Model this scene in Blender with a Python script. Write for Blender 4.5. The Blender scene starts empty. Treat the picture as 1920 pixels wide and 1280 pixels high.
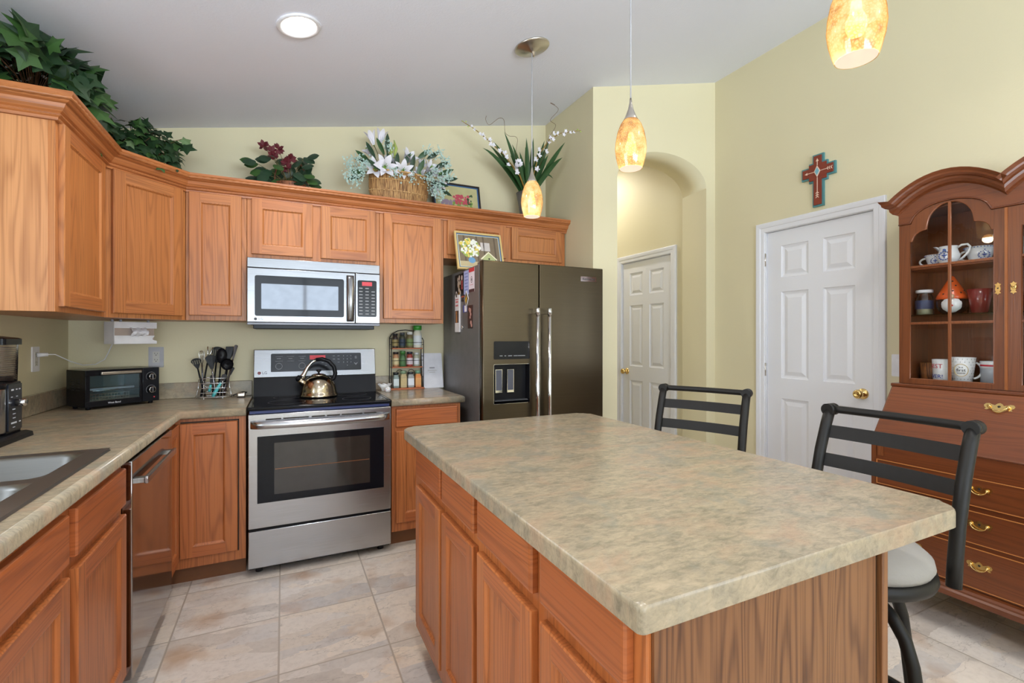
import bpy, bmesh, math, random
from mathutils import Vector, Matrix, Euler
PI = math.pi
rng = random.Random(7)
sc = bpy.context.scene
COL = sc.collection

# ------------------------------------------------------------------ camera, world, exposure
cam = bpy.data.cameras.new('camera')
cam.sensor_width = 36.0
cam.lens = 36.0 * 893 / 1920
cam.shift_y = -7 / 1920
cam.clip_start = 0.02
camo = bpy.data.objects.new('camera', cam)
COL.objects.link(camo)
camo.location = (0, 0, 1.29)
camo.rotation_euler = (PI / 2, 0, -math.atan2(429, 893))
sc.camera = camo
sc.view_settings.view_transform = 'Standard'
sc.view_settings.look = 'None'
sc.view_settings.gamma = 1.0
sc.view_settings.use_curve_mapping = False
sc.view_settings.exposure = 0.0

world = bpy.data.worlds.new('world')
sc.world = world
world.use_nodes = True
world.node_tree.nodes['Background'].inputs[0].default_value = (0.80, 0.90, 1.0, 1)
world.node_tree.nodes['Background'].inputs[1].default_value = 1.6


def area(name, loc, rot, sx, sy, power, color):
    l = bpy.data.lights.new(name, 'AREA')
    l.shape = 'RECTANGLE'
    l.size, l.size_y = sx, sy
    l.energy = power
    l.color = color
    o = bpy.data.objects.new(name, l)
    COL.objects.link(o)
    o.location = loc
    o.rotation_euler = rot
    return o


# daylight outside the rear windows and the sink window, plus an added uplight
area('daylight_rear', (1.0, -4.3, 1.5), (PI / 2, 0, 0), 4.0, 2.5, 60, (0.80, 0.90, 1.0))
area('added_ceiling_uplight', (1.0, -6.2, 0.05), (PI * 0.80, 0, 0), 9.0, 5.0, 2600, (0.78, 0.89, 1.0))  # unseen upward lamp added outside the rear windows to brighten the ceiling
area('daylight_sink', (-1.75, 1.05, 1.45), (PI / 2 + 0.35, 0, -PI / 2), 1.5, 1.2, 60, (0.80, 0.90, 1.0))
CEIL0, CEILS = 2.708, 0.199


def ceil_z(x):
    return CEIL0 + CEILS * x


# ------------------------------------------------------------------ materials
MATS = {}


class NT:
    def __init__(s, name):
        s.m = bpy.data.materials.new(name)
        s.m.use_nodes = True
        s.t = s.m.node_tree
        s.b = s.t.nodes['Principled BSDF']
        s.out = s.t.nodes['Material Output']
        MATS[name] = s.m

    def n(s, typ, ins=None, **kw):
        nd = s.t.nodes.new(typ)
        for k, v in kw.items():
            setattr(nd, k, v)
        for k, v in (ins or {}).items():
            s.set(nd.inputs[k], v)
        return nd

    def set(s, sock, v):
        if isinstance(v, bpy.types.NodeSocket):
            s.t.links.new(v, sock)
        elif isinstance(v, bpy.types.Node):
            s.t.links.new(v.outputs[0], sock)
        else:
            if isinstance(v, tuple) and len(v) == 3 and sock.type == 'RGBA':
                v = v + (1,)
            sock.default_value = v

    def math(s, op, a, b=None, c=None):
        nd = s.t.nodes.new('ShaderNodeMath')
        nd.operation = op
        for i, v in enumerate((a, b, c)):
            if v is not None:
                s.set(nd.inputs[i], v)
        return nd.outputs[0]

    def ramp(s, fac, stops, interp='LINEAR'):
        nd = s.t.nodes.new('ShaderNodeValToRGB')
        nd.color_ramp.interpolation = interp
        e = nd.color_ramp.elements
        while len(e) < len(stops):
            e.new(0.5)
        for el, (p, c) in zip(e, stops):
            el.position = p
            el.color = (c, c, c, 1) if isinstance(c, (int, float)) else tuple(c) + (1,)
        s.set(nd.inputs[0], fac)
        return nd.outputs[0]

    def mix(s, fac, a, b, mode='MIX'):
        nd = s.t.nodes.new('ShaderNodeMix')
        nd.data_type = 'RGBA'
        nd.blend_type = mode
        s.set(nd.inputs[0], fac)
        s.set(nd.inputs[6], a)
        s.set(nd.inputs[7], b)
        return nd.outputs[2]

    def coord(s, scale=(1, 1, 1), rand=True):
        tc = s.n('ShaderNodeTexCoord').outputs['Object']
        if rand:
            oi = s.n('ShaderNodeObjectInfo').outputs['Random']
            r = s.math('MULTIPLY', oi, 37.0)
            cb = s.n('ShaderNodeCombineXYZ', {0: r, 1: r, 2: r})
            va = s.n('ShaderNodeVectorMath', {0: tc, 1: cb.outputs[0]}, operation='ADD')
            tc = va.outputs[0]
        vm = s.n('ShaderNodeVectorMath', {0: tc, 1: scale}, operation='MULTIPLY')
        return vm.outputs[0]

    def noise(s, vec, scale, detail=2.0, rough=0.5, dist=0.0):
        return s.n('ShaderNodeTexNoise', {'Vector': vec, 'Scale': scale, 'Detail': detail, 'Roughness': rough, 'Distortion': dist}).outputs[0]

    def bump(s, h, strength, dist=0.01):
        nd = s.n('ShaderNodeBump', {'Height': h, 'Strength': strength, 'Distance': dist})
        s.set(s.b.inputs['Normal'], nd.outputs[0])

    def p(s, **kw):
        for k, v in kw.items():
            s.set(s.b.inputs[{'color': 'Base Color', 'rough': 'Roughness', 'metal': 'Metallic', 'emit': 'Emission Color', 'emits': 'Emission Strength',
                              'trans': 'Transmission Weight', 'ior': 'IOR', 'coat': 'Coat Weight', 'spec': 'Specular IOR Level', 'alpha': 'Alpha', 'aniso': 'Anisotropic',
                              'sheen': 'Sheen Weight', 'sub': 'Subsurface Weight'}[k]], v)
        return s


def srgb(r, g, b):
    f = lambda c: (c / 255 / 12.92) if c / 255 <= 0.04045 else ((c / 255 + 0.055) / 1.055) ** 2.4
    return (f(r), f(g), f(b))


def plain(name, col, rough=0.5, metal=0.0, **kw):
    """simple coloured surface with a trace of unevenness"""
    t = NT(name)
    v = t.coord()
    n = t.noise(v, 18, 3)
    lo = tuple(c * 0.93 for c in col)
    hi = tuple(min(1, c * 1.05) for c in col)
    t.p(color=t.ramp(n, [(0.3, lo), (0.7, hi)]), rough=rough, metal=metal, **kw)
    return t.m


def wood(name, light, mid, dark, axis, rough=0.35, pore=0.55, coat=0.15):
    t = NT(name)
    st = 0.05
    v = t.coord((1, 1, st) if axis == 'v' else (st, st, 1))
    n1 = t.noise(v, 7.5, 2, 0.45, 0.25)
    rings = t.math('SINE', t.math('MULTIPLY', n1, 150.0))
    rings = t.math('MULTIPLY_ADD', rings, 0.5, 0.5)
    v2 = t.coord((1, 1, 0.012) if axis == 'v' else (0.012, 0.012, 1))
    n2 = t.noise(v2, 190, 2, 0.6)
    n3 = t.noise(v, 3.0, 2)
    c = t.ramp(n3, [(0.3, mid), (0.7, light)])
    pores = t.ramp(n2, [(0.50, 0.0), (0.66, 1.0)])
    fac = t.math('MULTIPLY', t.math('MULTIPLY_ADD', t.math('POWER', rings, 3.0), 0.7, t.math('MULTIPLY', pores, 0.45)), pore)
    c = t.mix(fac, c, dark)
    oi = t.n('ShaderNodeObjectInfo').outputs['Random']
    hs = t.n('ShaderNodeHueSaturation', {'Value': t.math('MULTIPLY_ADD', oi, 0.14, 0.93), 'Color': c})
    t.p(color=hs.outputs[0], rough=rough, coat=coat)
    t.b.inputs['Coat Roughness'].default_value = 0.25
    t.bump(pores, 0.06, 0.002)
    return t.m


OAKV = wood('oak_vertical', srgb(194, 128, 74), srgb(180, 112, 61), srgb(120, 67, 36), 'v', 0.37, 0.55, 0.08)
OAKH = wood('oak_horizontal', srgb(188, 121, 70), srgb(174, 104, 57), srgb(120, 66, 36), 'h', 0.37, 0.55, 0.08)
MAPLEV = wood('cherry_vertical', srgb(130, 73, 37), srgb(110, 58, 28), srgb(68, 33, 16), 'v', 0.28, 0.4, 0.3)
MAPLEH = wood('cherry_horizontal', srgb(124, 67, 34), srgb(103, 52, 25), srgb(64, 30, 15), 'h', 0.28, 0.4, 0.3)
OAKBV = wood('oak_base_vertical', srgb(187, 113, 62), srgb(172, 97, 50), srgb(112, 58, 30), 'v', 0.37, 0.55, 0.08)
OAKBH = wood('oak_base_horizontal', srgb(182, 106, 58), srgb(167, 90, 46), srgb(112, 56, 30), 'h', 0.37, 0.55, 0.08)
DOORV, DOORH = OAKV, OAKH
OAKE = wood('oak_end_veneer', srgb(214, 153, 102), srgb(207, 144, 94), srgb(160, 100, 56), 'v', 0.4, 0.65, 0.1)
OAKP = wood('oak_panel_darkened', srgb(138, 94, 58), srgb(128, 84, 50), srgb(82, 46, 22), 'v', 0.5, 0.9, 0.0)  # strong panel grain; colour also darkened for the dim light on this end
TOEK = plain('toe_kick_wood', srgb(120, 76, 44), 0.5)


def paint(name, col, rough=0.6, b=0.15):
    t = NT(name)
    v = t.coord(rand=False)
    n = t.noise(v, 90, 3, 0.6)
    n2 = t.noise(v, 1.5, 2)
    t.p(color=t.ramp(n2, [(0.3, tuple(c * 0.97 for c in col)), (0.7, col)]), rough=rough)
    t.bump(n, b, 0.003)
    return t.m


WALL = paint('wall_paint_yellow', srgb(217, 208, 174), 0.55)
CEIL = paint('ceiling_paint_white', srgb(230, 234, 246), 0.8, 0.4)
WHITE = paint('trim_paint_white', srgb(226, 227, 232), 0.35, 0.03)

# laminate countertop
t = NT('laminate_stone')
v = t.coord((1, 1, 1), rand=False)
vs = t.coord((0.8, 1.7, 1), rand=False)
a = t.noise(vs, 13, 5, 0.65, 0.4)
b_ = t.noise(vs, 45, 5, 0.7, 0.6)
c_ = t.noise(v, 3.0, 2)
d_ = t.noise(vs, 110, 3, 0.7)
base = t.ramp(t.math('ADD', t.math('MULTIPLY', a, 0.45), t.math('MULTIPLY', b_, 0.55)), [(0.36, srgb(128, 118, 100)), (0.47, srgb(150, 138, 117)), (0.54, srgb(162, 148, 124)), (0.64, srgb(176, 159, 134))])
pink = t.ramp(t.noise(vs, 6, 4, 0.6, 0.5), [(0.50, 0.0), (0.66, 0.5)])
base = t.mix(pink, base, srgb(176, 143, 117))
grn = t.ramp(t.noise(t.coord((1.3, 1.1, 1), rand=False), 7, 4, 0.6, 0.5), [(0.52, 0.0), (0.68, 0.55)])
base = t.mix(grn, base, srgb(134, 133, 122))
base = t.mix(t.ramp(d_, [(0.55, 0.0), (0.75, 0.28)]), base, srgb(104, 94, 78))
t.p(color=base, rough=0.27, spec=0.5)
COUNTER = t.m

# floor tile
t = NT('floor_tile_stone')
tc = t.n('ShaderNodeTexCoord').outputs['Object']
sep = t.n('ShaderNodeSeparateXYZ', {0: tc})
T = 0.4205
ux = t.math('DIVIDE', t.math('ADD', sep.outputs[0], 0.016 + 10 * T), T)
uy = t.math('DIVIDE', t.math('ADD', sep.outputs[1], -2.872 + 20 * T), T)
fx, fy = t.math('FRACT', ux), t.math('FRACT', uy)
ix, iy = t.math('FLOOR', ux), t.math('FLOOR', uy)
ed = t.math('MINIMUM', t.math('MINIMUM', fx, t.math('SUBTRACT', 1.0, fx)), t.math('MINIMUM', fy, t.math('SUBTRACT', 1.0, fy)))
grout = t.ramp(ed, [(0.006, 1.0), (0.010, 0.0)])
cell = t.n('ShaderNodeCombineXYZ', {0: ix, 1: iy, 2: 0.0})
wn = t.n('ShaderNodeTexWhiteNoise', {'Vector': cell}, noise_dimensions='3D')
off = t.n('ShaderNodeVectorMath', {0: wn.outputs['Color'], 1: (23, 17, 9)}, operation='MULTIPLY')
pv = t.n('ShaderNodeVectorMath', {0: tc, 1: off.outputs[0]}, operation='ADD')
pvs = t.n('ShaderNodeVectorMath', {0: pv.outputs[0], 1: (3.0, 9.0, 1)}, operation='MULTIPLY')
dn0 = t.n('ShaderNodeTexNoise', {'Vector': pv.outputs[0], 'Scale': 9.0, 'Detail': 4.0})
dn = t.n('ShaderNodeVectorMath', {0: dn0.outputs['Color'], 1: (0.45, 0.45, 0.45)}, operation='MULTIPLY')
pvd = t.n('ShaderNodeVectorMath', {0: pvs.outputs[0], 1: dn.outputs[0]}, operation='ADD')
vor = t.n('ShaderNodeTexVoronoi', {'Vector': pvd.outputs[0], 'Scale': 1.0}, distance='CHEBYCHEV')
sp = t.n('ShaderNodeSeparateColor', {0: vor.outputs['Color']})
slab = t.ramp(sp.outputs[0], [(0.0, srgb(236, 222, 206)), (0.35, srgb(224, 215, 206)), (0.55, srgb(192, 187, 184)), (0.75, srgb(236, 219, 198)), (1.0, srgb(180, 170, 162))])
mot = t.noise(pv.outputs[0], 14, 5, 0.65)
slab = t.mix(t.ramp(mot, [(0.30, 0.05), (0.72, 0.70)]), slab, srgb(220, 210, 199))
slab = t.mix(t.ramp(t.noise(pv.outputs[0], 40, 4, 0.7), [(0.45, 0.0), (0.8, 0.35)]), slab, srgb(168, 154, 140))
rust = t.ramp(t.noise(pv.outputs[0], 4.5, 3), [(0.58, 0.0), (0.75, 0.6)])
slab = t.mix(rust, slab, srgb(176, 132, 88))
vein = t.noise(pvs.outputs[0], 1.1, 5, 0.55, 0.3)
vl = t.ramp(t.math('ABSOLUTE', t.math('SUBTRACT', vein, 0.5)), [(0.0, 0.40), (0.006, 0.0)])
slab = t.mix(vl, slab, srgb(110, 98, 88))
colr = t.mix(grout, slab, srgb(176, 163, 148))
t.p(color=colr, rough=t.math('MULTIPLY_ADD', mot, 0.25, 0.22))
t.bump(t.math('SUBTRACT', t.math('MULTIPLY', mot, 0.3), grout), 0.25, 0.002)
FLOOR = t.m


def brushed(name, col, rough, axis='h', var=0.10):
    t = NT(name)
    v = t.coord((0.02, 0.02, 1) if axis == 'h' else (1, 1, 0.02))
    n = t.noise(v, 260, 2)
    t.p(color=t.ramp(n, [(0.3, tuple(c * (1 - var) for c in col)), (0.7, tuple(min(1, c * (1 + var)) for c in col))]), metal=1.0, rough=t.math('MULTIPLY_ADD', n, 0.10, rough - 0.05))
    t.bump(n, 0.02, 0.001)
    return t.m


STEEL = brushed('brushed_steel', (0.44, 0.44, 0.455), 0.25, 'h', 0.05)
STEELM = brushed('brushed_steel_dimmed', (0.27, 0.275, 0.285), 0.25, 'h', 0.05)  # same finish as STEEL, colour darkened to subdue bright reflections
STEELD = brushed('polished_steel_panel', (0.36, 0.35, 0.35), 0.09, 'v', 0.04)
FRIDGE = brushed('fridge_steel', srgb(86, 77, 62), 0.32, 'h', 0.04)
FSIDE = plain('fridge_side_grey', srgb(112, 110, 110), 0.42, 0.3)
CHROME = plain('chrome', (0.75, 0.75, 0.76), 0.10, 1.0)
NICKEL = plain('satin_nickel', (0.60, 0.56, 0.50), 0.28, 1.0)
BRASS = plain('brass', (0.80, 0.56, 0.22), 0.22, 1.0)
KSTEEL = plain('kettle_steel', (0.46, 0.39, 0.29), 0.15, 1.0)
BLACK = plain('black_plastic', (0.008, 0.008, 0.010), 0.25, spec=0.16)
BLACKM = plain('black_matte', (0.02, 0.02, 0.022), 0.6)
BGLASS = plain('black_glass', (0.006, 0.007, 0.010), 0.06, spec=0.25)
OVENGL = plain('oven_window_glass', (0.030, 0.027, 0.024), 0.05, spec=0.7)
MICGL = plain('microwave_window_mesh', (0.22, 0.235, 0.26), 0.04, 0.8)
STOOL = plain('stool_black_metal', (0.011, 0.010, 0.009), 0.46, 0.0, spec=0.30)
WHITEP = plain('white_plastic', srgb(228, 228, 232), 0.4)
GREYP = plain('grey_plastic', srgb(178, 178, 184), 0.45)
CERAM = plain('white_ceramic', srgb(226, 226, 226), 0.15)
PAPER = plain('white_paper', srgb(226, 226, 232), 0.7)
DARKREC = plain('dark_recess', (0.02, 0.014, 0.010), 0.8)
BLUEF = plain('blue_film', srgb(36, 50, 110), 0.35)
GOLDP = plain('picture_frame_gold', srgb(206, 180, 120), 0.45)


def colr(name, r, g, b, rough=0.5, **kw):
    return MATS.get(name) or plain(name, srgb(r, g, b), rough, **kw)


def glass_thin(name, tint=(1, 1, 1), refl=1.0, rough=0.0):
    t = NT(name)
    tr = t.n('ShaderNodeBsdfTransparent', {0: tint})
    gl = t.n('ShaderNodeBsdfGlossy', {'Roughness': rough})
    fr = t.n('ShaderNodeFresnel', {'IOR': 1.5})
    mx = t.n('ShaderNodeMixShader', {0: t.math('MULTIPLY', fr.outputs[0], refl), 1: tr.outputs[0], 2: gl.outputs[0]})
    t.set(t.out.inputs[0], mx.outputs[0])
    return t.m


PANE = glass_thin('clear_pane', (0.97, 0.98, 0.98))
JARGL = glass_thin('jar_glass', (0.90, 0.93, 0.91), 1.4)
SHELFGL = glass_thin('shelf_glass_green', (0.55, 0.80, 0.72), 1.0)
TANKGL = glass_thin('reservoir_plastic', (0.86, 0.84, 0.86), 1.2, 0.1)
OVDOOR = glass_thin('toaster_glass', (0.80, 0.88, 0.90), 1.5)

# pendant glass shade: mottled amber crackle glass lit from inside
t = NT('amber_crackle_glass')
v = t.coord()
vo = t.n('ShaderNodeTexVoronoi', {'Vector': v, 'Scale': 130.0}, feature='DISTANCE_TO_EDGE')
crk = t.ramp(vo.outputs[0], [(0.05, 0.0), (0.25, 1.0)])
blot = t.noise(v, 16, 3, 0.6)
cc = t.ramp(blot, [(0.34, srgb(255, 232, 186)), (0.52, srgb(246, 196, 122)), (0.68, srgb(186, 124, 72))])
cc = t.mix(t.math('MULTIPLY', crk, 0.35), cc, srgb(255, 240, 205))
tl = t.n('ShaderNodeBsdfTranslucent', {0: cc})
tp = t.n('ShaderNodeBsdfTransparent', {0: cc})
gl = t.n('ShaderNodeBsdfGlossy', {'Roughness': 0.08})
m1 = t.n('ShaderNodeMixShader', {0: 0.80, 1: tl.outputs[0], 2: tp.outputs[0]})
m2 = t.n('ShaderNodeMixShader', {0: 0.05, 1: m1.outputs[0], 2: gl.outputs[0]})
em = t.n('ShaderNodeEmission', {0: cc, 1: 0.10})
m3 = t.n('ShaderNodeAddShader', {0: m2.outputs[0], 1: em.outputs[0]})
t.set(t.out.inputs[0], m3.outputs[0])
AMBER = t.m
t = NT('opal_inner_glass')
em = t.n('ShaderNodeEmission', {0: (1.0, 0.90, 0.72), 1: 1.15})
tp = t.n('ShaderNodeBsdfTransparent', {0: (1.0, 0.95, 0.85)})
mx = t.n('ShaderNodeMixShader', {0: 0.25, 1: em.outputs[0], 2: tp.outputs[0]})
t.set(t.out.inputs[0], mx.outputs[0])
OPAL = t.m


def emis(name, col, st):
    t = NT(name)
    t.p(color=col, emit=col, emits=st)
    return t.m


BULB = emis('bulb_glow', (1.0, 0.82, 0.56), 7.0)
CANGLOW = emis('recessed_lamp_glow', (1.0, 0.95, 0.86), 12.0)
LEDRED = emis('red_display', srgb(190, 60, 70), 0.35)

# leaves, flowers, wicker
LEAF1 = plain('ivy_leaf_dark', srgb(37, 62, 36), 0.5, spec=0.3)
LEAF2 = plain('ivy_leaf_mid', srgb(56, 88, 42), 0.5, spec=0.3)
LEAF3 = plain('ivy_leaf_pale', srgb(112, 138, 92), 0.5)
LEAFD = plain('leaf_deep_green', srgb(34, 62, 40), 0.4)
BLADE = plain('blade_leaf_green', srgb(50, 84, 46), 0.4)
STEM = plain('stem_green_brown', srgb(98, 88, 48), 0.6)
TWIG = plain('twig_brown', srgb(100, 66, 40), 0.7)
LILY = plain('lily_white', srgb(232, 230, 238), 0.55, sub=0.0)
LILYC = plain('lily_throat_green', srgb(120, 160, 60), 0.5)
BLUEFL = plain('filler_pale_blue', srgb(190, 216, 208), 0.6)
MAROON = plain('maroon_petals', srgb(96, 26, 36), 0.6)


def wicker(name, light, dark, sx=1.0):
    t = NT(name)
    v = t.coord((1, 1, 1))
    n = t.noise(t.coord((1, 1, 0.08)), 160, 2)
    n2 = t.noise(v, 25, 3)
    c = t.mix(t.ramp(n, [(0.45, 0.0), (0.62, 1.0)]), light, dark)
    c = t.mix(t.ramp(n2, [(0.45, 0.0), (0.75, 0.5)]), c, dark)
    t.p(color=c, rough=0.6)
    t.bump(n, 0.4, 0.004)
    return t.m


WICKER = wicker('wicker_tan', srgb(206, 164, 108), srgb(128, 88, 50))
WICKERD = wicker('wicker_brown', srgb(150, 92, 56), srgb(80, 44, 26))
TERRA = plain('vase_grey', srgb(96, 92, 90), 0.5)
FABRIC = paint('seat_microfibre_grey', srgb(152, 148, 142), 0.85, 0.3)

# ------------------------------------------------------------------ mesh builder
TF = {}


class MB:
    def __init__(s):
        s.bm = bmesh.new()
        s.mats = []
        s.mi = 0

    def mat(s, m):
        if m not in s.mats:
            s.mats.append(m)
        s.mi = s.mats.index(m)
        return s

    def face(s, vs, smooth=False):
        try:
            f = s.bm.faces.new(vs)
        except ValueError:
            return None
        f.material_index = s.mi
        f.smooth = smooth
        return f

    def pts(s, ps):
        return [s.bm.verts.new(p) for p in ps]

    def poly(s, ps, smooth=False):
        return s.face(s.pts(ps), smooth)

    def box(s, x0, x1, y0, y1, z0, z1, bevel=0.0, M=None, seg=2):
        if x0 > x1: x0, x1 = x1, x0
        if y0 > y1: y0, y1 = y1, y0
        if z0 > z1: z0, z1 = z1, z0
        v = s.pts([(x0, y0, z0), (x1, y0, z0), (x1, y1, z0), (x0, y1, z0), (x0, y0, z1), (x1, y0, z1), (x1, y1, z1), (x0, y1, z1)])
        fs = [s.face([v[i] for i in q]) for q in ((3, 2, 1, 0), (4, 5, 6, 7), (0, 1, 5, 4), (1, 2, 6, 5), (2, 3, 7, 6), (3, 0, 4, 7))]
        if bevel:
            es = list({e for f in fs for e in f.edges})
            r = bmesh.ops.bevel(s.bm, geom=es, offset=bevel, segments=seg, affect='EDGES', profile=0.5, clamp_overlap=True)
            vs = set(r['verts']) | {x for f in fs if f.is_valid for x in f.verts}
            for f in r['faces']:
                f.material_index = s.mi
                f.smooth = True
            v = [x for x in vs if x.is_valid]
        if M is not None:
            bmesh.ops.transform(s.bm, matrix=M, verts=v)
        return s

    def loft(s, loops, closed=True, cap0=True, cap1=True, smooth=True):
        L = [s.pts(l) for l in loops]
        n = len(L[0])
        for a, b in zip(L, L[1:]):
            for i in range(n if closed else n - 1):
                j = (i + 1) % n
                s.face([a[i], a[j], b[j], b[i]], smooth)
        if cap0: s.face(list(reversed(L[0])))
        if cap1: s.face(L[-1])
        return s

    def lathe(s, prof, origin=(0, 0, 0), seg=24, M=None, cap0=True, cap1=True, smooth=True):
        o = Vector(origin)
        loops = []
        for r, z in prof:
            lp = []
            for i in range(seg):
                a = 2 * PI * i / seg
                p = Vector((r * math.cos(a), r * math.sin(a), z))
                if M is not None: p = M @ p
                lp.append(p + o)
            loops.append(lp)
        return s.loft(loops, True, cap0, cap1, smooth)

    def tube(s, path, r, seg=8, closed=False, caps=True, flat=None):
        P = [Vector(p) for p in path]
        n = len(P)
        rs = r if isinstance(r, (list, tuple)) else [r] * n
        up = None
        loops = []
        for i in range(n):
            if closed:
                d = P[(i + 1) % n] - P[i - 1]
            else:
                d = P[min(i + 1, n - 1)] - P[max(i - 1, 0)]
            if d.length < 1e-9: d = Vector((0, 0, 1))
            d.normalize()
            if up is None:
                up = Vector((0, 0, 1)) if abs(d.z) < 0.9 else Vector((1, 0, 0))
            a = (up - d * up.dot(d))
            if a.length < 1e-6:
                a = d.orthogonal()
            a.normalize()
            up = a
            b = d.cross(a)
            fl = flat or 1.0
            loops.append([P[i] + (a * math.cos(2 * PI * k / seg) * fl + b * math.sin(2 * PI * k / seg)) * rs[i] for k in range(seg)])
        if closed:
            loops.append(loops[0])
            return s.loft(loops, True, False, False)
        return s.loft(loops, True, caps, caps)

    def cyl(s, p0, p1, r0, r1=None, seg=16):
        return s.tube([p0, p1], [r0, r0 if r1 is None else r1], seg)

    def sphere(s, c, r, seg=12, rings=8, sc=(1, 1, 1)):
        loops = []
        for j in range(1, rings):
            t_ = PI * j / rings
            loops.append([Vector(c) + Vector((r * sc[0] * math.sin(t_) * math.cos(2 * PI * i / seg), r * sc[1] * math.sin(t_) * math.sin(2 * PI * i / seg), -r * sc[2] * math.cos(t_))) for i in range(seg)])
        return s.loft(loops)

    def prism(s, poly, frame, d0, d1, bevel=0.0):
        """poly (a,b) extruded along the frame's normal from d0 to d1"""
        A = s.pts([frame(a, b, d0) for a, b in poly])
        B = s.pts([frame(a, b, d1) for a, b in poly])
        n = len(poly)
        fs = [s.face(list(reversed(A))), s.face(B)]
        for i in range(n):
            fs.append(s.face([A[i], A[(i + 1) % n], B[(i + 1) % n], B[i]]))
        if bevel:
            es = [e for e in fs[1].edges]
            r = bmesh.ops.bevel(s.bm, geom=es, offset=bevel, segments=3, affect='EDGES', profile=0.5, clamp_overlap=True)
            for f in r['faces']:
                f.material_index = s.mi
                f.smooth = True
        return s

    def ring_prism(s, outer, inner, frame, d0, d1):
        n = len(outer)
        O0 = s.pts([frame(a, b, d0) for a, b in outer]); O1 = s.pts([frame(a, b, d1) for a, b in outer])
        I0 = s.pts([frame(a, b, d0) for a, b in inner]); I1 = s.pts([frame(a, b, d1) for a, b in inner])
        for i in range(n):
            j = (i + 1) % n
            s.face([O1[i], O1[j], I1[j], I1[i]])
            s.face([O0[j], O0[i], I0[i], I0[j]])
            s.face([O0[i], O0[j], O1[j], O1[i]])
            s.face([I0[j], I0[i], I1[i], I1[j]])
        return s

    def sweep(s, path, prof, closed=False, smooth=False):
        """profile (out, z) swept along a plan polyline; 'out' is to the right of travel"""
        P = [Vector((p[0], p[1])) for p in path]
        n = len(P)
        loops = []
        for i in range(n):
            if closed or 0 < i < n - 1:
                d0 = (P[i] - P[i - 1]).normalized(); d1 = (P[(i + 1) % n] - P[i]).normalized()
            elif i == 0:
                d0 = d1 = (P[1] - P[0]).normalized()
            else:
                d0 = d1 = (P[-1] - P[-2]).normalized()
            n0 = Vector((d0.y, -d0.x)); n1 = Vector((d1.y, -d1.x))
            m = (n0 + n1)
            m = m / max(1e-6, m.length_squared) * 2
            loops.append([Vector((P[i].x + m.x * o, P[i].y + m.y * o, z)) for o, z in prof])
        if closed: loops.append(loops[0])
        return s.loft(loops, True, not closed, not closed, smooth)

    def build(s, name, parent=None, world=True, sub=0, keep=False):
        if parent is not None and world:
            s.bm.transform(TF[parent.name].inverted())
        bmesh.ops.recalc_face_normals(s.bm, faces=s.bm.faces)
        me = bpy.data.meshes.new(name)
        org = None
        if parent is None and not keep and len(s.bm.verts):
            xs = [v.co for v in s.bm.verts]
            org = Vector(((min(v.x for v in xs) + max(v.x for v in xs)) / 2, (min(v.y for v in xs) + max(v.y for v in xs)) / 2, min(v.z for v in xs)))
            s.bm.transform(Matrix.Translation(-org))
        s.bm.to_mesh(me)
        s.bm.free()
        for m in s.mats:
            me.materials.append(m)
        o = bpy.data.objects.new(name, me)
        COL.objects.link(o)
        if org is not None:
            o.location = org
            TF[o.name] = Matrix.Translation(org)
        elif parent is not None:
            o.parent = parent
            TF[o.name] = TF[parent.name].copy()
        else:
            TF[o.name] = Matrix.Identity(4)
        if sub:
            md = o.modifiers.new('smooth', 'SUBSURF')
            md.levels = md.render_levels = sub
        return o


def tag(o, label=None, cat=None, group=None, kind=None):
    if label: o['label'] = label
    if cat: o['category'] = cat
    if group: o['group'] = group
    if kind: o['kind'] = kind
    return o


def thing(name, label, cat, loc=(0, 0, 0), rz=0.0, group=None):
    o = bpy.data.objects.new(name, None)
    o.empty_display_size = 0.1
    COL.objects.link(o)
    o.location = loc
    o.rotation_euler = (0, 0, rz)
    TF[o.name] = Matrix.Translation(Vector(loc)) @ Matrix.Rotation(rz, 4, 'Z')
    return tag(o, label, cat, group)


def copy_tree(o, parent=None):
    c = o.copy()
    COL.objects.link(c)
    if parent is not None:
        c.parent = parent
    for ch in list(o.children):
        copy_tree(ch, c)
    return c


def move(o, loc, rz=0.0):
    o.location = loc
    o.rotation_euler = (0, 0, rz)
    return o


def struct(o):
    o['kind'] = 'structure'
    return o


def Fm(o, u, n, v=(0, 0, 1)):
    o, u, n, v = Vector(o), Vector(u).normalized(), Vector(n).normalized(), Vector(v).normalized()
    return lambda a, b, c=0.0: o + u * a + v * b + n * c


def text(body, size, frame, mat, parent, name='lettering', depth=0.0006, align='CENTER', c=0.0, sx=1.0):
    cu = bpy.data.curves.new('tmp', 'FONT')
    cu.body = body
    cu.size = size
    cu.align_x = align
    cu.align_y = 'CENTER'
    cu.extrude = depth
    cu.resolution_u = 2
    ob = bpy.data.objects.new('tmp', cu)
    COL.objects.link(ob)
    bpy.context.view_layer.update()
    me = bpy.data.meshes.new_from_object(ob.evaluated_get(bpy.context.evaluated_depsgraph_get()))
    bpy.data.objects.remove(ob)
    bpy.data.curves.remove(cu)
    Mi = TF[parent.name].inverted()
    for v in me.vertices:
        v.co = Mi @ frame(v.co.x * sx, v.co.y, c + v.co.z)
    me.name = name
    me.materials.clear()
    me.materials.append(mat)
    o = bpy.data.objects.new(name, me)
    COL.objects.link(o)
    o.parent = parent
    TF[o.name] = TF[parent.name].copy()
    return o


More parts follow.
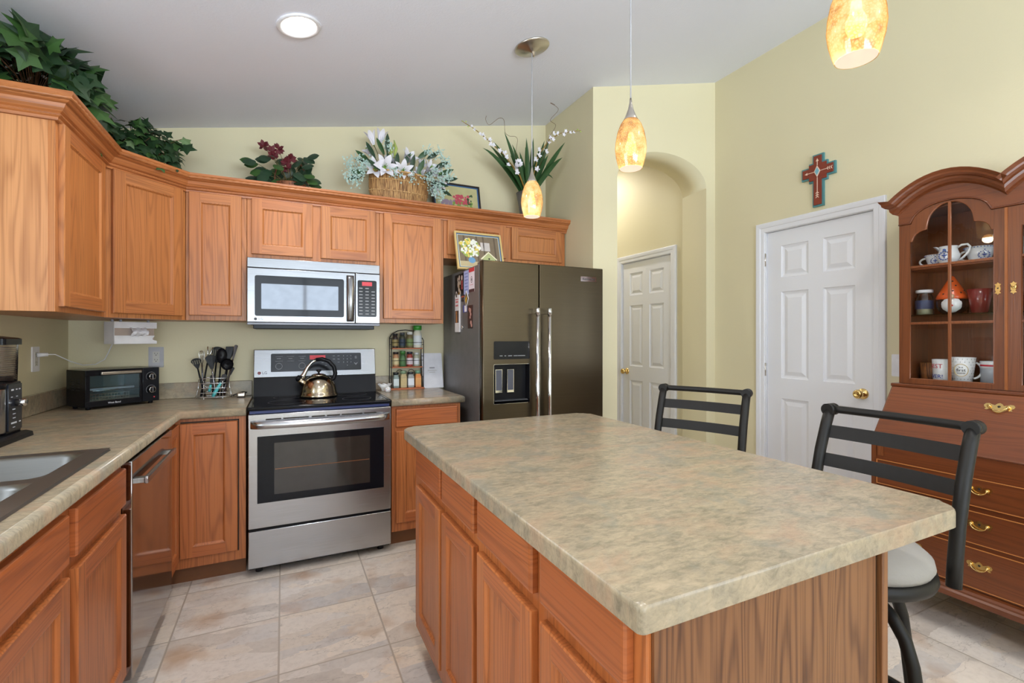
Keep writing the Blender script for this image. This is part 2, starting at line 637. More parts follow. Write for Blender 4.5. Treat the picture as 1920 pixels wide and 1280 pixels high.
def nest(mb, frame, x0, x1, z0, z1, prof, mid=None):
    """nested rectangular rings (inset, depth); last one filled"""
    loops = [mb.pts([frame(x0 + i, z0 + i, d), frame(x1 - i, z0 + i, d), frame(x1 - i, z1 - i, d), frame(x0 + i, z1 - i, d)]) for i, d in prof]
    for a, b in zip(loops, loops[1:]):
        for i in range(4):
            mb.face([a[i], a[(i + 1) % 4], b[(i + 1) % 4], b[i]])
    if mid is not None: mb.mat(mid)
    mb.face(loops[-1])


def slab(mb, frame, w, h, th, xc, zc, panels, mv, mh, prof, edge=0.003):
    """door slab with a gridded front: panels is a set of (col,row) cells that get the nested profile"""
    mb.mat(mv)
    b = [mb.pts([frame(i, i, d), frame(w - i, i, d), frame(w - i, h - i, d), frame(i, h - i, d)]) for i, d in ((0, -th), (0, -edge), (edge, 0.0))]
    mb.face(list(reversed(b[0])))
    for a, c in zip(b, b[1:]):
        for i in range(4):
            mb.face([a[i], a[(i + 1) % 4], c[(i + 1) % 4], c[i]])
    xs = [edge] + list(xc) + [w - edge]
    zs = [edge] + list(zc) + [h - edge]
    nx, nz = len(xs) - 1, len(zs) - 1
    for i in range(nx):
        for j in range(nz):
            if (i, j) in panels:
                mb.mat(mv)
                nest(mb, frame, xs[i], xs[i + 1], zs[j], zs[j + 1], prof)
            else:
                mb.mat(mv if (i in (0, nx - 1) or nx == 1 and False) else mh)
                mb.poly([frame(xs[i], zs[j], 0), frame(xs[i + 1], zs[j], 0), frame(xs[i + 1], zs[j + 1], 0), frame(xs[i], zs[j + 1], 0)])


CABP = [(0.0, 0.0), (0.004, -0.001), (0.010, -0.008), (0.012, -0.009)]


def cab_door(parent, name, frame, w, h, fw=0.055):
    mb = MB()
    slab(mb, frame, w, h, 0.019, (fw, w - fw), (fw, h - fw), {(1, 1)}, DOORV, DOORH, CABP)
    return mb.build(name, parent)


def drawer_front(parent, name, frame, w, h):
    mb = MB().mat(DOORH)
    b = [mb.pts([frame(i, i, d), frame(w - i, i, d), frame(w - i, h - i, d), frame(i, h - i, d)]) for i, d in ((0, -0.019), (0, -0.006), (0.003, -0.001), (0.009, 0.0))]
    mb.face(list(reversed(b[0])))
    for a, c in zip(b, b[1:]):
        for i in range(4):
            mb.face([a[i], a[(i + 1) % 4], c[(i + 1) % 4], c[i]])
    mb.face(b[-1])
    return mb.build(name, parent)


def box_obj(name, parent, m, *a, bevel=0.0):
    return MB().mat(m).box(*a, bevel=bevel).build(name, parent)

# ================================================================== SETTING
XL, YB, XR = -1.11, 3.56, 3.11
mb = MB().mat(FLOOR)
mb.box(-1.3, 3.3, -3.7, 5.2, -0.08, 0.0)
struct(mb.build('floor', keep=True))
mb = MB().mat(CEIL)
xa, xb = -1.4, 3.4
A = [(xa, -3.8, ceil_z(xa)), (xb, -3.8, ceil_z(xb)), (xb, 5.3, ceil_z(xb)), (xa, 5.3, ceil_z(xa))]
v0 = mb.pts(A); v1 = mb.pts([(x, y, z + 0.12) for x, y, z in A])
mb.face(list(reversed(v0))); mb.face(v1)
for i in range(4):
    mb.face([v0[i], v0[(i + 1) % 4], v1[(i + 1) % 4], v1[i]])
struct(mb.build('ceiling', keep=True))


def wallbox(name, boxes, m=WALL):
    mb = MB().mat(m)
    for b in boxes: mb.box(*b)
    return struct(mb.build(name, keep=True))


# left wall with the sink window opening, back wall, right wall with two door openings
wallbox('wall_left', [(XL - 0.12, XL, -3.6, 0.40, 0, 2.55), (XL - 0.12, XL, 1.70, 3.70, 0, 2.55), (XL - 0.12, XL, 0.40, 1.70, 0, 1.12), (XL - 0.12, XL, 0.40, 1.70, 2.08, 2.55)])
wallbox('wall_back', [(XL, 2.03, YB, YB + 0.12, 0, 3.2)])
D1, D2 = (1.595, 2.280), (3.205, 3.885)
wallbox('wall_right', [(XR, XR + 0.12, -3.6, D1[0] - 0.004, 0, 3.42), (XR, XR + 0.12, D1[1] + 0.004, D2[0] - 0.004, 0, 3.42), (XR, XR + 0.12, D2[1] + 0.004, 5.2, 0, 3.42),
                       (XR, XR + 0.12, D1[0] - 0.004, D1[1] + 0.004, 2.039, 3.42), (XR, XR + 0.12, D2[0] - 0.004, D2[1] + 0.004, 2.039, 3.42)])
wallbox('wall_pantry', [(2.03, 2.19, 2.872, 5.08, 0, 3.25)])
wallbox('wall_hall', [(2.19, XR, 5.08, 5.2, 0, 3.4)])
# wall with the arched opening
pa, pb = Vector((2.03, 2.865, 0)), Vector((3.13, 2.724, 0))
ud = (pb - pa).normalized()
nd = Vector((ud.y, -ud.x, 0))
arf = Fm(pa, ud, nd)
LW = (pb - pa).length
a0, a1 = 0.200, 1.003
ac, ah = (a0 + a1) / 2, (a1 - a0) / 2
SPR, RISE = 2.475, 0.235
arch = [(ac + ah * math.cos(PI * (1 - k / 24)), SPR + RISE * math.sin(PI * k / 24)) for k in range(25)]
mb = MB().mat(WALL)
mb.prism([(0, 0), (a0, 0), (a0, SPR), (a0, 3.30), (0, 3.30)], arf, -0.29, 0)
mb.prism([(a1, 0), (LW, 0), (LW, 3.36), (a1, 3.36), (a1, SPR)], arf, -0.29, 0)
for (x0, z0), (x1, z1) in zip(arch, arch[1:]):
    q = [arf(x0, z0, 0), arf(x1, z1, 0), arf(x1, 3.36, 0), arf(x0, 3.36, 0)]
    mb.poly(q)
    mb.poly([arf(x0, z0, -0.29), arf(x0, 3.36, -0.29), arf(x1, 3.36, -0.29), arf(x1, z1, -0.29)])
    mb.poly([arf(x0, z0, 0), arf(x0, z0, -0.29), arf(x1, z1, -0.29), arf(x1, z1, 0)], True)
bmesh.ops.remove_doubles(mb.bm, verts=mb.bm.verts, dist=0.0004)
struct(mb.build('wall_arch', keep=True))
# bullnose beads on the outside corners of the arch wall
# rear wall with a broad triple window
RW = -3.5
wallbox('wall_rear', [(XL, -0.90, RW - 0.12, RW, 0, 3.0), (2.90, XR, RW - 0.12, RW, 0, 3.4), (-0.90, 2.90, RW - 0.12, RW, 0, 0.85), (-0.90, 2.90, RW - 0.12, RW, 2.52, 3.35)])
mb = MB().mat(WHITE)
for x in (-0.90, 0.34, 1.60, 2.84):
    mb.box(x, x + 0.06, RW - 0.09, RW - 0.02, 0.85, 2.52)
for z in (0.85, 2.46):
    mb.box(-0.90, 2.90, RW - 0.08, RW - 0.03, z, z + 0.06)
struct(mb.build('window_1', keep=True))
mb = MB().mat(WHITE)
for y in (0.40, 1.03, 1.65):
    mb.box(XL - 0.08, XL - 0.03, y, y + 0.05, 1.12, 2.08)
for z in (1.12, 2.03):
    mb.box(XL - 0.08, XL - 0.03, 0.40, 1.70, z, z + 0.05)
struct(mb.build('window_2', keep=True))


# six-panel doors with casings
def six_panel(name, y0, y1, knob_y, hinge_y):
    w, h = y1 - y0, 2.03
    fr = Fm((XR + 0.012, y1, 0.005), (0, -1, 0), (-1, 0, 0))
    mb = MB()
    st, ml = 0.105, 0.095
    pw = (w - 2 * st - ml) / 2
    xc = (st, st + pw, st + pw + ml, w - st)
    zc = (0.22, 0.865, 1.005, 1.605, 1.705, 1.925)
    slab(mb, fr, w, h, 0.036, xc, zc, {(i, j) for i in (1, 3) for j in (1, 3, 5)}, WHITE, WHITE,
         [(0, 0), (0.004, -0.006), (0.016, -0.010), (0.022, -0.010), (0.046, -0.002), (0.048, -0.002)], 0.002)
    d = mb.build(name, keep=True)
    struct(d)
    # knob
    kf = Vector((XR + 0.012, knob_y, 0.955))
    mx = Matrix.Rotation(-PI / 2, 4, 'Y')
    k = MB().mat(BRASS).lathe([(0.001, 0), (0.032, 0.0), (0.032, 0.004), (0.026, 0.010), (0.012, 0.014), (0.011, 0.030), (0.020, 0.036), (0.027, 0.046), (0.027, 0.056), (0.020, 0.064), (0.012, 0.066), (0.010, 0.060), (0.001, 0.060)], kf, 24, mx)
    kb = k.build('door_knob', d)
    kb['label'] = 'polished brass door knob'
    for z in (0.24, 1.02, 1.80):
        hb = MB().mat(NICKEL)
        hb.cyl((XR - 0.004, hinge_y, z), (XR - 0.004, hinge_y, z + 0.09), 0.006, seg=10)
        for zz in (z + 0.018, z + 0.036, z + 0.054, z + 0.072):
            hb.cyl((XR - 0.004, hinge_y, zz - 0.001), (XR - 0.004, hinge_y, zz + 0.001), 0.0068, seg=10)
        hb.build('hinge', d)
    return d


def casing(name, y0, y1):
    g = 0.004
    prof = [(0.0, 0.0), (0.0, 0.010), (0.006, 0.013), (0.030, 0.014), (0.034, 0.018), (0.050, 0.020), (0.062, 0.020), (0.066, 0.017), (0.066, 0.0)]
    fr = Fm((XR, 0, 0), (0, 1, 0), (-1, 0, 0))
    mb = MB().mat(WHITE)
    loops = []
    path = [((y0 - g), 0.0, -1, 0), ((y0 - g), 2.039, -1, 1), ((y1 + g), 2.039, 1, 1), ((y1 + g), 0.0, 1, 0)]
    for y, z, sy, sz in path:
        loops.append([fr(y + sy * o, z + sz * o, c) for o, c in prof])
    mb.loft(loops, True, True, True, smooth=False)
    # jamb edge
    for yy in (y0 - g, y1 + g):
        mb.box(XR + 0.001, XR + 0.10, yy - 0.0035, yy + 0.0035, 0, 2.036)
    mb.box(XR + 0.001, XR + 0.10, y0, y1, 2.0365, 2.0388)
    return struct(mb.build(name, keep=True))


six_panel('door_1', D1[0], D1[1], D1[0] + 0.062, D1[1] + 0.004)
six_panel('door_2', D2[0], D2[1], D2[1] - 0.062, D2[0] - 0.004)
casing('trim_1', *D1)
casing('trim_2', *D2)
for nm, y0, y1 in (('baseboard_right', -3.4, 0.40), ('baseboard_hall', 2.36, 2.72)):
    struct(MB().mat(WHITE).box(XR - 0.014, XR, y0, y1, 0, 0.085, bevel=0.004).build(nm, keep=True))

# ================================================================== LIGHT FITTINGS
cn = Vector((CEILS, 0, -1)).normalized()           # ceiling normal, pointing into the room
cq = Vector((0, 0, 1)).rotation_difference(-cn).to_matrix().to_4x4()


def recessed(x, y, label, watts, group='recessed ceiling lights'):
    t_ = thing('recessed_light', label, 'ceiling light', (x, y, ceil_z(x)), 0, group)
    o = Vector((x, y, ceil_z(x)))
    MB().mat(WHITEP).lathe([(0.094, -0.001), (0.095, -0.006), (0.088, -0.010), (0.076, -0.007), (0.074, -0.002)], o, 40, cq, False, False).build('trim_ring', t_)
    MB().mat(CANGLOW).lathe([(0.001, -0.005), (0.040, -0.0045), (0.074, -0.002)], o, 40, cq, False, False).build('lamp', t_)
    l = bpy.data.lights.new('recessed_lamp_light', 'SPOT')
    l.energy = watts
    l.color = (1.0, 0.965, 0.93)
    l.spot_size = 2.6
    l.spot_blend = 0.6
    l.shadow_soft_size = 0.07
    lo = bpy.data.objects.new('recessed_lamp_light', l)
    COL.objects.link(lo)
    lo.location = o + cn * 0.03
    lo.rotation_euler = Vector((0, 0, -1)).rotation_difference(Vector((0, 0, -1))).to_euler()
    return t_


recessed(0.064, 2.392, 'round glowing recessed downlight in the sloped ceiling above the range', 46)
recessed(1.95, 0.55, 'recessed downlight over the tall writing cabinet side of the room', 30)
recessed(0.064, 0.3, 'recessed downlight over the aisle beside the sink', 46)
recessed(0.064, -1.8, 'recessed downlight near the rear windows on the sink side', 46)
recessed(2.35, -1.4, 'recessed downlight near the rear windows on the door side', 46)
recessed(2.66, 4.2, 'recessed downlight in the passage behind the arch', 62)


def pendant(y, label):
    x = 1.29
    zc = ceil_z(x)
    t_ = thing('pendant_light', label, 'pendant lamp', (x, y, zc), 0, 'amber glass pendants over the island')
    o = Vector((x, y, zc))
    MB().mat(NICKEL).lathe([(0.100, 0.0), (0.102, -0.006), (0.098, -0.010), (0.094, -0.012), (0.050, -0.022), (0.016, -0.030), (0.010, -0.034), (0.008, -0.055), (0.001, -0.056)], o, 40, cq).build('canopy', t_)
    zb = 1.985                                    # rim of the shade
    zt = zb + 0.200
    MB().mat(GREYP).cyl((x, y, zt + 0.075), (x, y, zc - 0.03), 0.0028, seg=8).build('cord', t_)
    MB().mat(NICKEL).lathe([(0.004, 0.090), (0.006, 0.070), (0.011, 0.045), (0.022, 0.016), (0.030, 0.0), (0.028, -0.004)], (x, y, zt), 24, None, True, False).build('socket_cap', t_)
    MB().mat(WHITEP).lathe([(0.024, -0.006), (0.027, 0.006), (0.022, 0.012)], (x, y, zt - 0.004), 24).build('socket_collar', t_)
    prof = [(0.030, 0.200), (0.042, 0.182), (0.054, 0.150), (0.0615, 0.110), (0.0635, 0.080), (0.060, 0.050), (0.052, 0.018), (0.046, 0.0)]
    shd = MB().mat(AMBER).lathe(prof, (x, y, zb), 40, None, False, False).build('lamp_shade', t_)
    MB().mat(OPAL).lathe([(r_ - 0.0022, z_ + (0.0005 if z_ == 0 else 0)) for r_, z_ in prof], (x, y, zb), 40, None, False, False).build('inner_glass', shd)
    MB().mat(BULB).lathe([(0.001, -0.030), (0.016, -0.024), (0.023, -0.004), (0.022, 0.012), (0.013, 0.034), (0.011, 0.060), (0.001, 0.061)], (x, y, zb + 0.085), 20).build('bulb', t_)
    l = bpy.data.lights.new('pendant_bulb_light', 'POINT')
    l.energy = 2.0
    l.color = (1.0, 0.80, 0.55)
    l.shadow_soft_size = 0.03
    lo = bpy.data.objects.new('pendant_bulb_light', l)
    COL.objects.link(lo)
    lo.location = (x, y, zb - 0.005)
    return t_


pendant(2.42, 'smallest amber glass pendant, hanging in front of the white orchid')
pendant(1.556, 'amber glass pendant hanging in front of the archway')
pendant(0.700, 'largest amber glass pendant at the top right, near the camera')

# ================================================================== UPPER CABINETS
UZ0, UZ1 = 1.39, 2.15
YU, XU = 3.24, -0.785            # face-frame planes


def carcass(parent, x0, x1, y0, y1, z0, z1, name='carcass'):
    return MB().mat(OAKV).box(x0, x1, y0, y1, z0, z1, bevel=0.0015).build(name, parent)


def back_upper(name, label, x0, x1, z0, doors):
    t_ = thing(name, label, 'cabinet', ((x0 + x1) / 2, (YU + YB) / 2, z0), 0, 'upper kitchen cabinets')
    carcass(t_, x0, x1, YU, YB - 0.002, z0, UZ1)
    for a, b in doors:
        cab_door(t_, 'door', Fm((a, YU - 0.0195, z0 + 0.028), (1, 0, 0), (0, -1, 0)), b - a, 2.122 - z0 - 0.028)
    return t_


back_upper('wall_cabinet', 'narrow oak wall cabinet between the diagonal corner cabinet and the microwave', -0.499, -0.196, UZ0, [(-0.482, -0.222)])
back_upper('wall_cabinet', 'short two-door oak wall cabinet directly above the microwave', -0.194, 0.577, 1.762, [(-0.170, 0.166), (0.214, 0.551)])
back_upper('wall_cabinet', 'single-door oak wall cabinet between microwave and refrigerator', 0.579, 1.019, UZ0, [(0.602, 0.998)])
back_upper('wall_cabinet', 'short oak wall cabinet above the refrigerator, behind the birdhouse painting', 1.021, 2.022, 1.852, [(1.045, 1.500), (1.545, 1.985)])
# left run
t_ = thing('wall_cabinet', 'oak wall cabinet on the left wall with its plain end panel facing the camera', 'cabinet', (-0.95, 2.65, UZ0), 0, 'upper kitchen cabinets')
carcass(t_, XL + 0.002, XU, 2.395, 2.944, UZ0, UZ1)
MB().mat(OAKE).box(XL + 0.003, XU - 0.020, 2.3925, 2.3948, UZ0 + 0.001, 2.117).build('end_panel', t_)
cab_door(t_, 'door', Fm((XU + 0.0195, 2.422, UZ0 + 0.022), (0, 1, 0), (1, 0, 0)), 0.478, 0.710)
# diagonal corner unit
t_ = thing('corner_wall_cabinet', 'diagonal oak corner wall cabinet above the toaster oven', 'cabinet', (-0.85, 3.3, UZ0), 0, 'upper kitchen cabinets')
c0, c1 = Vector((XU, 2.946, 0)), Vector((-0.501, YU, 0))
mb = MB().mat(OAKV)
mb.prism([(XL + 0.002, 2.946), (XU, 2.946), (-0.501, YU), (-0.501, YB - 0.002), (XL + 0.002, YB - 0.002)], lambda a, b, c=0: Vector((a, b, c)), UZ0, UZ1)
mb.build('carcass', t_)
du = (c1 - c0).normalized()
dnn = Vector((du.y, -du.x, 0))
dl = (c1 - c0).length
o = c0 + du * 0.030 + dnn * 0.0195
cab_door(t_, 'door', Fm((o.x, o.y, UZ0 + 0.022), du, dnn), dl - 0.055, 0.710)
# crown moulding
crown_path = [(XL + 0.002, 2.393), (XU, 2.393), (XU, 2.946), (-0.501, YU), (2.022, YU), (2.022, YB - 0.01)]
prof = [(0.0005, 2.118), (0.012, 2.118), (0.014, 2.128), (0.022, 2.132), (0.022, 2.142), (0.032, 2.147), (0.040, 2.158), (0.046, 2.172), (0.058, 2.178), (0.070, 2.192), (0.076, 2.200), (0.076, 2.211), (0.0005, 2.211)]
t_ = thing('crown_molding', 'carved oak crown molding running along the tops of the upper cabinets', 'molding', (-0.6, 3.3, 2.118))
MB().mat(OAKH).sweep(crown_path, prof).build('cornice', t_)


def along(path, off, step, zfun):
    P = [Vector((p[0], p[1])) for p in path]
    out = []
    pts = []
    for i in range(len(P)):
        d0 = (P[i] - P[i - 1]).normalized() if i else (P[1] - P[0]).normalized()
        d1 = (P[i + 1] - P[i]).normalized() if i < len(P) - 1 else d0
        n0 = Vector((d0.y, -d0.x)); n1 = Vector((d1.y, -d1.x))
        m = n0 + n1
        pts.append(P[i] + m / m.length_squared * 2 * off)
    k = 0
    for a, b in zip(pts, pts[1:]):
        L = (b - a).length
        n = max(1, int(L / step))
        for j in range(n):
            q = a + (b - a) * (j / n)
            out.append((q.x, q.y, zfun(k)))
            k += 1
    out.append((pts[-1].x, pts[-1].y, zfun(k)))
    return out


rp = along(crown_path, 0.064, 0.018, lambda k: 2.1905)
MB().mat(OAKH).tube(rp, [0.0105 if k % 2 else 0.0075 for k in range(len(rp))], 6).build('scalloped_bead', t_)
rp = along(crown_path, 0.021, 0.007, lambda k: 2.137)
MB().mat(OAKH).tube(rp, [0.0048 if k % 2 else 0.0030 for k in range(len(rp))], 5).build('rope_bead', t_)

# ================================================================== BASE CABINETS
DOORV, DOORH = OAKBV, OAKBH
XB, YBF = -0.497, 2.945          # base face planes
CZ0, CZ1 = 0.872, 0.914
t_ = thing('sink_base_cabinet', 'oak base cabinet under the sink with false drawer fronts above its doors', 'cabinet', (-0.8, 1.57, 0), 0, 'oak base cabinets')
MB().mat(OAKBV).box(XL + 0.002, XB, 1.09, 2.034, 0.10, CZ0 - 0.2, bevel=0.001).box(XB - 0.02, XB, 1.09, 2.034, CZ0 - 0.21, CZ0 - 0.001).box(XL + 0.002, XB - 0.02, 1.09, 1.11, CZ0 - 0.2, CZ0 - 0.001).box(XL + 0.002, XB - 0.02, 2.015, 2.034, CZ0 - 0.2, CZ0 - 0.001).build('carcass', t_)
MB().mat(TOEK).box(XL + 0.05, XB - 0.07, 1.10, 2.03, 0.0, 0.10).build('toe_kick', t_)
for y0, y1 in ((1.120, 1.545), (1.595, 2.018)):
    drawer_front(t_, 'drawer_front', Fm((XB + 0.0195, y0, 0.726), (0, 1, 0), (1, 0, 0)), y1 - y0, 0.124)
    cab_door(t_, 'door', Fm((XB + 0.0195, y0, 0.150), (0, 1, 0), (1, 0, 0)), y1 - y0, 0.545)
# dishwasher
t_ = thing('dishwasher', 'built-in steel dishwasher with a bar handle, left of the corner cabinet', 'dishwasher', (-0.8, 2.36, 0))
MB().mat(BLACKM).box(XL + 0.05, XB - 0.002, 2.042, 2.680, 0.10, 0.866).build('tub', t_)
MB().mat(STEELD).box(XB - 0.001, XB + 0.030, 2.040, 2.682, 0.115, 0.866, bevel=0.003).build('door', t_)
MB().mat(BLACKM).box(XB - 0.10, XB - 0.06, 2.05, 2.675, 0.0, 0.10).build('kick_plate', t_)
MB().mat(STEEL).box(XB + 0.030, XB + 0.058, 2.115, 2.145, 0.770, 0.788).box(XB + 0.030, XB + 0.058, 2.580, 2.610, 0.770, 0.788).box(XB + 0.046, XB + 0.060, 2.112, 2.613, 0.766, 0.792, bevel=0.004).build('handle', t_)
# corner base cabinet with a folding corner door
t_ = thing('corner_base_cabinet', 'oak corner base cabinet with a folding door, left of the range', 'cabinet', (-0.65, 3.1, 0), 0, 'oak base cabinets')
mb = MB().mat(OAKBV)
mb.prism([(XL + 0.002, 2.688), (XB, 2.688), (XB, YBF), (-0.182, YBF), (-0.182, YB - 0.002), (XL + 0.002, YB - 0.002)], lambda a, b, c=0: Vector((a, b, c)), 0.10, CZ0 - 0.001)
mb.build('carcass', t_)
mb = MB().mat(TOEK)
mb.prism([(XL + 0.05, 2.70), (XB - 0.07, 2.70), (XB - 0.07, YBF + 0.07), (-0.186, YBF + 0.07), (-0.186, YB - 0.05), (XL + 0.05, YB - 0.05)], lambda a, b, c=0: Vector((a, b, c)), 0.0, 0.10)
mb.build('toe_kick', t_)
cab_door(t_, 'door', Fm((-0.478, YBF - 0.0195, 0.155), (1, 0, 0), (0, -1, 0)), 0.258, 0.692, 0.056)
cab_door(t_, 'door', Fm((XB + 0.0195, 2.712, 0.155), (0, 1, 0), (1, 0, 0)), 0.210, 0.692, 0.050)
MB().mat(DARKREC).box(-0.219, -0.2135, YBF - 0.004, YBF - 0.0005, 0.15, 0.855).box(-0.476, -0.2135, YBF - 0.004, YBF - 0.0005, 0.849, 0.855).build('door_gap', t_)
# small base cabinet right of the range
t_ = thing('base_cabinet', 'narrow oak base cabinet with one drawer between range and refrigerator', 'cabinet', (0.82, 3.25, 0), 0, 'oak base cabinets')
MB().mat(OAKBV).box(0.598, 1.040, YBF, YB - 0.002, 0.10, CZ0 - 0.001, bevel=0.001).build('carcass', t_)
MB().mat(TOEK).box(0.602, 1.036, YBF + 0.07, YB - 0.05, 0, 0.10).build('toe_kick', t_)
drawer_front(t_, 'drawer_front', Fm((0.622, YBF - 0.0195, 0.742), (1, 0, 0), (0, -1, 0)), 0.395, 0.112)
cab_door(t_, 'door', Fm((0.622, YBF - 0.0195, 0.155), (1, 0, 0), (0, -1, 0)), 0.395, 0.562)

# countertops
NOSE = [(0.0, CZ0), (0.010, CZ0), (0.0155, CZ0 + 0.004), (0.017, CZ0 + 0.010), (0.017, CZ1 - 0.013), (0.0155, CZ1 - 0.006), (0.010, CZ1 - 0.0015), (0.002, CZ1), (0.0, CZ1)]
t_ = thing('countertop', 'L-shaped stone-look laminate countertop holding the sink and toaster oven', 'countertop', (-0.8, 2.6, CZ0))
cx, cy = -0.487, 2.932
mb = MB().mat(COUNTER)
mb.box(XL + 0.002, cx, 2.022, cy, CZ0, CZ1)
mb.box(XL + 0.002, -0.180, cy, YB - 0.002, CZ0, CZ1)
mb.box(-0.535, cx, 1.262, 2.022, CZ0, CZ1)
mb.box(XL + 0.002, -1.012, 1.262, 2.022, CZ0, CZ1)
mb.box(XL + 0.002, cx, 1.085, 1.262, CZ0, CZ1)
mb.sweep([(cx, 1.085), (cx, cy), (-0.180, cy)], NOSE, smooth=True)
mb.build('worktop', t_)
mb = MB().mat(COUNTER)
mb.box(XL + 0.002, XL + 0.020, 1.085, YB - 0.020, CZ1, CZ1 + 0.098, bevel=0.004)
mb.box(XL + 0.002, -0.182, YB - 0.020, YB - 0.002, CZ1, CZ1 + 0.098, bevel=0.004)
mb.build('backsplash', t_)
t_ = thing('countertop', 'short stone-look laminate countertop holding the spice rack', 'countertop', (0.82, 3.25, CZ0))
mb = MB().mat(COUNTER).box(0.593, 1.046, cy, YB - 0.002, CZ0, CZ1)
mb.sweep([(0.593, cy), (1.046, cy), (1.046, YB - 0.002)], NOSE, smooth=True)
mb.build('worktop', t_)
MB().mat(COUNTER).box(0.593, 1.062, YB - 0.020, YB - 0.002, CZ1, CZ1 + 0.098, bevel=0.004).build('backsplash', t_)


# sink
def rrect(x0, x1, y0, y1, r, z, n=6):
    out = []
    for cx_, cy_, a0_ in ((x1 - r, y1 - r, 0), (x0 + r, y1 - r, PI / 2), (x0 + r, y0 + r, PI), (x1 - r, y0 + r, 1.5 * PI)):
        for k in range(n + 1):
            a = a0_ + PI / 2 * k / n
            out.append((cx_ + r * math.cos(a), cy_ + r * math.sin(a), z))
    return out


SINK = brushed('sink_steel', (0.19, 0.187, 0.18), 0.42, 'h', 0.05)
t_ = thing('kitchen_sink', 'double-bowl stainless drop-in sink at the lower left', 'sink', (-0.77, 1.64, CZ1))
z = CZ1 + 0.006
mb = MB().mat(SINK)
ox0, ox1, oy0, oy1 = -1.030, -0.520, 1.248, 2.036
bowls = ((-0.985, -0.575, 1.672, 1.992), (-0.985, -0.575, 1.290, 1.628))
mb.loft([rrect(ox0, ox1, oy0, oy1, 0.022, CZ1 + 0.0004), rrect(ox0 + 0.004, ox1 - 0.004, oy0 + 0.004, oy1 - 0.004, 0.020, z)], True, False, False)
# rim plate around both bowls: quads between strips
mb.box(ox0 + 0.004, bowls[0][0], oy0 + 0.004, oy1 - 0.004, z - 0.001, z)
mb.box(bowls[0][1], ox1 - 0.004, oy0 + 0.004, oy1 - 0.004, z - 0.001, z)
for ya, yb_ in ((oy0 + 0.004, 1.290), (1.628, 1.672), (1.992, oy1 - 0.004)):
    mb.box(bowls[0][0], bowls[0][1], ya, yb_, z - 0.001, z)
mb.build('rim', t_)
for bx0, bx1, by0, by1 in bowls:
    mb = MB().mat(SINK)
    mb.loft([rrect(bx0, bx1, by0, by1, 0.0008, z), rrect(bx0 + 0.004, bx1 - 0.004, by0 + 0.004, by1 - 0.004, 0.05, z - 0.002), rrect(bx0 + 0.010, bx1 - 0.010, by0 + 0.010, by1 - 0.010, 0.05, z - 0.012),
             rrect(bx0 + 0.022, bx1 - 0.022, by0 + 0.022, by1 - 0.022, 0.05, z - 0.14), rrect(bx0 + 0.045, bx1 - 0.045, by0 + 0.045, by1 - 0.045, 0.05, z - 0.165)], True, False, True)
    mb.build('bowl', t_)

# ================================================================== ISLAND
t_ = thing('kitchen_island', 'oak island cabinet with four drawers and four doors on its left side', 'island cabinet', (0.80, 1.25, 0))
IX0, IX1, IY0, IY1 = 0.495, 1.112, 0.562, 1.945
MB().mat(OAKBV).box(IX0, IX1, IY0, IY1, 0.10, CZ0 - 0.001, bevel=0.001).build('carcass', t_)
MB().mat(TOEK).box(IX0 + 0.07, IX1 - 0.01, IY0 + 0.01, IY1 - 0.01, 0, 0.10).build('toe_kick', t_)
cols = ((1.562, 1.878), (1.247, 1.537), (0.900, 1.214), (0.590, 0.862))
for y0, y1 in cols:
    fr = Fm((IX0 - 0.0195, y1, 0.742), (0, -1, 0), (-1, 0, 0))
    drawer_front(t_, 'drawer_front', fr, y1 - y0, 0.114)
    cab_door(t_, 'door', Fm((IX0 - 0.0195, y1, 0.160), (0, -1, 0), (-1, 0, 0)), y1 - y0, 0.545, 0.050)
# end panel and its corner stiles
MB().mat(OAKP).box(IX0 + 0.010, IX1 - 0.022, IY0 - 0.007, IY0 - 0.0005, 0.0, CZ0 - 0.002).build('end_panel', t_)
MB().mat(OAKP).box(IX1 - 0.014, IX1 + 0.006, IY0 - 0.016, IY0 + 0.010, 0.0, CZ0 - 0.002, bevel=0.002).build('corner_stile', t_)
MB().mat(DARKREC).box(IX1 - 0.022, IX1 - 0.014, IY0 - 0.004, IY0 - 0.0005, 0.0, CZ0 - 0.002).build('shadow_gap', t_)
# island top with rounded corners
def rpoly(pts):
    out = []
    for (x, y, r), (px, py, _), (qx, qy, _) in zip(pts, pts[-1:] + pts[:-1], pts[1:] + pts[:1]):
        a = Vector((px - x, py - y)).normalized(); b = Vector((qx - x, qy - y)).normalized()
        c = Vector((x, y)) + (a + b) * r
        for k in range(7):
            th = k / 6 * PI / 2
            p = c - b * r * math.cos(th) - a * r * math.sin(th)
            out.append((p.x, p.y))
    return out


mb = MB().mat(COUNTER)
ip = rpoly([(0.450, 0.522, 0.012), (1.372, 0.522, 0.045), (1.372, 2.008, 0.05), (0.450, 2.008, 0.05)])
mb.prism(ip, lambda a, b, c=0: Vector((a, b, c)), CZ0, CZ1, bevel=0.011)
tag(mb.build('island_countertop'), 'large stone-look laminate island top with rounded corners', 'countertop')

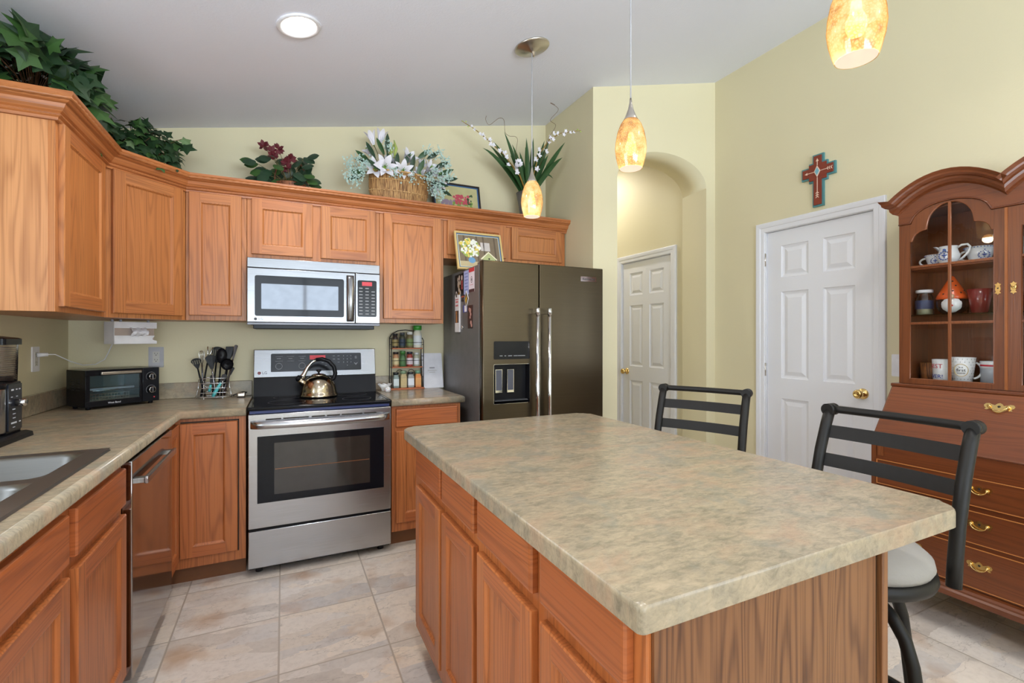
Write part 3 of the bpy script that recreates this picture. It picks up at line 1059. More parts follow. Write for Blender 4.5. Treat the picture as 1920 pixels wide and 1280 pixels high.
# ================================================================== RANGE
t_ = thing('range', 'stainless steel electric range with a black glass cooktop', 'range', (0.209, 3.2, 0))
RX0, RX1, RF = -0.170, 0.587, 2.908
MB().mat(BLACKM).box(RX0 + 0.004, RX1 - 0.004, RF + 0.035, 3.53, 0.03, 0.893).build('body', t_)
for x in (RX0 + 0.05, RX1 - 0.05):
    for y in (RF + 0.08, 3.48):
        MB().mat(BLACKM).cyl((x, y, 0), (x, y, 0.031), 0.018).build('foot', t_)
mb = MB().mat(BGLASS)
mb.box(RX0 - 0.004, RX1 + 0.004, RF + 0.000, 3.455, 0.894, 0.916, bevel=0.008, seg=3)
mb.mat(BLACK).box(RX0 + 0.012, RX0 + 0.018, RF + 0.04, 3.40, 0.9155, 0.9175).box(RX1 - 0.018, RX1 - 0.012, RF + 0.04, 3.40, 0.9155, 0.9175)
ck = mb.build('cooktop', t_)
for x, y, r in ((0.02, 3.07, 0.10), (0.41, 3.07, 0.085), (0.02, 3.31, 0.075), (0.41, 3.31, 0.095)):
    m_ = MB().mat(colr('burner_ring_grey', 60, 60, 64, 0.3))
    m_.loft([[(x + rr * math.cos(2 * PI * k / 40), y + rr * math.sin(2 * PI * k / 40), zz) for k in range(40)] for rr, zz in ((r, 0.9161), (r, 0.9166), (r - 0.003, 0.9166), (r - 0.003, 0.9161))], True, False, False)
    m_.build('burner_ring', ck)
MB().mat(BLUEF).box(RX0 + 0.006, RX1 - 0.006, RF + 0.020, RF + 0.034, 0.878, 0.893).build('film_strip', t_)
od = MB().mat(STEEL).box(RX0, RX1, RF, RF + 0.034, 0.260, 0.876, bevel=0.004).build('oven_door', t_)
m_ = MB().mat(BGLASS).box(-0.126, 0.544, RF - 0.0025, RF + 0.002, 0.395, 0.756, bevel=0.001)
m_.build('glass_panel', od)
MB().mat(OVENGL).box(-0.044, 0.463, RF - 0.0032, RF - 0.0022, 0.436, 0.716).build('oven_window', od)
MB().mat(colr('oven_rack_copper', 150, 100, 60, 0.3, metal=0.6)).box(-0.040, 0.459, RF - 0.0036, RF - 0.0031, 0.572, 0.575).build('rack_line', od)
m_ = MB().mat(DARKREC)
for a, b in ((-0.085, -0.01), (0.0, 0.13), (0.145, 0.215), (0.225, 0.295), (0.305, 0.42), (0.43, 0.50)):
    m_.box(a, b, RF - 0.0006, RF + 0.002, 0.843, 0.850)
m_.build('vent_slots', od)
# bowed handle
hp = []
for k in range(21):
    q = k / 20
    x = RX0 + 0.012 + q * (RX1 - RX0 - 0.024)
    hp.append((x, q))
m_ = MB().mat(STEEL)
loops = []
for x, q in hp:
    bow = 0.020 + 0.030 * math.sin(PI * q) ** 0.6
    if q in (0, 1): bow = 0.004
    yc = RF - bow
    loops.append([(x, yc - 0.010, 0.802), (x, yc - 0.014, 0.818), (x, yc - 0.010, 0.838), (x, yc + 0.002, 0.842), (x, yc + 0.004, 0.800)])
m_.loft(loops, True, True, True)
m_.build('handle', od)
MB().mat(STEEL).box(RX0, RX1, RF + 0.002, RF + 0.034, 0.046, 0.246, bevel=0.004).build('storage_drawer', t_)
MB().mat(BLACK).box(RX0 + 0.004, RX1 - 0.004, RF + 0.012, RF + 0.034, 0.2465, 0.2595).build('drawer_gap', t_)
# backguard
m_ = MB().mat(BLACK)
m_.loft([[(RX0, 3.425, 0.915), (RX0, 3.452, 1.032), (RX0, 3.535, 1.032), (RX0, 3.535, 0.915)], [(RX1, 3.425, 0.915), (RX1, 3.452, 1.032), (RX1, 3.535, 1.032), (RX1, 3.535, 0.915)]], smooth=False)
m_.build('backguard_base', t_)
bf = Fm((RX0, 3.440, 1.034), (1, 0, 0), (0, -1, 0.17), (0, 0.17, 1))
RWD = RX1 - RX0
m_ = MB().mat(STEELM)
m_.prism([(0, 0), (RWD, 0), (RWD, 0.182), (0, 0.182)], bf, -0.055, 0, bevel=0.004)
bg = m_.build('backguard_panel', t_)
m_ = MB().mat(colr('control_glass', 20, 21, 24, 0.15, spec=0.35))
m_.prism([(0.100, 0.035), (0.656, 0.035), (0.660, 0.040), (0.660, 0.148), (0.654, 0.154), (0.104, 0.154), (0.098, 0.148), (0.098, 0.040)], bf, 0.0002, 0.0016)
cp = m_.build('control_panel', bg)
MB().mat(LEDRED).prism([(0.330, 0.112), (0.428, 0.112), (0.428, 0.140), (0.330, 0.140)], bf, 0.0016, 0.0020).build('clock_display', cp)
PRINT = colr('panel_print_grey', 150, 152, 156, 0.5)
m_ = MB().mat(PRINT)
for x in (0.145, 0.213, 0.283):
    for (a, b, c, d) in ((x - 0.022, x + 0.022, 0.134, 0.1352), (x - 0.022, x + 0.022, 0.104, 0.1052), (x - 0.012, x + 0.012, 0.120, 0.123)):
        m_.prism([(a, c), (b, c), (b, d), (a, d)], bf, 0.0016, 0.0019)
for x in (0.145, 0.283):
    m_.loft([[bf(x + r_ * math.cos(2 * PI * k / 28), 0.071 + r_ * math.sin(2 * PI * k / 28), 0.0018) for k in range(28)] for r_ in (0.0205, 0.0185)], True, False, False)
for i in range(3):
    for j in range(4):
        x, z = 0.545 + i * 0.024, 0.134 - j * 0.022
        if j == 3 and i != 1: continue
        m_.prism([(x - 0.002, z - 0.003), (x + 0.002, z - 0.003), (x + 0.002, z + 0.003), (x - 0.002, z + 0.003)], bf, 0.0016, 0.0019)
for x, z in ((0.482, 0.134), (0.512, 0.134), (0.482, 0.112), (0.512, 0.112), (0.410, 0.090), (0.440, 0.090), (0.512, 0.090), (0.430, 0.068), (0.475, 0.068), (0.625, 0.128), (0.625, 0.118)):
    m_.prism([(x - 0.007, z - 0.0015), (x + 0.007, z - 0.0015), (x + 0.007, z + 0.0015), (x - 0.007, z + 0.0015)], bf, 0.0016, 0.0019)
m_.prism([(0.612, 0.085), (0.625, 0.070), (0.638, 0.085), (0.632, 0.085), (0.625, 0.077), (0.618, 0.085)], bf, 0.0016, 0.0019)
m_.build('printed_keys', cp)
LOGOG = colr('logo_grey', 70, 70, 76, 0.35)
text('LG', 0.024, lambda a, b, c=0: bf(0.062 + a, 0.030 + b, c), LOGOG, bg, 'logo_lettering', c=0.0006)
m_ = MB().mat(colr('logo_maroon', 130, 60, 66, 0.4))
m_.prism([(0.032 + 0.010 * math.cos(2 * PI * k / 20), 0.030 + 0.010 * math.sin(2 * PI * k / 20)) for k in range(20)], bf, 0.0002, 0.0010)
m_.build('logo_disc', bg)

# ================================================================== MICROWAVE
t_ = thing('microwave', 'stainless over-the-range microwave with a black keypad', 'microwave', (0.19, 3.35, 1.366))
MX0, MX1, MF = -0.190, 0.566, 3.160
MB().mat(BLACKM).box(MX0 + 0.004, MX1 - 0.004, MF + 0.03, YB - 0.004, 1.372, 1.7605).build('body', t_)
MB().mat(BLACK).box(MX0 + 0.03, MX1 - 0.03, MF + 0.035, YB - 0.03, 1.343, 1.373, bevel=0.004).build('vent_base', t_)
MB().mat(STEELM).box(MX0, MX1, MF + 0.003, MF + 0.032, 1.702, 1.7600, bevel=0.003).build('top_vent_panel', t_)
MB().mat(colr('lower_trim_grey', 100, 100, 104, 0.35, metal=0.8)).box(MX0, MX1, MF + 0.001, MF + 0.034, 1.366, 1.381, bevel=0.002).build('lower_trim', t_)
md = MB().mat(STEELM).box(MX0, 0.412, MF, MF + 0.03, 1.382, 1.700, bevel=0.003).build('door', t_)
mf = Fm((0, MF, 0), (1, 0, 0), (0, -1, 0))


def rr2(x0, x1, z0, z1, r, n=5):
    return [(p[0], p[1]) for p in rrect(x0, x1, z0, z1, r, 0, n)]


MB().mat(colr('microwave_bezel', 10, 14, 22, 0.08, spec=0.4)).prism(rr2(-0.150, 0.345, 1.418, 1.657, 0.012), mf, 0.0003, 0.0025).build('window_bezel', md)
MB().mat(MICGL).prism(rr2(-0.116, 0.311, 1.460, 1.609, 0.003), mf, 0.0025, 0.0032).build('door_window', md)
m_ = MB().mat(STEELM)
loops = []
for k in range(15):
    q = k / 14
    z = 1.392 + q * 0.290
    bow = 0.012 + 0.022 * math.sin(PI * q)
    loops.append([(0.360, MF - bow, z), (0.368, MF - bow - 0.008, z), (0.396, MF - bow - 0.008, z), (0.404, MF - bow, z), (0.404, MF - 0.0005, z), (0.360, MF - 0.0005, z)])
m_.loft(loops, True, True, True)
m_.build('handle', md)
text('LG', 0.020, lambda a, b, c=0: mf(-0.118 + a, 1.4005 + b, c), colr('logo_dark_letters', 60, 60, 66, 0.4), md, 'logo_lettering', c=0.0007)
MB().mat(colr('logo_dark', 40, 40, 46, 0.4)).prism([(-0.146 + 0.008 * math.cos(2 * PI * k / 20), 1.4005 + 0.008 * math.sin(2 * PI * k / 20)) for k in range(20)], mf, 0.0002, 0.001).build('logo_disc', md)
mc = MB().mat(STEELM).box(0.414, MX1, MF, MF + 0.03, 1.382, 1.700, bevel=0.003).build('control_side', t_)
kp = MB().mat(colr('keypad_black', 8, 9, 12, 0.2, spec=0.3)).prism(rr2(0.427, 0.545, 1.424, 1.657, 0.010), mf, 0.0003, 0.0025).build('keypad', mc)
MB().mat(LEDRED).prism(rr2(0.454, 0.516, 1.622, 1.647, 0.002), mf, 0.0025, 0.0029).build('clock_display', kp)
m_ = MB().mat(PRINT)
for j in range(9):
    for i in range(3):
        if (j == 0 and i == 2): continue
        x, z = 0.447 + i * 0.038, 1.606 - j * 0.0205
        m_.prism(rr2(x - 0.011, x + 0.011, z - 0.003, z + 0.003, 0.002, 2), mf, 0.0025, 0.0028)
m_.build('printed_keys', kp)

# ================================================================== REFRIGERATOR
t_ = thing('refrigerator', 'side-by-side dark stainless refrigerator with an ice and water dispenser', 'refrigerator', (1.566, 3.1, 0))
FX0, FX1, FF, FTOP = 1.113, 2.020, 2.732, 1.775
MB().mat(FSIDE).box(FX0 + 0.002, FX1 - 0.002, FF + 0.070, 3.54, 0.012, 1.755, bevel=0.003).build('body', t_)
MB().mat(BLACK).box(FX0 + 0.03, FX1 - 0.03, FF + 0.09, 3.50, 0.0, 0.013).build('base', t_)
MB().mat(colr('gasket_brown', 70, 48, 40, 0.6)).box(FX0 + 0.012, FX1 - 0.012, FF + 0.052, FF + 0.069, 0.06, 1.752).build('gasket', t_)
MB().mat(FSIDE).box(FX0 + 0.01, FX0 + 0.09, FF + 0.02, FF + 0.12, 1.7555, 1.774, bevel=0.004).box(FX1 - 0.09, FX1 - 0.01, FF + 0.02, FF + 0.12, 1.7555, 1.774, bevel=0.004).build('hinge_cover', t_)
SPLIT = 1.510
ff = Fm((0, FF, 0), (1, 0, 0), (0, -1, 0))
# freezer door with a recess for the dispenser
m_ = MB().mat(FRIDGE)
dx0, dx1, dz0, dz1 = 1.186, 1.438, 0.874, 1.122
x0, x1, z0, z1 = FX0, SPLIT - 0.002, 0.06, 1.772
ed_ = 0.004
b = [m_.pts([ff(x0 + i, z0 + i, d), ff(x1 - i, z0 + i, d), ff(x1 - i, z1 - i, d), ff(x0 + i, z1 - i, d)]) for i, d in ((0, -0.052), (0, -0.006), (0.0017, -0.0017), (0.006, 0.0))]
m_.face(list(reversed(b[0])))
for a, c in zip(b, b[1:]):
    for i in range(4):
        m_.face([a[i], a[(i + 1) % 4], c[(i + 1) % 4], c[i]], True)
xs, zs = [x0 + 0.006, dx0, dx1, x1 - 0.006], [z0 + 0.006, dz0, dz1, z1 - 0.006]
for i in range(3):
    for j in range(3):
        if (i, j) == (1, 1):
            m_.mat(BLACK)
            q0 = m_.pts([ff(dx0, dz0, 0), ff(dx1, dz0, 0), ff(dx1, dz1, 0), ff(dx0, dz1, 0)])
            q1 = m_.pts([ff(dx0 + 0.006, dz0 + 0.012, -0.046), ff(dx1 - 0.006, dz0 + 0.012, -0.046), ff(dx1 - 0.006, dz1 - 0.004, -0.046), ff(dx0 + 0.006, dz1 - 0.004, -0.046)])
            for k in range(4):
                m_.face([q0[k], q0[(k + 1) % 4], q1[(k + 1) % 4], q1[k]])
            m_.face(q1)
            m_.mat(FRIDGE)
        else:
            m_.poly([ff(xs[i], zs[j], 0), ff(xs[i + 1], zs[j], 0), ff(xs[i + 1], zs[j + 1], 0), ff(xs[i], zs[j + 1], 0)])
fd = m_.build('freezer_door', t_)
rd = MB().mat(FRIDGE).box(SPLIT + 0.003, FX1, FF, FF + 0.052, 0.06, 1.772, bevel=0.006, seg=3).build('fridge_door', t_)
MB().mat(BGLASS).prism(rr2(1.186, 1.438, 1.154, 1.268, 0.008), ff, 0.0003, 0.003).build('dispenser_panel', fd)
m_ = MB().mat(PRINT)
for a, b_ in ((1.225, 1.245), (1.258, 1.270), (1.283, 1.312), (1.322, 1.350), (1.352, 1.405)):
    m_.prism([(a, 1.174), (b_, 1.174), (b_, 1.178), (a, 1.178)], ff, 0.003, 0.0033)
m_.build('printed_keys', fd)
MB().mat(CHROME).ring_prism(rr2(dx0 - 0.0015, dx1 + 0.0015, dz0 - 0.0015, dz1 + 0.0015, 0.009), rr2(dx0, dx1, dz0, dz1, 0.008), ff, 0.0003, 0.002).build('dispenser_frame', fd)
for xx in (1.236, 1.318):
    m_ = MB().mat(colr('paddle_grey', 78, 80, 92, 0.35))
    m_.prism([(xx - 0.022, 0.945), (xx + 0.022, 0.945), (xx + 0.022, 1.085), (xx - 0.022, 1.085)], ff, -0.044, -0.036)
    m_.mat(CHROME).ring_prism([(xx - 0.024, 0.940), (xx + 0.024, 0.940), (xx + 0.024, 1.088), (xx - 0.024, 1.088)], [(xx - 0.021, 0.955), (xx + 0.021, 0.955), (xx + 0.021, 1.085), (xx - 0.021, 1.085)], ff, -0.040, -0.033)
    m_.build('dispenser_paddle', fd)
MB().mat(colr('tray_grey', 60, 62, 68, 0.3)).prism([(dx0 + 0.008, 0.889), (dx1 - 0.008, 0.889), (dx1 - 0.012, 0.896), (dx0 + 0.012, 0.896)], ff, -0.042, -0.004).build('drip_tray', fd)
for xx, par in ((1.468, fd), (1.556, rd)):
    m_ = MB().mat(CHROME)
    m_.tube([(xx, FF - 0.058, 0.30), (xx, FF - 0.058, 1.480)], 0.0125, 16)
    for zz in (0.335, 1.458):
        m_.box(xx - 0.012, xx + 0.012, FF - 0.058, FF - 0.0005, zz - 0.014, zz + 0.014, bevel=0.003)
        m_.cyl((xx, FF - 0.058, zz - 0.022), (xx, FF - 0.058, zz + 0.022), 0.0150, seg=16)
    m_.build('handle', par)
bdg = MB().mat(CHROME).prism(rr2(1.832, 1.962, 1.676, 1.710, 0.002, 2), ff, 0.0003, 0.003).build('badge', rd)
text('KitchenAid', 0.022, lambda a, b, c=0: ff(1.897 + a, 1.693 + b, c), colr('badge_letter', 40, 40, 42, 0.4), bdg, 'badge_lettering', c=0.0033)


# papers and magnets on the refrigerator's left side
sf = Fm((FX0 + 0.002, 0, 0), (0, -1, 0), (-1, 0, 0))        # a = -y, b = z


def side_card(name, label, cat, y0, y1, z0, z1, m, th=0.0016, group='papers and magnets on the refrigerator side'):
    mb = MB().mat(m)
    mb.prism([(-y1, z0), (-y0, z0), (-y0, z1), (-y1, z1)], sf, 0.0004, th)
    return tag(mb.build(name), label, cat, group), th


def deco(o, rects, m, name='print', c0=0.0017, c1=0.0020):
    mb = MB().mat(m)
    for a, b, c, d in rects:
        mb.prism([(-b, c), (-a, c), (-a, d), (-b, d)], sf, c0, c1)
    return mb.build(name, o)


o, _ = side_card('photo_card', 'dark photo card at the top left of the refrigerator side', 'photo', 3.085, 3.265, 1.575, 1.735, colr('photo_black', 24, 20, 22, 0.35))
mb = MB()
for cc, pts in (((196, 178, 160), [(3.20, 1.70, .012), (3.17, 1.71, .014), (3.19, 1.665, .02), (3.155, 1.675, .013), (3.175, 1.63, .018), (3.15, 1.605, .012)]), ((206, 96, 96), [(3.115, 1.655, .010), (3.115, 1.675, .010), (3.115, 1.635, .010)]), ((214, 196, 190), [(3.118, 1.705, .014), (3.235, 1.60, .016), (3.25, 1.585, .012)]), ((170, 126, 60), [(3.18, 1.60, .012), (3.165, 1.645, .010)])):
    mb.mat(colr('photo_%d_%d' % cc[:2], *cc, 0.5))
    for y, z, r in pts:
        mb.prism([(-y + r * math.cos(2 * PI * k / 10), z + 1.3 * r * math.sin(2 * PI * k / 10)) for k in range(10)], sf, 0.0016, 0.0019)
mb.build('photo_image', o)
o, _ = side_card('note_sheet', 'pale blue printed note on the refrigerator side', 'note', 2.985, 3.080, 1.580, 1.742, colr('paper_blue', 164, 176, 222, 0.7))
deco(o, [(3.0, 3.06, 1.72 - k * 0.022, 1.726 - k * 0.022) for k in range(6)], colr('ink_blue', 116, 128, 186, 0.7))
o, _ = side_card('notice_card', 'white notice card with a red heading on the refrigerator side', 'card', 2.880, 2.980, 1.590, 1.748, colr('paper_white_card', 222, 214, 222, 0.6))
deco(o, [(2.880, 2.980, 1.722, 1.748)], colr('ink_red', 196, 50, 60, 0.6))
deco(o, [(2.880, 2.980, 1.590, 1.610)], colr('ink_brown', 70, 44, 48, 0.6), 'footer_band')
mb = MB().mat(colr('ink_grey', 70, 62, 76, 0.6))
mb.ring_prism([(-2.93 + .016 * math.cos(2 * PI * k / 20), 1.672 + .022 * math.sin(2 * PI * k / 20)) for k in range(20)], [(-2.93 + .012 * math.cos(2 * PI * k / 20), 1.672 + .018 * math.sin(2 * PI * k / 20)) for k in range(20)], sf, 0.0017, 0.0020)
mb.prism([(-2.936, 1.664), (-2.924, 1.664), (-2.924, 1.680), (-2.936, 1.680)], sf, 0.0017, 0.0020)
mb.build('emblem', o)
deco(o, [(2.900, 2.960, 1.636, 1.640)], colr('ink_pink', 206, 150, 160, 0.6), 'caption')
o, _ = side_card('list_pad', 'tall narrow notepad with an animal photo, low on the refrigerator side', 'notepad', 3.150, 3.235, 1.330, 1.590, colr('pad_white', 224, 220, 220, 0.7), 0.012)
deco(o, [(3.155, 3.228, 1.395, 1.480)], colr('photo_dark', 92, 70, 60, 0.5), 'photo_print', 0.0122, 0.0126)
mb = MB().mat(colr('fur_orange', 196, 134, 78, 0.7))
mb.prism([(-3.20 + .014 * math.cos(2 * PI * k / 14), 1.465 + .012 * math.sin(2 * PI * k / 14)) for k in range(14)], sf, 0.0127, 0.0131)
mb.prism([(-3.208, 1.396), (-3.182, 1.396), (-3.190, 1.462), (-3.206, 1.462)], sf, 0.0127, 0.0131)
mb.build('animal_print', o)
deco(o, [(3.160, 3.225, 1.555, 1.562), (3.165, 3.22, 1.535, 1.548), (3.165, 3.22, 1.51, 1.522)], colr('ink_rose', 204, 116, 116, 0.7), 'heading', 0.0122, 0.0126)
deco(o, [(3.180, 3.200, 1.575, 1.602)], CHROME, 'clip', 0.0122, 0.016)
o, _ = side_card('magnet', 'small dark rectangular magnet left of the diamond magnet', 'magnet', 3.060, 3.130, 1.540, 1.585, colr('magnet_dark', 50, 46, 48, 0.4), 0.003)
deco(o, [(3.066, 3.124, 1.568, 1.576)], colr('ink_rust', 190, 90, 60, 0.6), 'stripe', 0.0031, 0.0034)
mb = MB().mat(colr('magnet_white_edge', 222, 222, 216, 0.5))
dm = lambda r, c0, c1: mb.prism([(-3.025 - r * 0.72, 1.552), (-3.025, 1.552 - r), (-3.025 + r * 0.72, 1.552), (-3.025, 1.552 + r)], sf, c0, c1)
dm(0.056, 0.0004, 0.004)
mb.mat(colr('magnet_sign_dark', 66, 62, 62, 0.5)); dm(0.046, 0.0041, 0.0045)
mb.mat(colr('magnet_yellow', 214, 172, 50, 0.5)); mb.prism([(-3.044, 1.545), (-3.026, 1.520), (-3.010, 1.552), (-3.022, 1.575)], sf, 0.0046, 0.0049)
tag(mb.build('diamond_magnet'), 'diamond-shaped yellow and black road-sign magnet on the refrigerator side', 'magnet', 'papers and magnets on the refrigerator side')
o, _ = side_card('note_card', 'small blue and white card under the diamond magnet', 'card', 3.018, 3.092, 1.462, 1.512, colr('card_blue', 70, 84, 160, 0.5), 0.0022)
deco(o, [(3.020, 3.066, 1.466, 1.508)], PAPER, 'white_half', 0.0023, 0.0026)
o, _ = side_card('photo_strip', 'narrow vertical photo strip at the right of the refrigerator side', 'photo', 2.910, 3.000, 1.352, 1.505, colr('strip_dark', 56, 34, 36, 0.4), 0.0022)
mb = MB().mat(colr('skin_tone_print', 206, 156, 144, 0.6))
for y, z, r in ((2.955, 1.470, .016), (2.970, 1.478, .012), (2.945, 1.445, .012), (2.955, 1.425, .010), (2.940, 1.390, .014), (2.930, 1.372, .012)):
    mb.prism([(-y + r * math.cos(2 * PI * k / 10), z + r * math.sin(2 * PI * k / 10)) for k in range(10)], sf, 0.0023, 0.0026)
mb.build('photo_image', o)
mb = MB().mat(CHROME).lathe([(0.012, 0), (0.013, 0.004), (0.012, 0.009), (0.001, 0.010)], (FX0 + 0.0015, 3.098, 1.362), 20, Matrix.Rotation(-PI / 2, 4, 'Y'))
tag(mb.build('round_magnet'), 'small round silver magnet clip beside the notepad', 'magnet', 'papers and magnets on the refrigerator side')


# ================================================================== FRAMED PAINTINGS
def painting(name, label, base, w, h, lean, frame_m, mat_m, picture, yaw=0.0):
    t_ = thing(name, label, 'painting', base, yaw)
    R = TF[t_.name].to_3x3()
    u = R @ Vector((1, 0, 0))
    vv = R @ Vector((0, math.sin(lean), math.cos(lean)))
    n = R @ Vector((0, -math.cos(lean), math.sin(lean)))
    fr = Fm(Vector(base), u, n, vv)
    a, b = w / 2, h
    f = 0.012
    mb = MB().mat(frame_m)
    mb.ring_prism([(-a, 0), (a, 0), (a, b), (-a, b)], [(-a + f, f), (a - f, f), (a - f, b - f), (-a + f, b - f)], fr, 0, 0.018)
    mb.build('frame', t_)
    MB().mat(mat_m).prism([(-a + f, f), (a - f, f), (a - f, b - f), (-a + f, b - f)], fr, 0.002, 0.010).build('mat_border', t_)
    mb = MB()
    picture(mb, fr, a, b)
    mb.build('picture', t_)
    return t_


def blob(mb, fr, x, y, r, c, asp=1.0, n=8, ph=0.0):
    mb.prism([(x + r * math.cos(2 * PI * k / n + ph), y + asp * r * math.sin(2 * PI * k / n + ph)) for k in range(n)], fr, c, c + 0.0002)


def pic_house(mb, fr, a, b):
    r = random.Random(3)
    i = 0.024
    mb.mat(colr('mat_line_cream', 206, 214, 196, 0.7)).ring_prism([(-a + i - 0.004, i - 0.004), (a - i + 0.004, i - 0.004), (a - i + 0.004, b - i + 0.004), (-a + i - 0.004, b - i + 0.004)], [(-a + i, i), (a - i, i), (a - i, b - i), (-a + i, b - i)], fr, 0.0101, 0.0107)
    mb.mat(colr('art_barnwood', 122, 108, 88, 0.7)).prism([(-a + i, i), (a - i, i), (a - i, b - i), (-a + i, b - i)], fr, 0.0101, 0.0106)
    mb.mat(colr('art_barnwood_dark', 96, 84, 68, 0.7))
    for x in (-0.115, -0.02, 0.03, 0.115):
        mb.prism([(x, i + 0.04), (x + 0.012, i + 0.04), (x + 0.012, b - i), (x, b - i)], fr, 0.0107, 0.0109)
    mb.mat(colr('art_window', 196, 190, 186, 0.7)).prism([(0.012, 0.150), (0.082, 0.150), (0.082, 0.215), (0.012, 0.215)], fr, 0.0107, 0.0109)
    mb.mat(colr('art_table', 190, 176, 140, 0.7)).prism([(-a + i, i), (a - i, i), (a - i, 0.062), (-a + i, 0.062)], fr, 0.0107, 0.0109)
    mb.mat(colr('art_blue_vase', 104, 150, 190, 0.6)); blob(mb, fr, -0.065, 0.072, 0.026, 0.0110, 0.9, 14)
    for k in range(110):
        t_ = r.random() * 2 * PI; q = math.sqrt(r.random())
        x, y = -0.07 + 0.074 * q * math.cos(t_), 0.168 + 0.070 * q * math.sin(t_)
        mb.mat(colr('art_leaf', 150, 168, 84, 0.7) if k % 4 == 0 else colr('art_petal_white', 226, 228, 220, 0.7) if k % 4 < 3 else colr('art_yellow', 220, 200, 96, 0.7))
        blob(mb, fr, x, y, 0.008 + 0.006 * r.random(), 0.0111 + k * 0.000005, 1, 6, r.random())
    mb.mat(colr('art_birdhouse', 172, 180, 128, 0.7)).prism([(0.020, 0.040), (0.112, 0.040), (0.112, 0.090), (0.066, 0.132), (0.020, 0.090)], fr, 0.0117, 0.0119)
    mb.mat(colr('art_roof', 226, 222, 190, 0.7)).prism([(0.008, 0.080), (0.066, 0.134), (0.124, 0.080), (0.128, 0.088), (0.066, 0.146), (0.002, 0.088)], fr, 0.0120, 0.0122)
    mb.mat(BLACKM); blob(mb, fr, 0.066, 0.090, 0.007, 0.0121, 1, 12)


def pic_cart(mb, fr, a, b):
    r = random.Random(5)
    i = 0.022
    mb.mat(colr('art_meadow', 190, 184, 136, 0.7)).prism([(-a + i, i), (a - i, i), (a - i, b - i), (-a + i, b - i)], fr, 0.0101, 0.0106)
    mb.mat(colr('art_cart', 136, 112, 80, 0.7)).prism([(-0.09, 0.05), (0.09, 0.05), (0.11, 0.115), (-0.11, 0.115)], fr, 0.0107, 0.0109)
    mb.mat(colr('art_cart_dark', 88, 70, 50, 0.7)).prism([(0.035, 0.03), (0.048, 0.03), (0.048, 0.13), (0.035, 0.13)], fr, 0.0110, 0.0111)
    mb.ring_prism([(-0.08 + .045 * math.cos(2 * PI * k / 20), 0.07 + .045 * math.sin(2 * PI * k / 20)) for k in range(20)], [(-0.08 + .038 * math.cos(2 * PI * k / 20), 0.07 + .038 * math.sin(2 * PI * k / 20)) for k in range(20)], fr, 0.0110, 0.0112)
    for k in range(130):
        g = k % 3
        if g == 0: m_, cx_, cz_, sx_, sz_ = colr('art_lilac', 150, 132, 150, 0.7), -0.07, 0.150, 0.05, 0.04
        elif g == 1: m_, cx_, cz_, sx_, sz_ = colr('art_green', 130, 158, 76, 0.7), 0.04, 0.150, 0.075, 0.045
        else: m_, cx_, cz_, sx_, sz_ = colr('art_rose', 196, 80, 96, 0.7), 0.035, 0.205, 0.06, 0.035
        mb.mat(m_)
        blob(mb, fr, cx_ + r.uniform(-sx_, sx_), cz_ + r.uniform(-sz_, sz_), 0.008 + 0.007 * r.random(), 0.0113 + k * 0.000006, 1, 6, r.random())
    mb.mat(colr('art_hedge', 72, 96, 66, 0.7))
    for k in range(14):
        blob(mb, fr, 0.085 + r.uniform(0, 0.05), 0.17 + r.uniform(0, 0.09), 0.008, 0.0122, 1, 5, r.random())


BLUEMAT = colr('mat_blue', 66, 104, 150, 0.7)
painting('framed_painting', 'painting of daisies and a birdhouse standing on top of the refrigerator', (1.245, 3.085, 1.756), 0.352, 0.285, 0.30, GOLDP, BLUEMAT, pic_house)
painting('framed_painting', 'dark-framed painting of a flower cart leaning on the wall above the cabinets', (1.205, 3.452, 2.151), 0.385, 0.335, 0.22, colr('picture_frame_dark', 44, 34, 32, 0.4), BLUEMAT, pic_cart)

# ================================================================== SECRETARY DESK WITH GLAZED HUTCH
HY0, HY1 = 0.530, 1.345           # hutch sides (y)
HC = (HY0 + HY1) / 2
HX = 2.850                        # hutch front plane
BX = 2.650                        # drawer front plane
BY0, BY1 = 0.508, 1.368
t_ = thing('secretary_cabinet', 'cherry secretary desk with a slanted lid and glazed double-arched hutch, right of the white door', 'cabinet', (2.88, HC, 0))
hf = Fm((HX, 0, 0), (0, -1, 0), (-1, 0, 0))          # a=-y, b=z
bfm = Fm((BX, 0, 0), (0, -1, 0), (-1, 0, 0))
WB = XR - 0.006
# base case: side profile with the slanted front
mb = MB().mat(MAPLEV)
sidep = [(BX, 0.166), (WB, 0.166), (WB, 1.045), (HX - 0.012, 1.045), (BX, 0.785)]
sfm = Fm((0, 0, 0), (1, 0, 0), (0, -1, 0))
for ya, yb_ in ((BY0, BY0 + 0.022), (BY1 - 0.022, BY1)):
    mb.prism(sidep, sfm, -yb_, -ya)
mb.mat(MAPLEH)
mb.prism([(BX + 0.004, 0.170), (WB, 0.170), (WB, 1.040), (HX + 0.02, 1.040), (BX + 0.03, 0.785), (BX + 0.004, 0.785)], sfm, -(BY1 - 0.020), -(BY0 + 0.020))
mb.build('desk_case', t_)
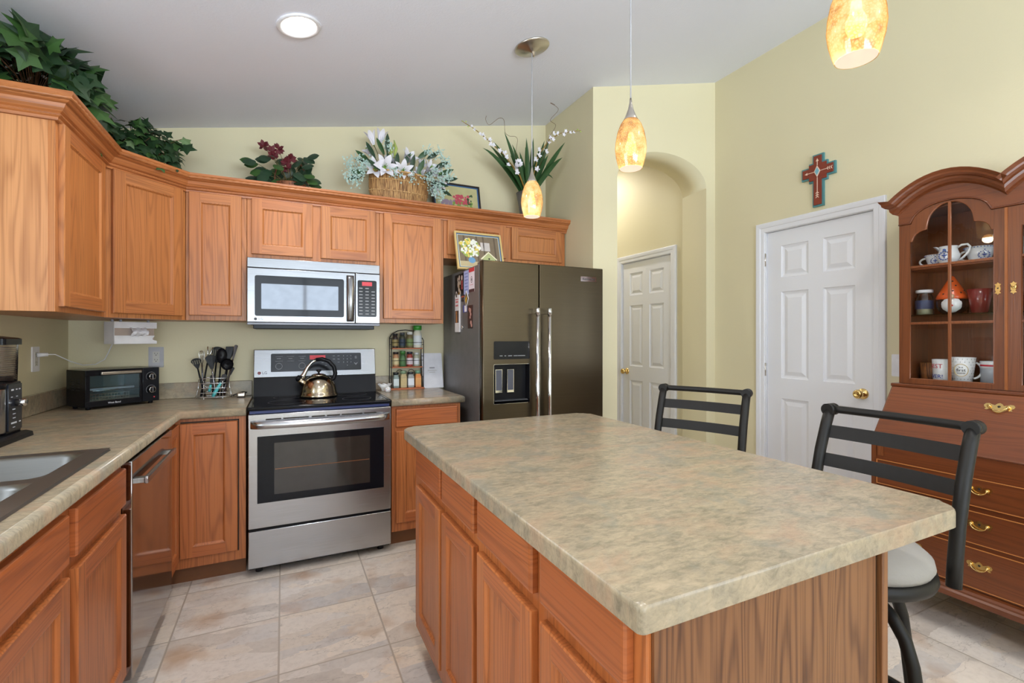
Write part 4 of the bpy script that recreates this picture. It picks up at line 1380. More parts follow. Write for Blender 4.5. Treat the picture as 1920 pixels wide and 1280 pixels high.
# base moulding and feet
mb = MB().mat(MAPLEH)
bp_ = [(WB, BY0), (BX, BY0), (BX, BY1), (WB, BY1)]
mb.sweep([(x, y) for x, y in reversed(bp_)], [(-0.002, 0.160), (0.020, 0.160), (0.020, 0.182), (0.014, 0.190), (0.014, 0.198), (0.006, 0.206), (0.004, 0.214), (-0.002, 0.214)])
mb.build('base_molding', t_)
for yy, sgn in ((BY0 - 0.016, 1), (BY1 + 0.016, -1)):
    mb = MB().mat(MAPLEH)
    ft = [(0, 0), (0.075, 0), (0.082, 0.06), (0.110, 0.105), (0.150, 0.125), (0.150, 0.162), (0, 0.162)]
    mb.prism([(-yy - sgn * a if sgn > 0 else -yy - sgn * a, b) for a, b in ft], Fm((BX - 0.016, 0, 0), (0, -1, 0), (-1, 0, 0)), -0.020, 0)
    mb.prism([(BX - 0.016 + a, b) for a, b in ft], Fm((0, yy, 0), (1, 0, 0), (0, -sgn, 0)), -0.020, 0)
    mb.box(WB - 0.06, WB - 0.03, yy, yy + sgn * 0.03, 0, 0.162)
    mb.build('bracket_foot', t_)


def bail_pull(parent, frame, y, z, s=1.0, name='drawer_pull'):
    """pierced batwing back plate with a drop bail"""
    mb = MB().mat(BRASS)
    half = [(0.0, 0.020), (0.007, 0.016), (0.012, 0.009), (0.020, 0.012), (0.028, 0.016), (0.037, 0.015), (0.042, 0.008), (0.040, 0.000), (0.034, -0.004), (0.038, -0.010), (0.030, -0.012), (0.024, -0.006), (0.016, -0.012), (0.010, -0.018), (0.0, -0.024)]
    outl = [(a * s, b * s) for a, b in half] + [(-a * s, b * s) for a, b in reversed(half[1:-1])]
    outl = [(-y + a, z + b) for a, b in outl]
    mb.prism(outl, frame, 0.0003, 0.0022)
    for sg in (-1, 1):
        mb.sphere(frame(-y + sg * 0.026 * s, z + 0.003 * s, 0.006), 0.0065 * s, 10, 6)
    bl = [frame(-y + 0.026 * s * math.cos(PI + PI * k / 12), z + 0.003 * s + 0.020 * s * math.sin(PI + PI * k / 12), 0.011 + 0.003 * math.sin(PI * k / 12)) for k in range(13)]
    mb.tube(bl, 0.0022 * s, 6)
    mb.mat(DARKREC)
    mb.prism([(-y + 0.0045 * s * math.cos(2 * PI * k / 10), z + 0.004 * s + 0.0045 * s * math.sin(2 * PI * k / 10)) for k in range(10)], frame, 0.0023, 0.0026)
    mb.build(name, parent)


def desk_drawer(z0, z1):
    a0_, a1_ = -(BY1 - 0.026), -(BY0 + 0.026)
    mb = MB().mat(MAPLEH)
    mb.prism([(a0_, z0), (a1_, z0), (a1_, z1), (a0_, z1)], bfm, -0.002, 0.003)
    mb.mat(MATS.get('cockbead') or plain('cockbead', srgb(190, 122, 66), 0.3))
    c_ = 0.0045
    mb.ring_prism([(a0_ - 0.001, z0 - 0.001), (a1_ + 0.001, z0 - 0.001), (a1_ + 0.001, z1 + 0.001), (a0_ - 0.001, z1 + 0.001)], [(a0_ + 0.002, z0 + 0.002), (a1_ - 0.002, z0 + 0.002), (a1_ - 0.002, z1 - 0.002), (a0_ + 0.002, z1 - 0.002)], bfm, 0.0005, 0.006)
    d = mb.build('drawer', t_)
    for yy in (1.205, 2 * HC - 1.205 + 0.03):
        bail_pull(d, lambda a, b, c=0: bfm(a, b, c + 0.003), yy, (z0 + z1) / 2 + 0.012, 1.15)
    # keyhole plate in the middle
    bail_pull(d, lambda a, b, c=0: bfm(a, b, c + 0.003), 0.957, (z0 + z1) / 2 + 0.014, 1.0, 'keyhole_plate')
    return d


for z0, z1 in ((0.575, 0.692), (0.416, 0.551), (0.226, 0.395)):
    desk_drawer(z0, z1)
# lopers beside a plain rail
for yy in (BY0 + 0.030, BY1 - 0.052):
    MB().mat(MAPLEV).prism([(-yy - 0.022, 0.712), (-yy, 0.712), (-yy, 0.775), (-yy - 0.022, 0.775)], bfm, -0.002, 0.006).build('lid_support', t_)
# slanted lid
vdir = Vector((HX - 0.014 - BX + 0.004, 0, 1.040 - 0.787))
lidn = Vector((-vdir.z, 0, vdir.x)).normalized()
lf = Fm((BX - 0.004, 0, 0.787), (0, -1, 0), lidn, vdir)
ll = vdir.length
lid = MB().mat(MAPLEH).prism([(-BY1 + 0.004, 0), (-BY0 - 0.004, 0), (-BY0 - 0.004, ll), (-BY1 + 0.004, ll)], lf, -0.016, 0.004, bevel=0.004).build('slant_lid', t_)
bail_pull(lid, lambda a, b, c=0: lf(a, b, c + 0.004), 0.945, ll - 0.070, 1.2, 'keyhole_plate')
mb = MB().mat(BRASS)
mb.box(BX - 0.008, BX - 0.002, 1.275, 1.330, 0.781, 0.788)
mb.build('lid_hinge', lid)
# top ledge under the hutch
MB().mat(MAPLEH).box(HX - 0.022, WB, BY0 - 0.004, BY1 + 0.004, 1.0405, 1.058, bevel=0.005).build('ledge', t_)

# --- hutch case
HB = 1.0585
SPZ, APZ = 1.945, 2.048           # spring and crown of the twin arches


def twin_arch(z_spring, z_apex, inset, n=16):
    """contour from the left end to the right end in (a=-y, b=z)"""
    out = []
    for cy_, r in ((HC + (HY1 - HC) / 2, (HY1 - HC) / 2), (HC - (HC - HY0) / 2, (HC - HY0) / 2)):
        rr = r - inset
        for k in range(n + 1):
            s_ = -1 + 2 * k / n
            z_ = z_spring + (z_apex - z_spring) * (1 - abs(s_) ** 2.0)
            out.append((-cy_ + rr * s_, z_))
    return out


mb = MB().mat(MAPLEV)
mb.box(HX + 0.004, WB, HY0, HY0 + 0.018, HB, 1.8625)
mb.box(HX + 0.004, WB, HY1 - 0.018, HY1, HB, 1.8625)
mb.box(WB - 0.010, WB, HY0 + 0.018, HY1 - 0.018, HB, 1.924)
mb.mat(MAPLEH)
mb.box(HX + 0.004, WB, HY0 + 0.018, HY1 - 0.018, HB, HB + 0.010)
mb.box(HX + 0.030, WB, HY0 + 0.018, HY1 - 0.018, 1.925, 1.935)
mb.build('hutch_case', t_)
# frieze: from door tops up to the cornice
mb = MB().mat(MAPLEH)
lowz = lambda a, i: None
top = twin_arch(SPZ, APZ, 0.0)
def door_top(y):
    """height of the door's arched top at y"""
    c_ = HC + (HY1 - HC) / 2 if y > HC else HC - (HC - HY0) / 2
    r = (HY1 - HC) / 2 - 0.055
    d = abs(y - c_)
    if d > r: return 1.862
    return 1.862 + 0.082 * math.sqrt(max(0.0, 1 - (d / r) ** 2))


N = 96
colz = []
for k in range(N + 1):
    a = -HY1 + (HY1 - HY0) * k / N
    c_ = -(HC + (HY1 - HC) / 2) if a < -HC else -(HC - (HC - HY0) / 2)
    s_ = (a - c_) / ((HY1 - HC) / 2)
    zt = SPZ + (APZ - SPZ) * (1 - min(1.0, abs(s_)) ** 2.0)
    colz.append((a, door_top(-a) + 0.001, zt))
for (a0_, l0, h0), (a1_, l1, h1) in zip(colz, colz[1:]):
    mb.poly([hf(a0_, l0, 0.001), hf(a1_, l1, 0.001), hf(a1_, h1, 0.001), hf(a0_, h0, 0.001)])
    mb.poly([hf(a1_, l1, -0.02), hf(a0_, l0, -0.02), hf(a0_, h0, -0.02), hf(a1_, h1, -0.02)])
    mb.poly([hf(a0_, l0, -0.02), hf(a1_, l1, -0.02), hf(a1_, l1, 0.001), hf(a0_, l0, 0.001)])
    mb.poly([hf(a0_, h0, 0.001), hf(a1_, h1, 0.001), hf(a1_, h1, -0.25), hf(a0_, h0, -0.25)])
for yy in (HY1, HY0):
    mb.poly([hf(-yy, 1.863, 0.001), hf(-yy, SPZ, 0.001), hf(-yy, SPZ, -0.02), hf(-yy, 1.863, -0.02)])
bmesh.ops.remove_doubles(mb.bm, verts=mb.bm.verts, dist=0.0003)
mb.build('frieze', t_)
# thin bead under the frieze edge following the door arches
mb = MB().mat(MAPLEH)
mb.tube([hf(a, l + 0.003, 0.002) for a, l, _ in colz], 0.0042, 6)
mb.build('frieze_bead', t_)
# arched cornice
profc = [(0.000, 0.000), (0.004, 0.006), (0.008, 0.018), (0.020, 0.028), (0.030, 0.030), (0.034, 0.042), (0.042, 0.052), (0.050, 0.054), (0.060, 0.062), (0.064, 0.064), (0.066, 0.000)]   # (up, out)
mb = MB().mat(MAPLEH)
pathc = [(a, z - 0.032) for a, z in twin_arch(SPZ, APZ, 0.0)]
# drop the doubled valley point, then extend the ends outwards for the returns
loops = []
for i, (a, z) in enumerate(pathc):
    if i == 17: continue
    p0 = pathc[max(i - 1, 0)]; p1 = pathc[min(i + 1, len(pathc) - 1)]
    if i == 16: p0, p1 = (a - 1, z), (a + 1, z)
    d = Vector((p1[0] - p0[0], p1[1] - p0[1])).normalized()
    nn = Vector((-d.y, d.x))
    if i == 16: nn = Vector((0, 1.35))
    if i in (0, len(pathc) - 1): nn = Vector((0, 1.25))
    loops.append([hf(a + nn.x * u_ + (-o_ if i == 0 else o_ if i == len(pathc) - 1 else 0), z + nn.y * u_, o_ + 0.0015) for u_, o_ in profc])
mb.loft(loops, True, True, True, smooth=False)
mb.build('cornice', t_)
for yy in (HY0, HY1 - 0.012):
    MB().mat(MAPLEV).box(HX + 0.022, WB, yy, yy + 0.012, 1.863, 1.944).build('frieze_side', t_)
for sg, yy in ((1, HY1), (-1, HY0)):
    fr = Fm((0, yy, 0), (1, 0, 0), (0, sg, 0))
    mb = MB().mat(MAPLEH)
    zz = SPZ - 0.032
    mb.loft([[fr(x, zz + 1.25 * u_, o_ + 0.0005) for u_, o_ in profc] for x in (HX - 0.0015, WB)], True, True, True, smooth=False)
    mb.build('cornice_return', t_)


def glazed_door(ya, yb):
    """ya: left edge as seen (larger y), yb: right edge"""
    c_ = (ya + yb) / 2
    w = ya - yb
    n = 24
    inner, outer = [], []
    iw = w / 2 - 0.042
    zb0, zb1 = 1.0605, 1.084
    # outer contour and opening sampled from matching stations, counter-clockwise in (a,b)
    shoulder = 1.775
    def open_z(s_):
        """opening top at s_ in -1..1 of the half-width"""
        d = abs(s_)
        if d < 0.56: return 1.838 + 0.100 * math.sqrt(max(0, 1 - (d / 0.56) ** 2))
        if d > 0.93: return shoulder
        return 1.779 + 0.046 * math.sqrt(max(0, 1 - ((d - 0.56) / 0.37) ** 2))
    st = [-1 + 2 * k / 80 for k in range(81)]
    bot_o = [(-c_ - w / 2 + w * k / 80, zb0) for k in range(81)]
    bot_i = [(-c_ - iw + 2 * iw * k / 80, zb1) for k in range(81)]
    top_o = [(-c_ + s_ * w / 2, door_top(c_ - s_ * w / 2) - 0.0015) for s_ in reversed(st)]
    top_i = [(-c_ + s_ * iw, open_z(s_)) for s_ in reversed(st)]
    outer = bot_o + top_o
    inner = bot_i + top_i
    mb = MB().mat(MAPLEV)
    mb.ring_prism(outer, inner, hf, -0.0185, 0.0)
    d = mb.build('glazed_door', t_)
    # sloped glazing bead around the opening
    mb = MB().mat(MAPLEV)
    mb.tube([hf(a, b, -0.004) for a, b in inner], 0.0042, 6, closed=True)
    mb.build('glazing_bead', d)
    mb = MB().mat(PANE)
    mb.poly([hf(a, b, -0.010) for a, b in inner])
    mb.build('glass_pane', d)
    mb = MB().mat(MAPLEV)
    mb.prism([(-c_ - 0.006, zb1 - 0.002), (-c_ + 0.006, zb1 - 0.002), (-c_ + 0.006, 1.937), (-c_ - 0.006, 1.937)], hf, -0.009, -0.001, bevel=0.002)
    for z_ in (1.644, 1.362):
        mb.prism([(-c_ - iw - 0.001, z_ - 0.006), (-c_ + iw + 0.001, z_ - 0.006), (-c_ + iw + 0.001, z_ + 0.006), (-c_ - iw - 0.001, z_ + 0.006)], hf, -0.0088, -0.0012, bevel=0.002)
    mb.build('muntins', d)
    return d


gd = glazed_door(HY1 - 0.004, HC + 0.001)
gd2 = glazed_door(HC - 0.001, HY0 + 0.004)
MB().mat(colr('astragal_wood', 150, 88, 46, 0.25)).prism([(-HC - 0.008, 1.061), (-HC + 0.001, 1.061), (-HC + 0.001, 1.860), (-HC - 0.008, 1.860)], hf, 0.0003, 0.005).build('astragal', gd)
for dd, yy in ((gd, 0.968), (gd2, 0.918)):
    mb = MB().mat(BRASS)
    z_ = 1.507
    half = [(0, 0.028), (0.004, 0.022), (0.011, 0.020), (0.007, 0.012), (0.009, 0.004), (0.009, -0.006), (0.006, -0.013), (0.011, -0.020), (0.004, -0.022), (0, -0.028)]
    mb.prism([(-yy + a, z_ + b) for a, b in half] + [(-yy - a, z_ + b) for a, b in reversed(half[1:-1])], hf, 0.0003, 0.0022)
    e_ = mb.build('keyhole_plate', dd)
    mb = MB().mat(DARKREC)
    mb.prism([(-yy + 0.003 * math.cos(2 * PI * k / 10), z_ + 0.002 + 0.003 * math.sin(2 * PI * k / 10)) for k in range(10)] , hf, 0.0023, 0.0026)
    mb.build('keyhole', e_)
    if dd is gd2:
        mb = MB().mat(BRASS)
        mb.tube([hf(-yy - 0.004, z_ + 0.006, 0.006 + 0), hf(-yy, z_, 0.010), hf(-yy + 0.009, z_ - 0.004, 0.012), hf(-yy + 0.010, z_ + 0.010, 0.012)], 0.003, 6)
        mb.build('key', e_)
# shelves
SH1, SH2 = 1.640, 1.405
MB().mat(MAPLEH).box(HX + 0.022, WB - 0.011, HY0 + 0.0185, HY1 - 0.0185, SH1 - 0.010, SH1, bevel=0.002).build('upper_shelf', t_)
MB().mat(SHELFGL).box(HX + 0.022, WB - 0.011, HY0 + 0.0185, HY1 - 0.0185, SH2 - 0.006, SH2).build('glass_shelf', t_)
HBT = HB + 0.010


# --- things inside the hutch
def handle_loop(mb, c, dirv, r_h, r_w, rad, z0, n=14):
    """C-shaped handle: from (c + dirv*.., z0+r_h) to (.., z0-r_h)"""
    dirv = Vector(dirv).normalized()
    pts = []
    for k in range(n + 1):
        th = PI / 2 - PI * k / n
        pts.append(Vector(c) + dirv * (r_w * math.cos(th)) + Vector((0, 0, z0 + r_h * math.sin(th))))
    mb.tube(pts, rad, 8)


BLUEP = colr('delft_blue', 74, 96, 160, 0.3)


def deco_ring(mb, c, r_at, z, n, size):
    for k in range(n):
        th = 2 * PI * k / n
        x, y = c[0] + (r_at + 0.0004) * math.cos(th), c[1] + (r_at + 0.0004) * math.sin(th)
        mb.sphere((x, y, z), size, 6, 4)


def medallion(mb, c, r_at, z, ang, s=1.0):
    cx_, cy_ = c
    rad = Vector((math.cos(ang), math.sin(ang), 0)); tan = Vector((-math.sin(ang), math.cos(ang), 0))
    for k in range(14):
        th = 2 * PI * k / 14
        u_, w_ = 0.020 * s * math.cos(th), 0.018 * s * math.sin(th)
        dep = math.sqrt(max(0, r_at ** 2 - u_ ** 2)) + 0.0003
        mb.sphere(Vector((cx_, cy_, z + w_)) + rad * dep + tan * u_, 0.0036 * s, 6, 4)
    for u_, w_, q in ((0, 0, 0.006), (0, 0.009, 0.0035), (0, -0.009, 0.003), (0.007, 0.002, 0.003), (-0.007, 0.002, 0.003), (0, 0.025, 0.006)):
        dep = math.sqrt(max(0, r_at ** 2 - (u_ * s) ** 2)) + 0.0003
        mb.sphere(Vector((cx_, cy_, z + w_ * s)) + rad * dep + tan * u_ * s, q * s, 6, 4)


VIEW = math.atan2(-1.0, -2.9)     # towards the room


def cup(name, label, x, y, z, r0, r1, h, body, handle_ang=None, group=None, cat='cup', pattern=None, saucer=False):
    t2 = thing(name, label, cat, (x, y, z), 0, group)
    mb = MB().mat(body)
    mb.lathe([(0.001, 0.0), (r0 * 0.75, 0.0), (r0, 0.004), ((r0 + r1) / 2, h * 0.5), (r1, h), (r1 - 0.003, h), ((r0 + r1) / 2 - 0.003, h * 0.5), (r0 - 0.003, 0.007), (0.001, 0.006)], (x, y, z), 28)
    mb.build('bowl', t2)
    if handle_ang is not None:
        mb = MB().mat(body)
        rm = (r0 + r1) / 2
        d = (math.cos(handle_ang), math.sin(handle_ang), 0)
        handle_loop(mb, (x + d[0] * (rm - 0.003), y + d[1] * (rm - 0.003), z), d, h * 0.30, 0.030, 0.0048, h * 0.52)
        mb.build('handle', t2)
    if pattern:
        mb = MB().mat(BLUEP)
        pattern(mb)
        mb.build('painted_pattern', t2)
    return t2


CG = 'blue and white china in the hutch'
zt = SH1 + 0.010
# saucers under the two cups
for yy, lab in ((1.250, 'white saucer under the left blue and white cup'), (1.080, 'white saucer under the right blue and white cup')):
    tag(MB().mat(CERAM).lathe([(0.001, 0), (0.040, 0), (0.070, 0.009), (0.071, 0.010), (0.040, 0.003), (0.001, 0.003)], (2.992, yy, SH1 + 0.0002), 28).build('saucer'), lab, 'saucer', CG)
zt = SH1 + 0.0035
cup('teacup', 'blue and white teacup at the left of the upper hutch shelf', 2.992, 1.250, zt, 0.026, 0.044, 0.066, CERAM, 1.9, CG, 'cup', lambda mb: (medallion(mb, (2.992, 1.250), 0.037, zt + 0.034, VIEW, 0.85), deco_ring(mb, (2.992, 1.250), 0.0435, zt + 0.062, 26, 0.0022)))
cup('teacup', 'blue and white teacup at the right of the upper hutch shelf', 2.992, 1.080, zt, 0.034, 0.056, 0.078, CERAM, 1.9, CG, 'cup', lambda mb: (medallion(mb, (2.992, 1.080), 0.046, zt + 0.036, VIEW + 0.35, 1.0), deco_ring(mb, (2.992, 1.080), 0.0555, zt + 0.074, 30, 0.0026)))
# creamer jug in front
jx, jy, jz = 2.925, 1.172, SH1 + 0.0005
t2 = thing('creamer_jug', 'blue and white cream jug between the two teacups', 'jug', (jx, jy, jz), 0, CG)
MB().mat(CERAM).lathe([(0.001, 0), (0.024, 0), (0.030, 0.006), (0.042, 0.030), (0.044, 0.048), (0.036, 0.072), (0.034, 0.084), (0.036, 0.094), (0.033, 0.094), (0.031, 0.083), (0.040, 0.048), (0.026, 0.008), (0.001, 0.006)], (jx, jy, jz), 28).build('body', t2)
mb = MB().mat(CERAM)
mb.loft([[(jx - 0.008, jy + 0.026, jz + 0.070), (jx + 0.008, jy + 0.026, jz + 0.070), (jx, jy + 0.036, jz + 0.070)], [(jx - 0.014, jy + 0.030, jz + 0.090), (jx + 0.014, jy + 0.030, jz + 0.090), (jx, jy + 0.052, jz + 0.090)], [(jx - 0.008, jy + 0.046, jz + 0.099), (jx + 0.008, jy + 0.046, jz + 0.099), (jx, jy + 0.062, jz + 0.101)]], True, True, True)
mb.build('spout', t2)
mb = MB().mat(CERAM)
mb.tube([(jx, jy - 0.034, jz + 0.084), (jx, jy - 0.050, jz + 0.094), (jx, jy - 0.072, jz + 0.094), (jx, jy - 0.082, jz + 0.080), (jx, jy - 0.076, jz + 0.058), (jx, jy - 0.058, jz + 0.036), (jx, jy - 0.040, jz + 0.020)], 0.0050, 8)
mb.build('handle', t2)
mb = MB().mat(BLUEP)
medallion(mb, (jx, jy), 0.0445, jz + 0.046, VIEW - 0.30, 1.1)
mb.build('painted_pattern', t2)
# spout of a teapot at the right edge
tx, ty, tz = 3.020, 0.945, SH1 + 0.0005
t2 = thing('teapot', 'white teapot at the right edge of the upper hutch shelf, its spout showing', 'teapot', (tx, ty, tz))
MB().mat(CERAM).lathe([(0.001, 0), (0.034, 0), (0.046, 0.03), (0.044, 0.07), (0.026, 0.092), (0.012, 0.098), (0.010, 0.106), (0.001, 0.110)], (tx, ty, tz), 24).build('body', t2)
MB().mat(CERAM).tube([(tx - 0.02, ty + 0.030, tz + 0.035), (tx - 0.03, ty + 0.050, tz + 0.060), (tx - 0.035, ty + 0.056, tz + 0.095), (tx - 0.038, ty + 0.066, tz + 0.120), (tx - 0.040, ty + 0.084, tz + 0.128)], [0.016, 0.013, 0.009, 0.007, 0.006], 10).build('spout', t2)
MB().mat(CERAM).tube([(tx + 0.02, ty - 0.040, tz + 0.08), (tx + 0.02, ty - 0.066, tz + 0.07), (tx + 0.02, ty - 0.066, tz + 0.04), (tx + 0.02, ty - 0.042, tz + 0.028)], 0.005, 8).build('handle', t2)

# middle shelf
z2 = SH2 + 0.0004
x, y = 2.955, 1.282
t2 = thing('jar', 'glass jar with a white lid and dark blue label on the glass shelf', 'jar', (x, y, z2))
MB().mat(JARGL).lathe([(0.001, 0), (0.034, 0), (0.037, 0.006), (0.037, 0.090), (0.030, 0.104), (0.030, 0.112)], (x, y, z2), 28, None, True, False).build('glass_body', t2)
MB().mat(colr('jar_contents', 186, 178, 150, 0.6)).lathe([(0.001, 0.003), (0.033, 0.003), (0.033, 0.070), (0.001, 0.070)], (x, y, z2), 24).build('contents', t2)
MB().mat(colr('label_navy', 40, 56, 88, 0.5)).lathe([(0.0375, 0.030), (0.0379, 0.032), (0.0379, 0.072), (0.0375, 0.074)], (x, y, z2), 28, None, False, False).build('label', t2)
MB().mat(WHITEP).lathe([(0.001, 0.113), (0.035, 0.113), (0.035, 0.126), (0.032, 0.128), (0.001, 0.128)], (x, y, z2), 28).build('lid', t2)
x, y = 2.960, 1.172
t2 = thing('gnome_jar', 'round ceramic gnome jar with an orange spotted hat and white beard', 'jar', (x, y, z2))
MB().mat(colr('gnome_black', 30, 24, 24, 0.2)).lathe([(0.001, 0), (0.032, 0), (0.050, 0.016), (0.060, 0.042), (0.058, 0.066), (0.050, 0.084), (0.001, 0.088)], (x, y, z2), 28).build('body', t2)
MB().mat(colr('gnome_orange', 218, 92, 40, 0.25)).lathe([(0.056, 0.072), (0.061, 0.078), (0.056, 0.092), (0.042, 0.120), (0.025, 0.152), (0.009, 0.182), (0.001, 0.188)], (x, y, z2), 28, None, True, False).build('hat', t2)
mb = MB().mat(CERAM)
fd_ = Vector((math.cos(VIEW), math.sin(VIEW), 0)); ft_ = Vector((-fd_.y, fd_.x, 0))
mb.sphere(Vector((x, y, z2 + 0.047)) + fd_ * 0.026, 0.045, 18, 12, (0.95, 0.95, 0.95))
mb.build('beard', t2)
mb = MB().mat(colr('gnome_nose', 214, 176, 140, 0.4))
mb.sphere(Vector((x, y, z2 + 0.084)) + fd_ * 0.064, 0.012, 12, 8)
mb.build('nose', t2)
mb = MB().mat(colr('gnome_red', 190, 50, 40, 0.4))
mb.sphere(Vector((x, y, z2 + 0.040)) + fd_ * 0.069, 0.007, 10, 6, (1, 1, 0.8))
mb.build('mouth', t2)
mb = MB().mat(colr('gnome_spot', 60, 24, 18, 0.4))
for a_, zz, rr in ((VIEW - .6, .098, .0525), (VIEW + .1, .112, .0455), (VIEW + .7, .102, .0505), (VIEW - .25, .134, .0345), (VIEW + .45, .138, .0325), (VIEW + .1, .160, .0210), (VIEW + 1.2, .112, .0455)):
    mb.sphere((x + rr * math.cos(a_), y + rr * math.sin(a_), z2 + zz), 0.0042, 8, 5)
mb.build('hat_spots', t2)
x, y = 3.035, 1.105
t2 = thing('jar', 'dark jar with a silver lid behind the gnome jar', 'jar', (x, y, z2))
MB().mat(colr('jar_dark', 60, 42, 36, 0.2)).lathe([(0.001, 0), (0.034, 0), (0.036, 0.006), (0.036, 0.080), (0.030, 0.088), (0.001, 0.088)], (x, y, z2), 24).build('body', t2)
MB().mat(CHROME).lathe([(0.001, 0.0885), (0.033, 0.0885), (0.033, 0.102), (0.001, 0.103)], (x, y, z2), 24).build('lid', t2)
cup('mug', 'dark red tumbler on the glass shelf right of the gnome jar', 2.94, 1.062, z2, 0.030, 0.046, 0.112, colr('mug_maroon', 112, 36, 36, 0.2), None, None, 'mug')
cup('mug', 'white mug at the right end of the glass shelf behind the door frame', 2.98, 0.985, z2, 0.032, 0.036, 0.104, CERAM, 0.6, None, 'mug')

# bottom shelf
z3 = HBT + 0.0004
cup('mug', 'brown glazed mug at the left of the bottom hutch shelf', 3.005, 1.276, z3, 0.040, 0.044, 0.092, wicker('brown_glaze', srgb(150, 92, 44), srgb(84, 46, 22)), 0.2, None, 'mug')


def front_text(t2, body, size, x, y, r, z, ang, mat):
    rad = Vector((math.cos(ang), math.sin(ang), 0)); tan = Vector((-math.sin(ang), math.cos(ang), 0))
    def fr(a, b, c=0):
        th = a / r
        d = rad * math.cos(th) + tan * math.sin(th)
        return Vector((x, y, z + b)) + d * (r + 0.0006 + c)
    return text(body, size, fr, mat, t2, 'lettering', 0.0002)


RED_, BLUE_ = colr('print_red', 196, 40, 56, 0.4), colr('print_blue', 40, 60, 150, 0.4)
INK = colr('print_ink', 30, 40, 46, 0.4)
x, y = 2.955, 1.205
t2 = cup('mug', 'white mug lettered in red and blue on the bottom hutch shelf', x, y, z3, 0.038, 0.043, 0.114, CERAM, 1.2, None, 'mug')
front_text(t2, 'BEST', 0.030, x, y, 0.0420, z3 + 0.080, VIEW - 0.75, RED_)
front_text(t2, 'EVER!', 0.026, x, y, 0.0400, z3 + 0.030, VIEW - 0.75, BLUE_)
cup('mug', 'red plaid mug behind the dotted mug on the bottom hutch shelf', 3.02, 1.165, z3, 0.034, 0.038, 0.098, colr('plaid_red', 150, 36, 44, 0.5), None, None, 'mug')
x, y = 2.925, 1.118
t2 = cup('mug', 'white mug with small black dots and a round first coffee badge', x, y, z3, 0.033, 0.048, 0.128, CERAM, -0.95, None, 'mug')
mb = MB().mat(INK)
for j in range(9):
    zz = 0.012 + j * 0.0135
    rr = 0.033 + 0.015 * zz / 0.128
    for k in range(18):
        th = 2 * PI * (k + (j % 2) / 2) / 18
        if 2 <= j <= 6 and abs(((th - VIEW + 0.12 + PI) % (2 * PI)) - PI) < 0.72: continue
        mb.sphere((x + rr * math.cos(th), y + rr * math.sin(th), z3 + zz), 0.0016, 5, 4)
mb.build('dots', t2)
ang = VIEW - 0.12
rad = Vector((math.cos(ang), math.sin(ang), 0)); tan = Vector((-math.sin(ang), math.cos(ang), 0))
mb = MB().mat(colr('badge_gold', 210, 180, 110, 0.4))
def conef(u_, w_):
    zz = 0.068 + w_
    rr = 0.033 + 0.015 * zz / 0.128 + 0.0012
    th = u_ / rr
    return Vector((x, y, z3 + zz)) + (rad * math.cos(th) + tan * math.sin(th)) * rr
mb.tube([conef(0.026 * math.cos(2 * PI * k / 24), 0.029 * math.sin(2 * PI * k / 24)) for k in range(24)], 0.0012, 5, closed=True)
mb.build('badge_ring', t2)
for body, s_, dz in (('but', 0.012, 0.013), ('first', 0.021, 0.0), ('COFFEE', 0.009, -0.015)):
    text(body, s_, lambda a, b, c=0, dz=dz: conef(a, b + dz) + rad * (c - 0.0004), INK, t2, 'lettering', 0.0002)
x, y = 2.985, 1.030
t2 = cup('mug', 'grey and white picture mug at the right of the bottom hutch shelf', x, y, z3, 0.044, 0.046, 0.112, colr('mug_grey', 168, 172, 178, 0.3), None, None, 'mug')
MB().mat(CERAM).lathe([(0.0455, 0.078), (0.0464, 0.079), (0.0469, 0.1105), (0.0462, 0.112)], (x, y, z3), 28, None, False, False).build('white_band', t2)
MB().mat(RED_).lathe([(0.0470, 0.088), (0.0473, 0.089), (0.0475, 0.095), (0.0472, 0.096)], (x, y, z3), 28, None, False, False).build('red_stripe', t2)
# behind the right-hand door
cup('pitcher', 'blue-grey pitcher on the upper shelf behind the right hutch door', 2.96, 0.868, SH1 + 0.0004, 0.034, 0.040, 0.120, colr('pitcher_blue', 96, 110, 136, 0.3), -1.0, None, 'pitcher')
cup('mug', 'bright red mug on the glass shelf behind the right hutch door', 2.95, 0.868, z2, 0.036, 0.040, 0.104, colr('mug_red', 190, 30, 46, 0.25), -1.2, None, 'mug')
cup('mug', 'dark mug on the bottom shelf behind the right hutch door', 2.95, 0.868, z3, 0.036, 0.040, 0.100, colr('mug_dark', 40, 44, 50, 0.3), -1.2, None, 'mug')

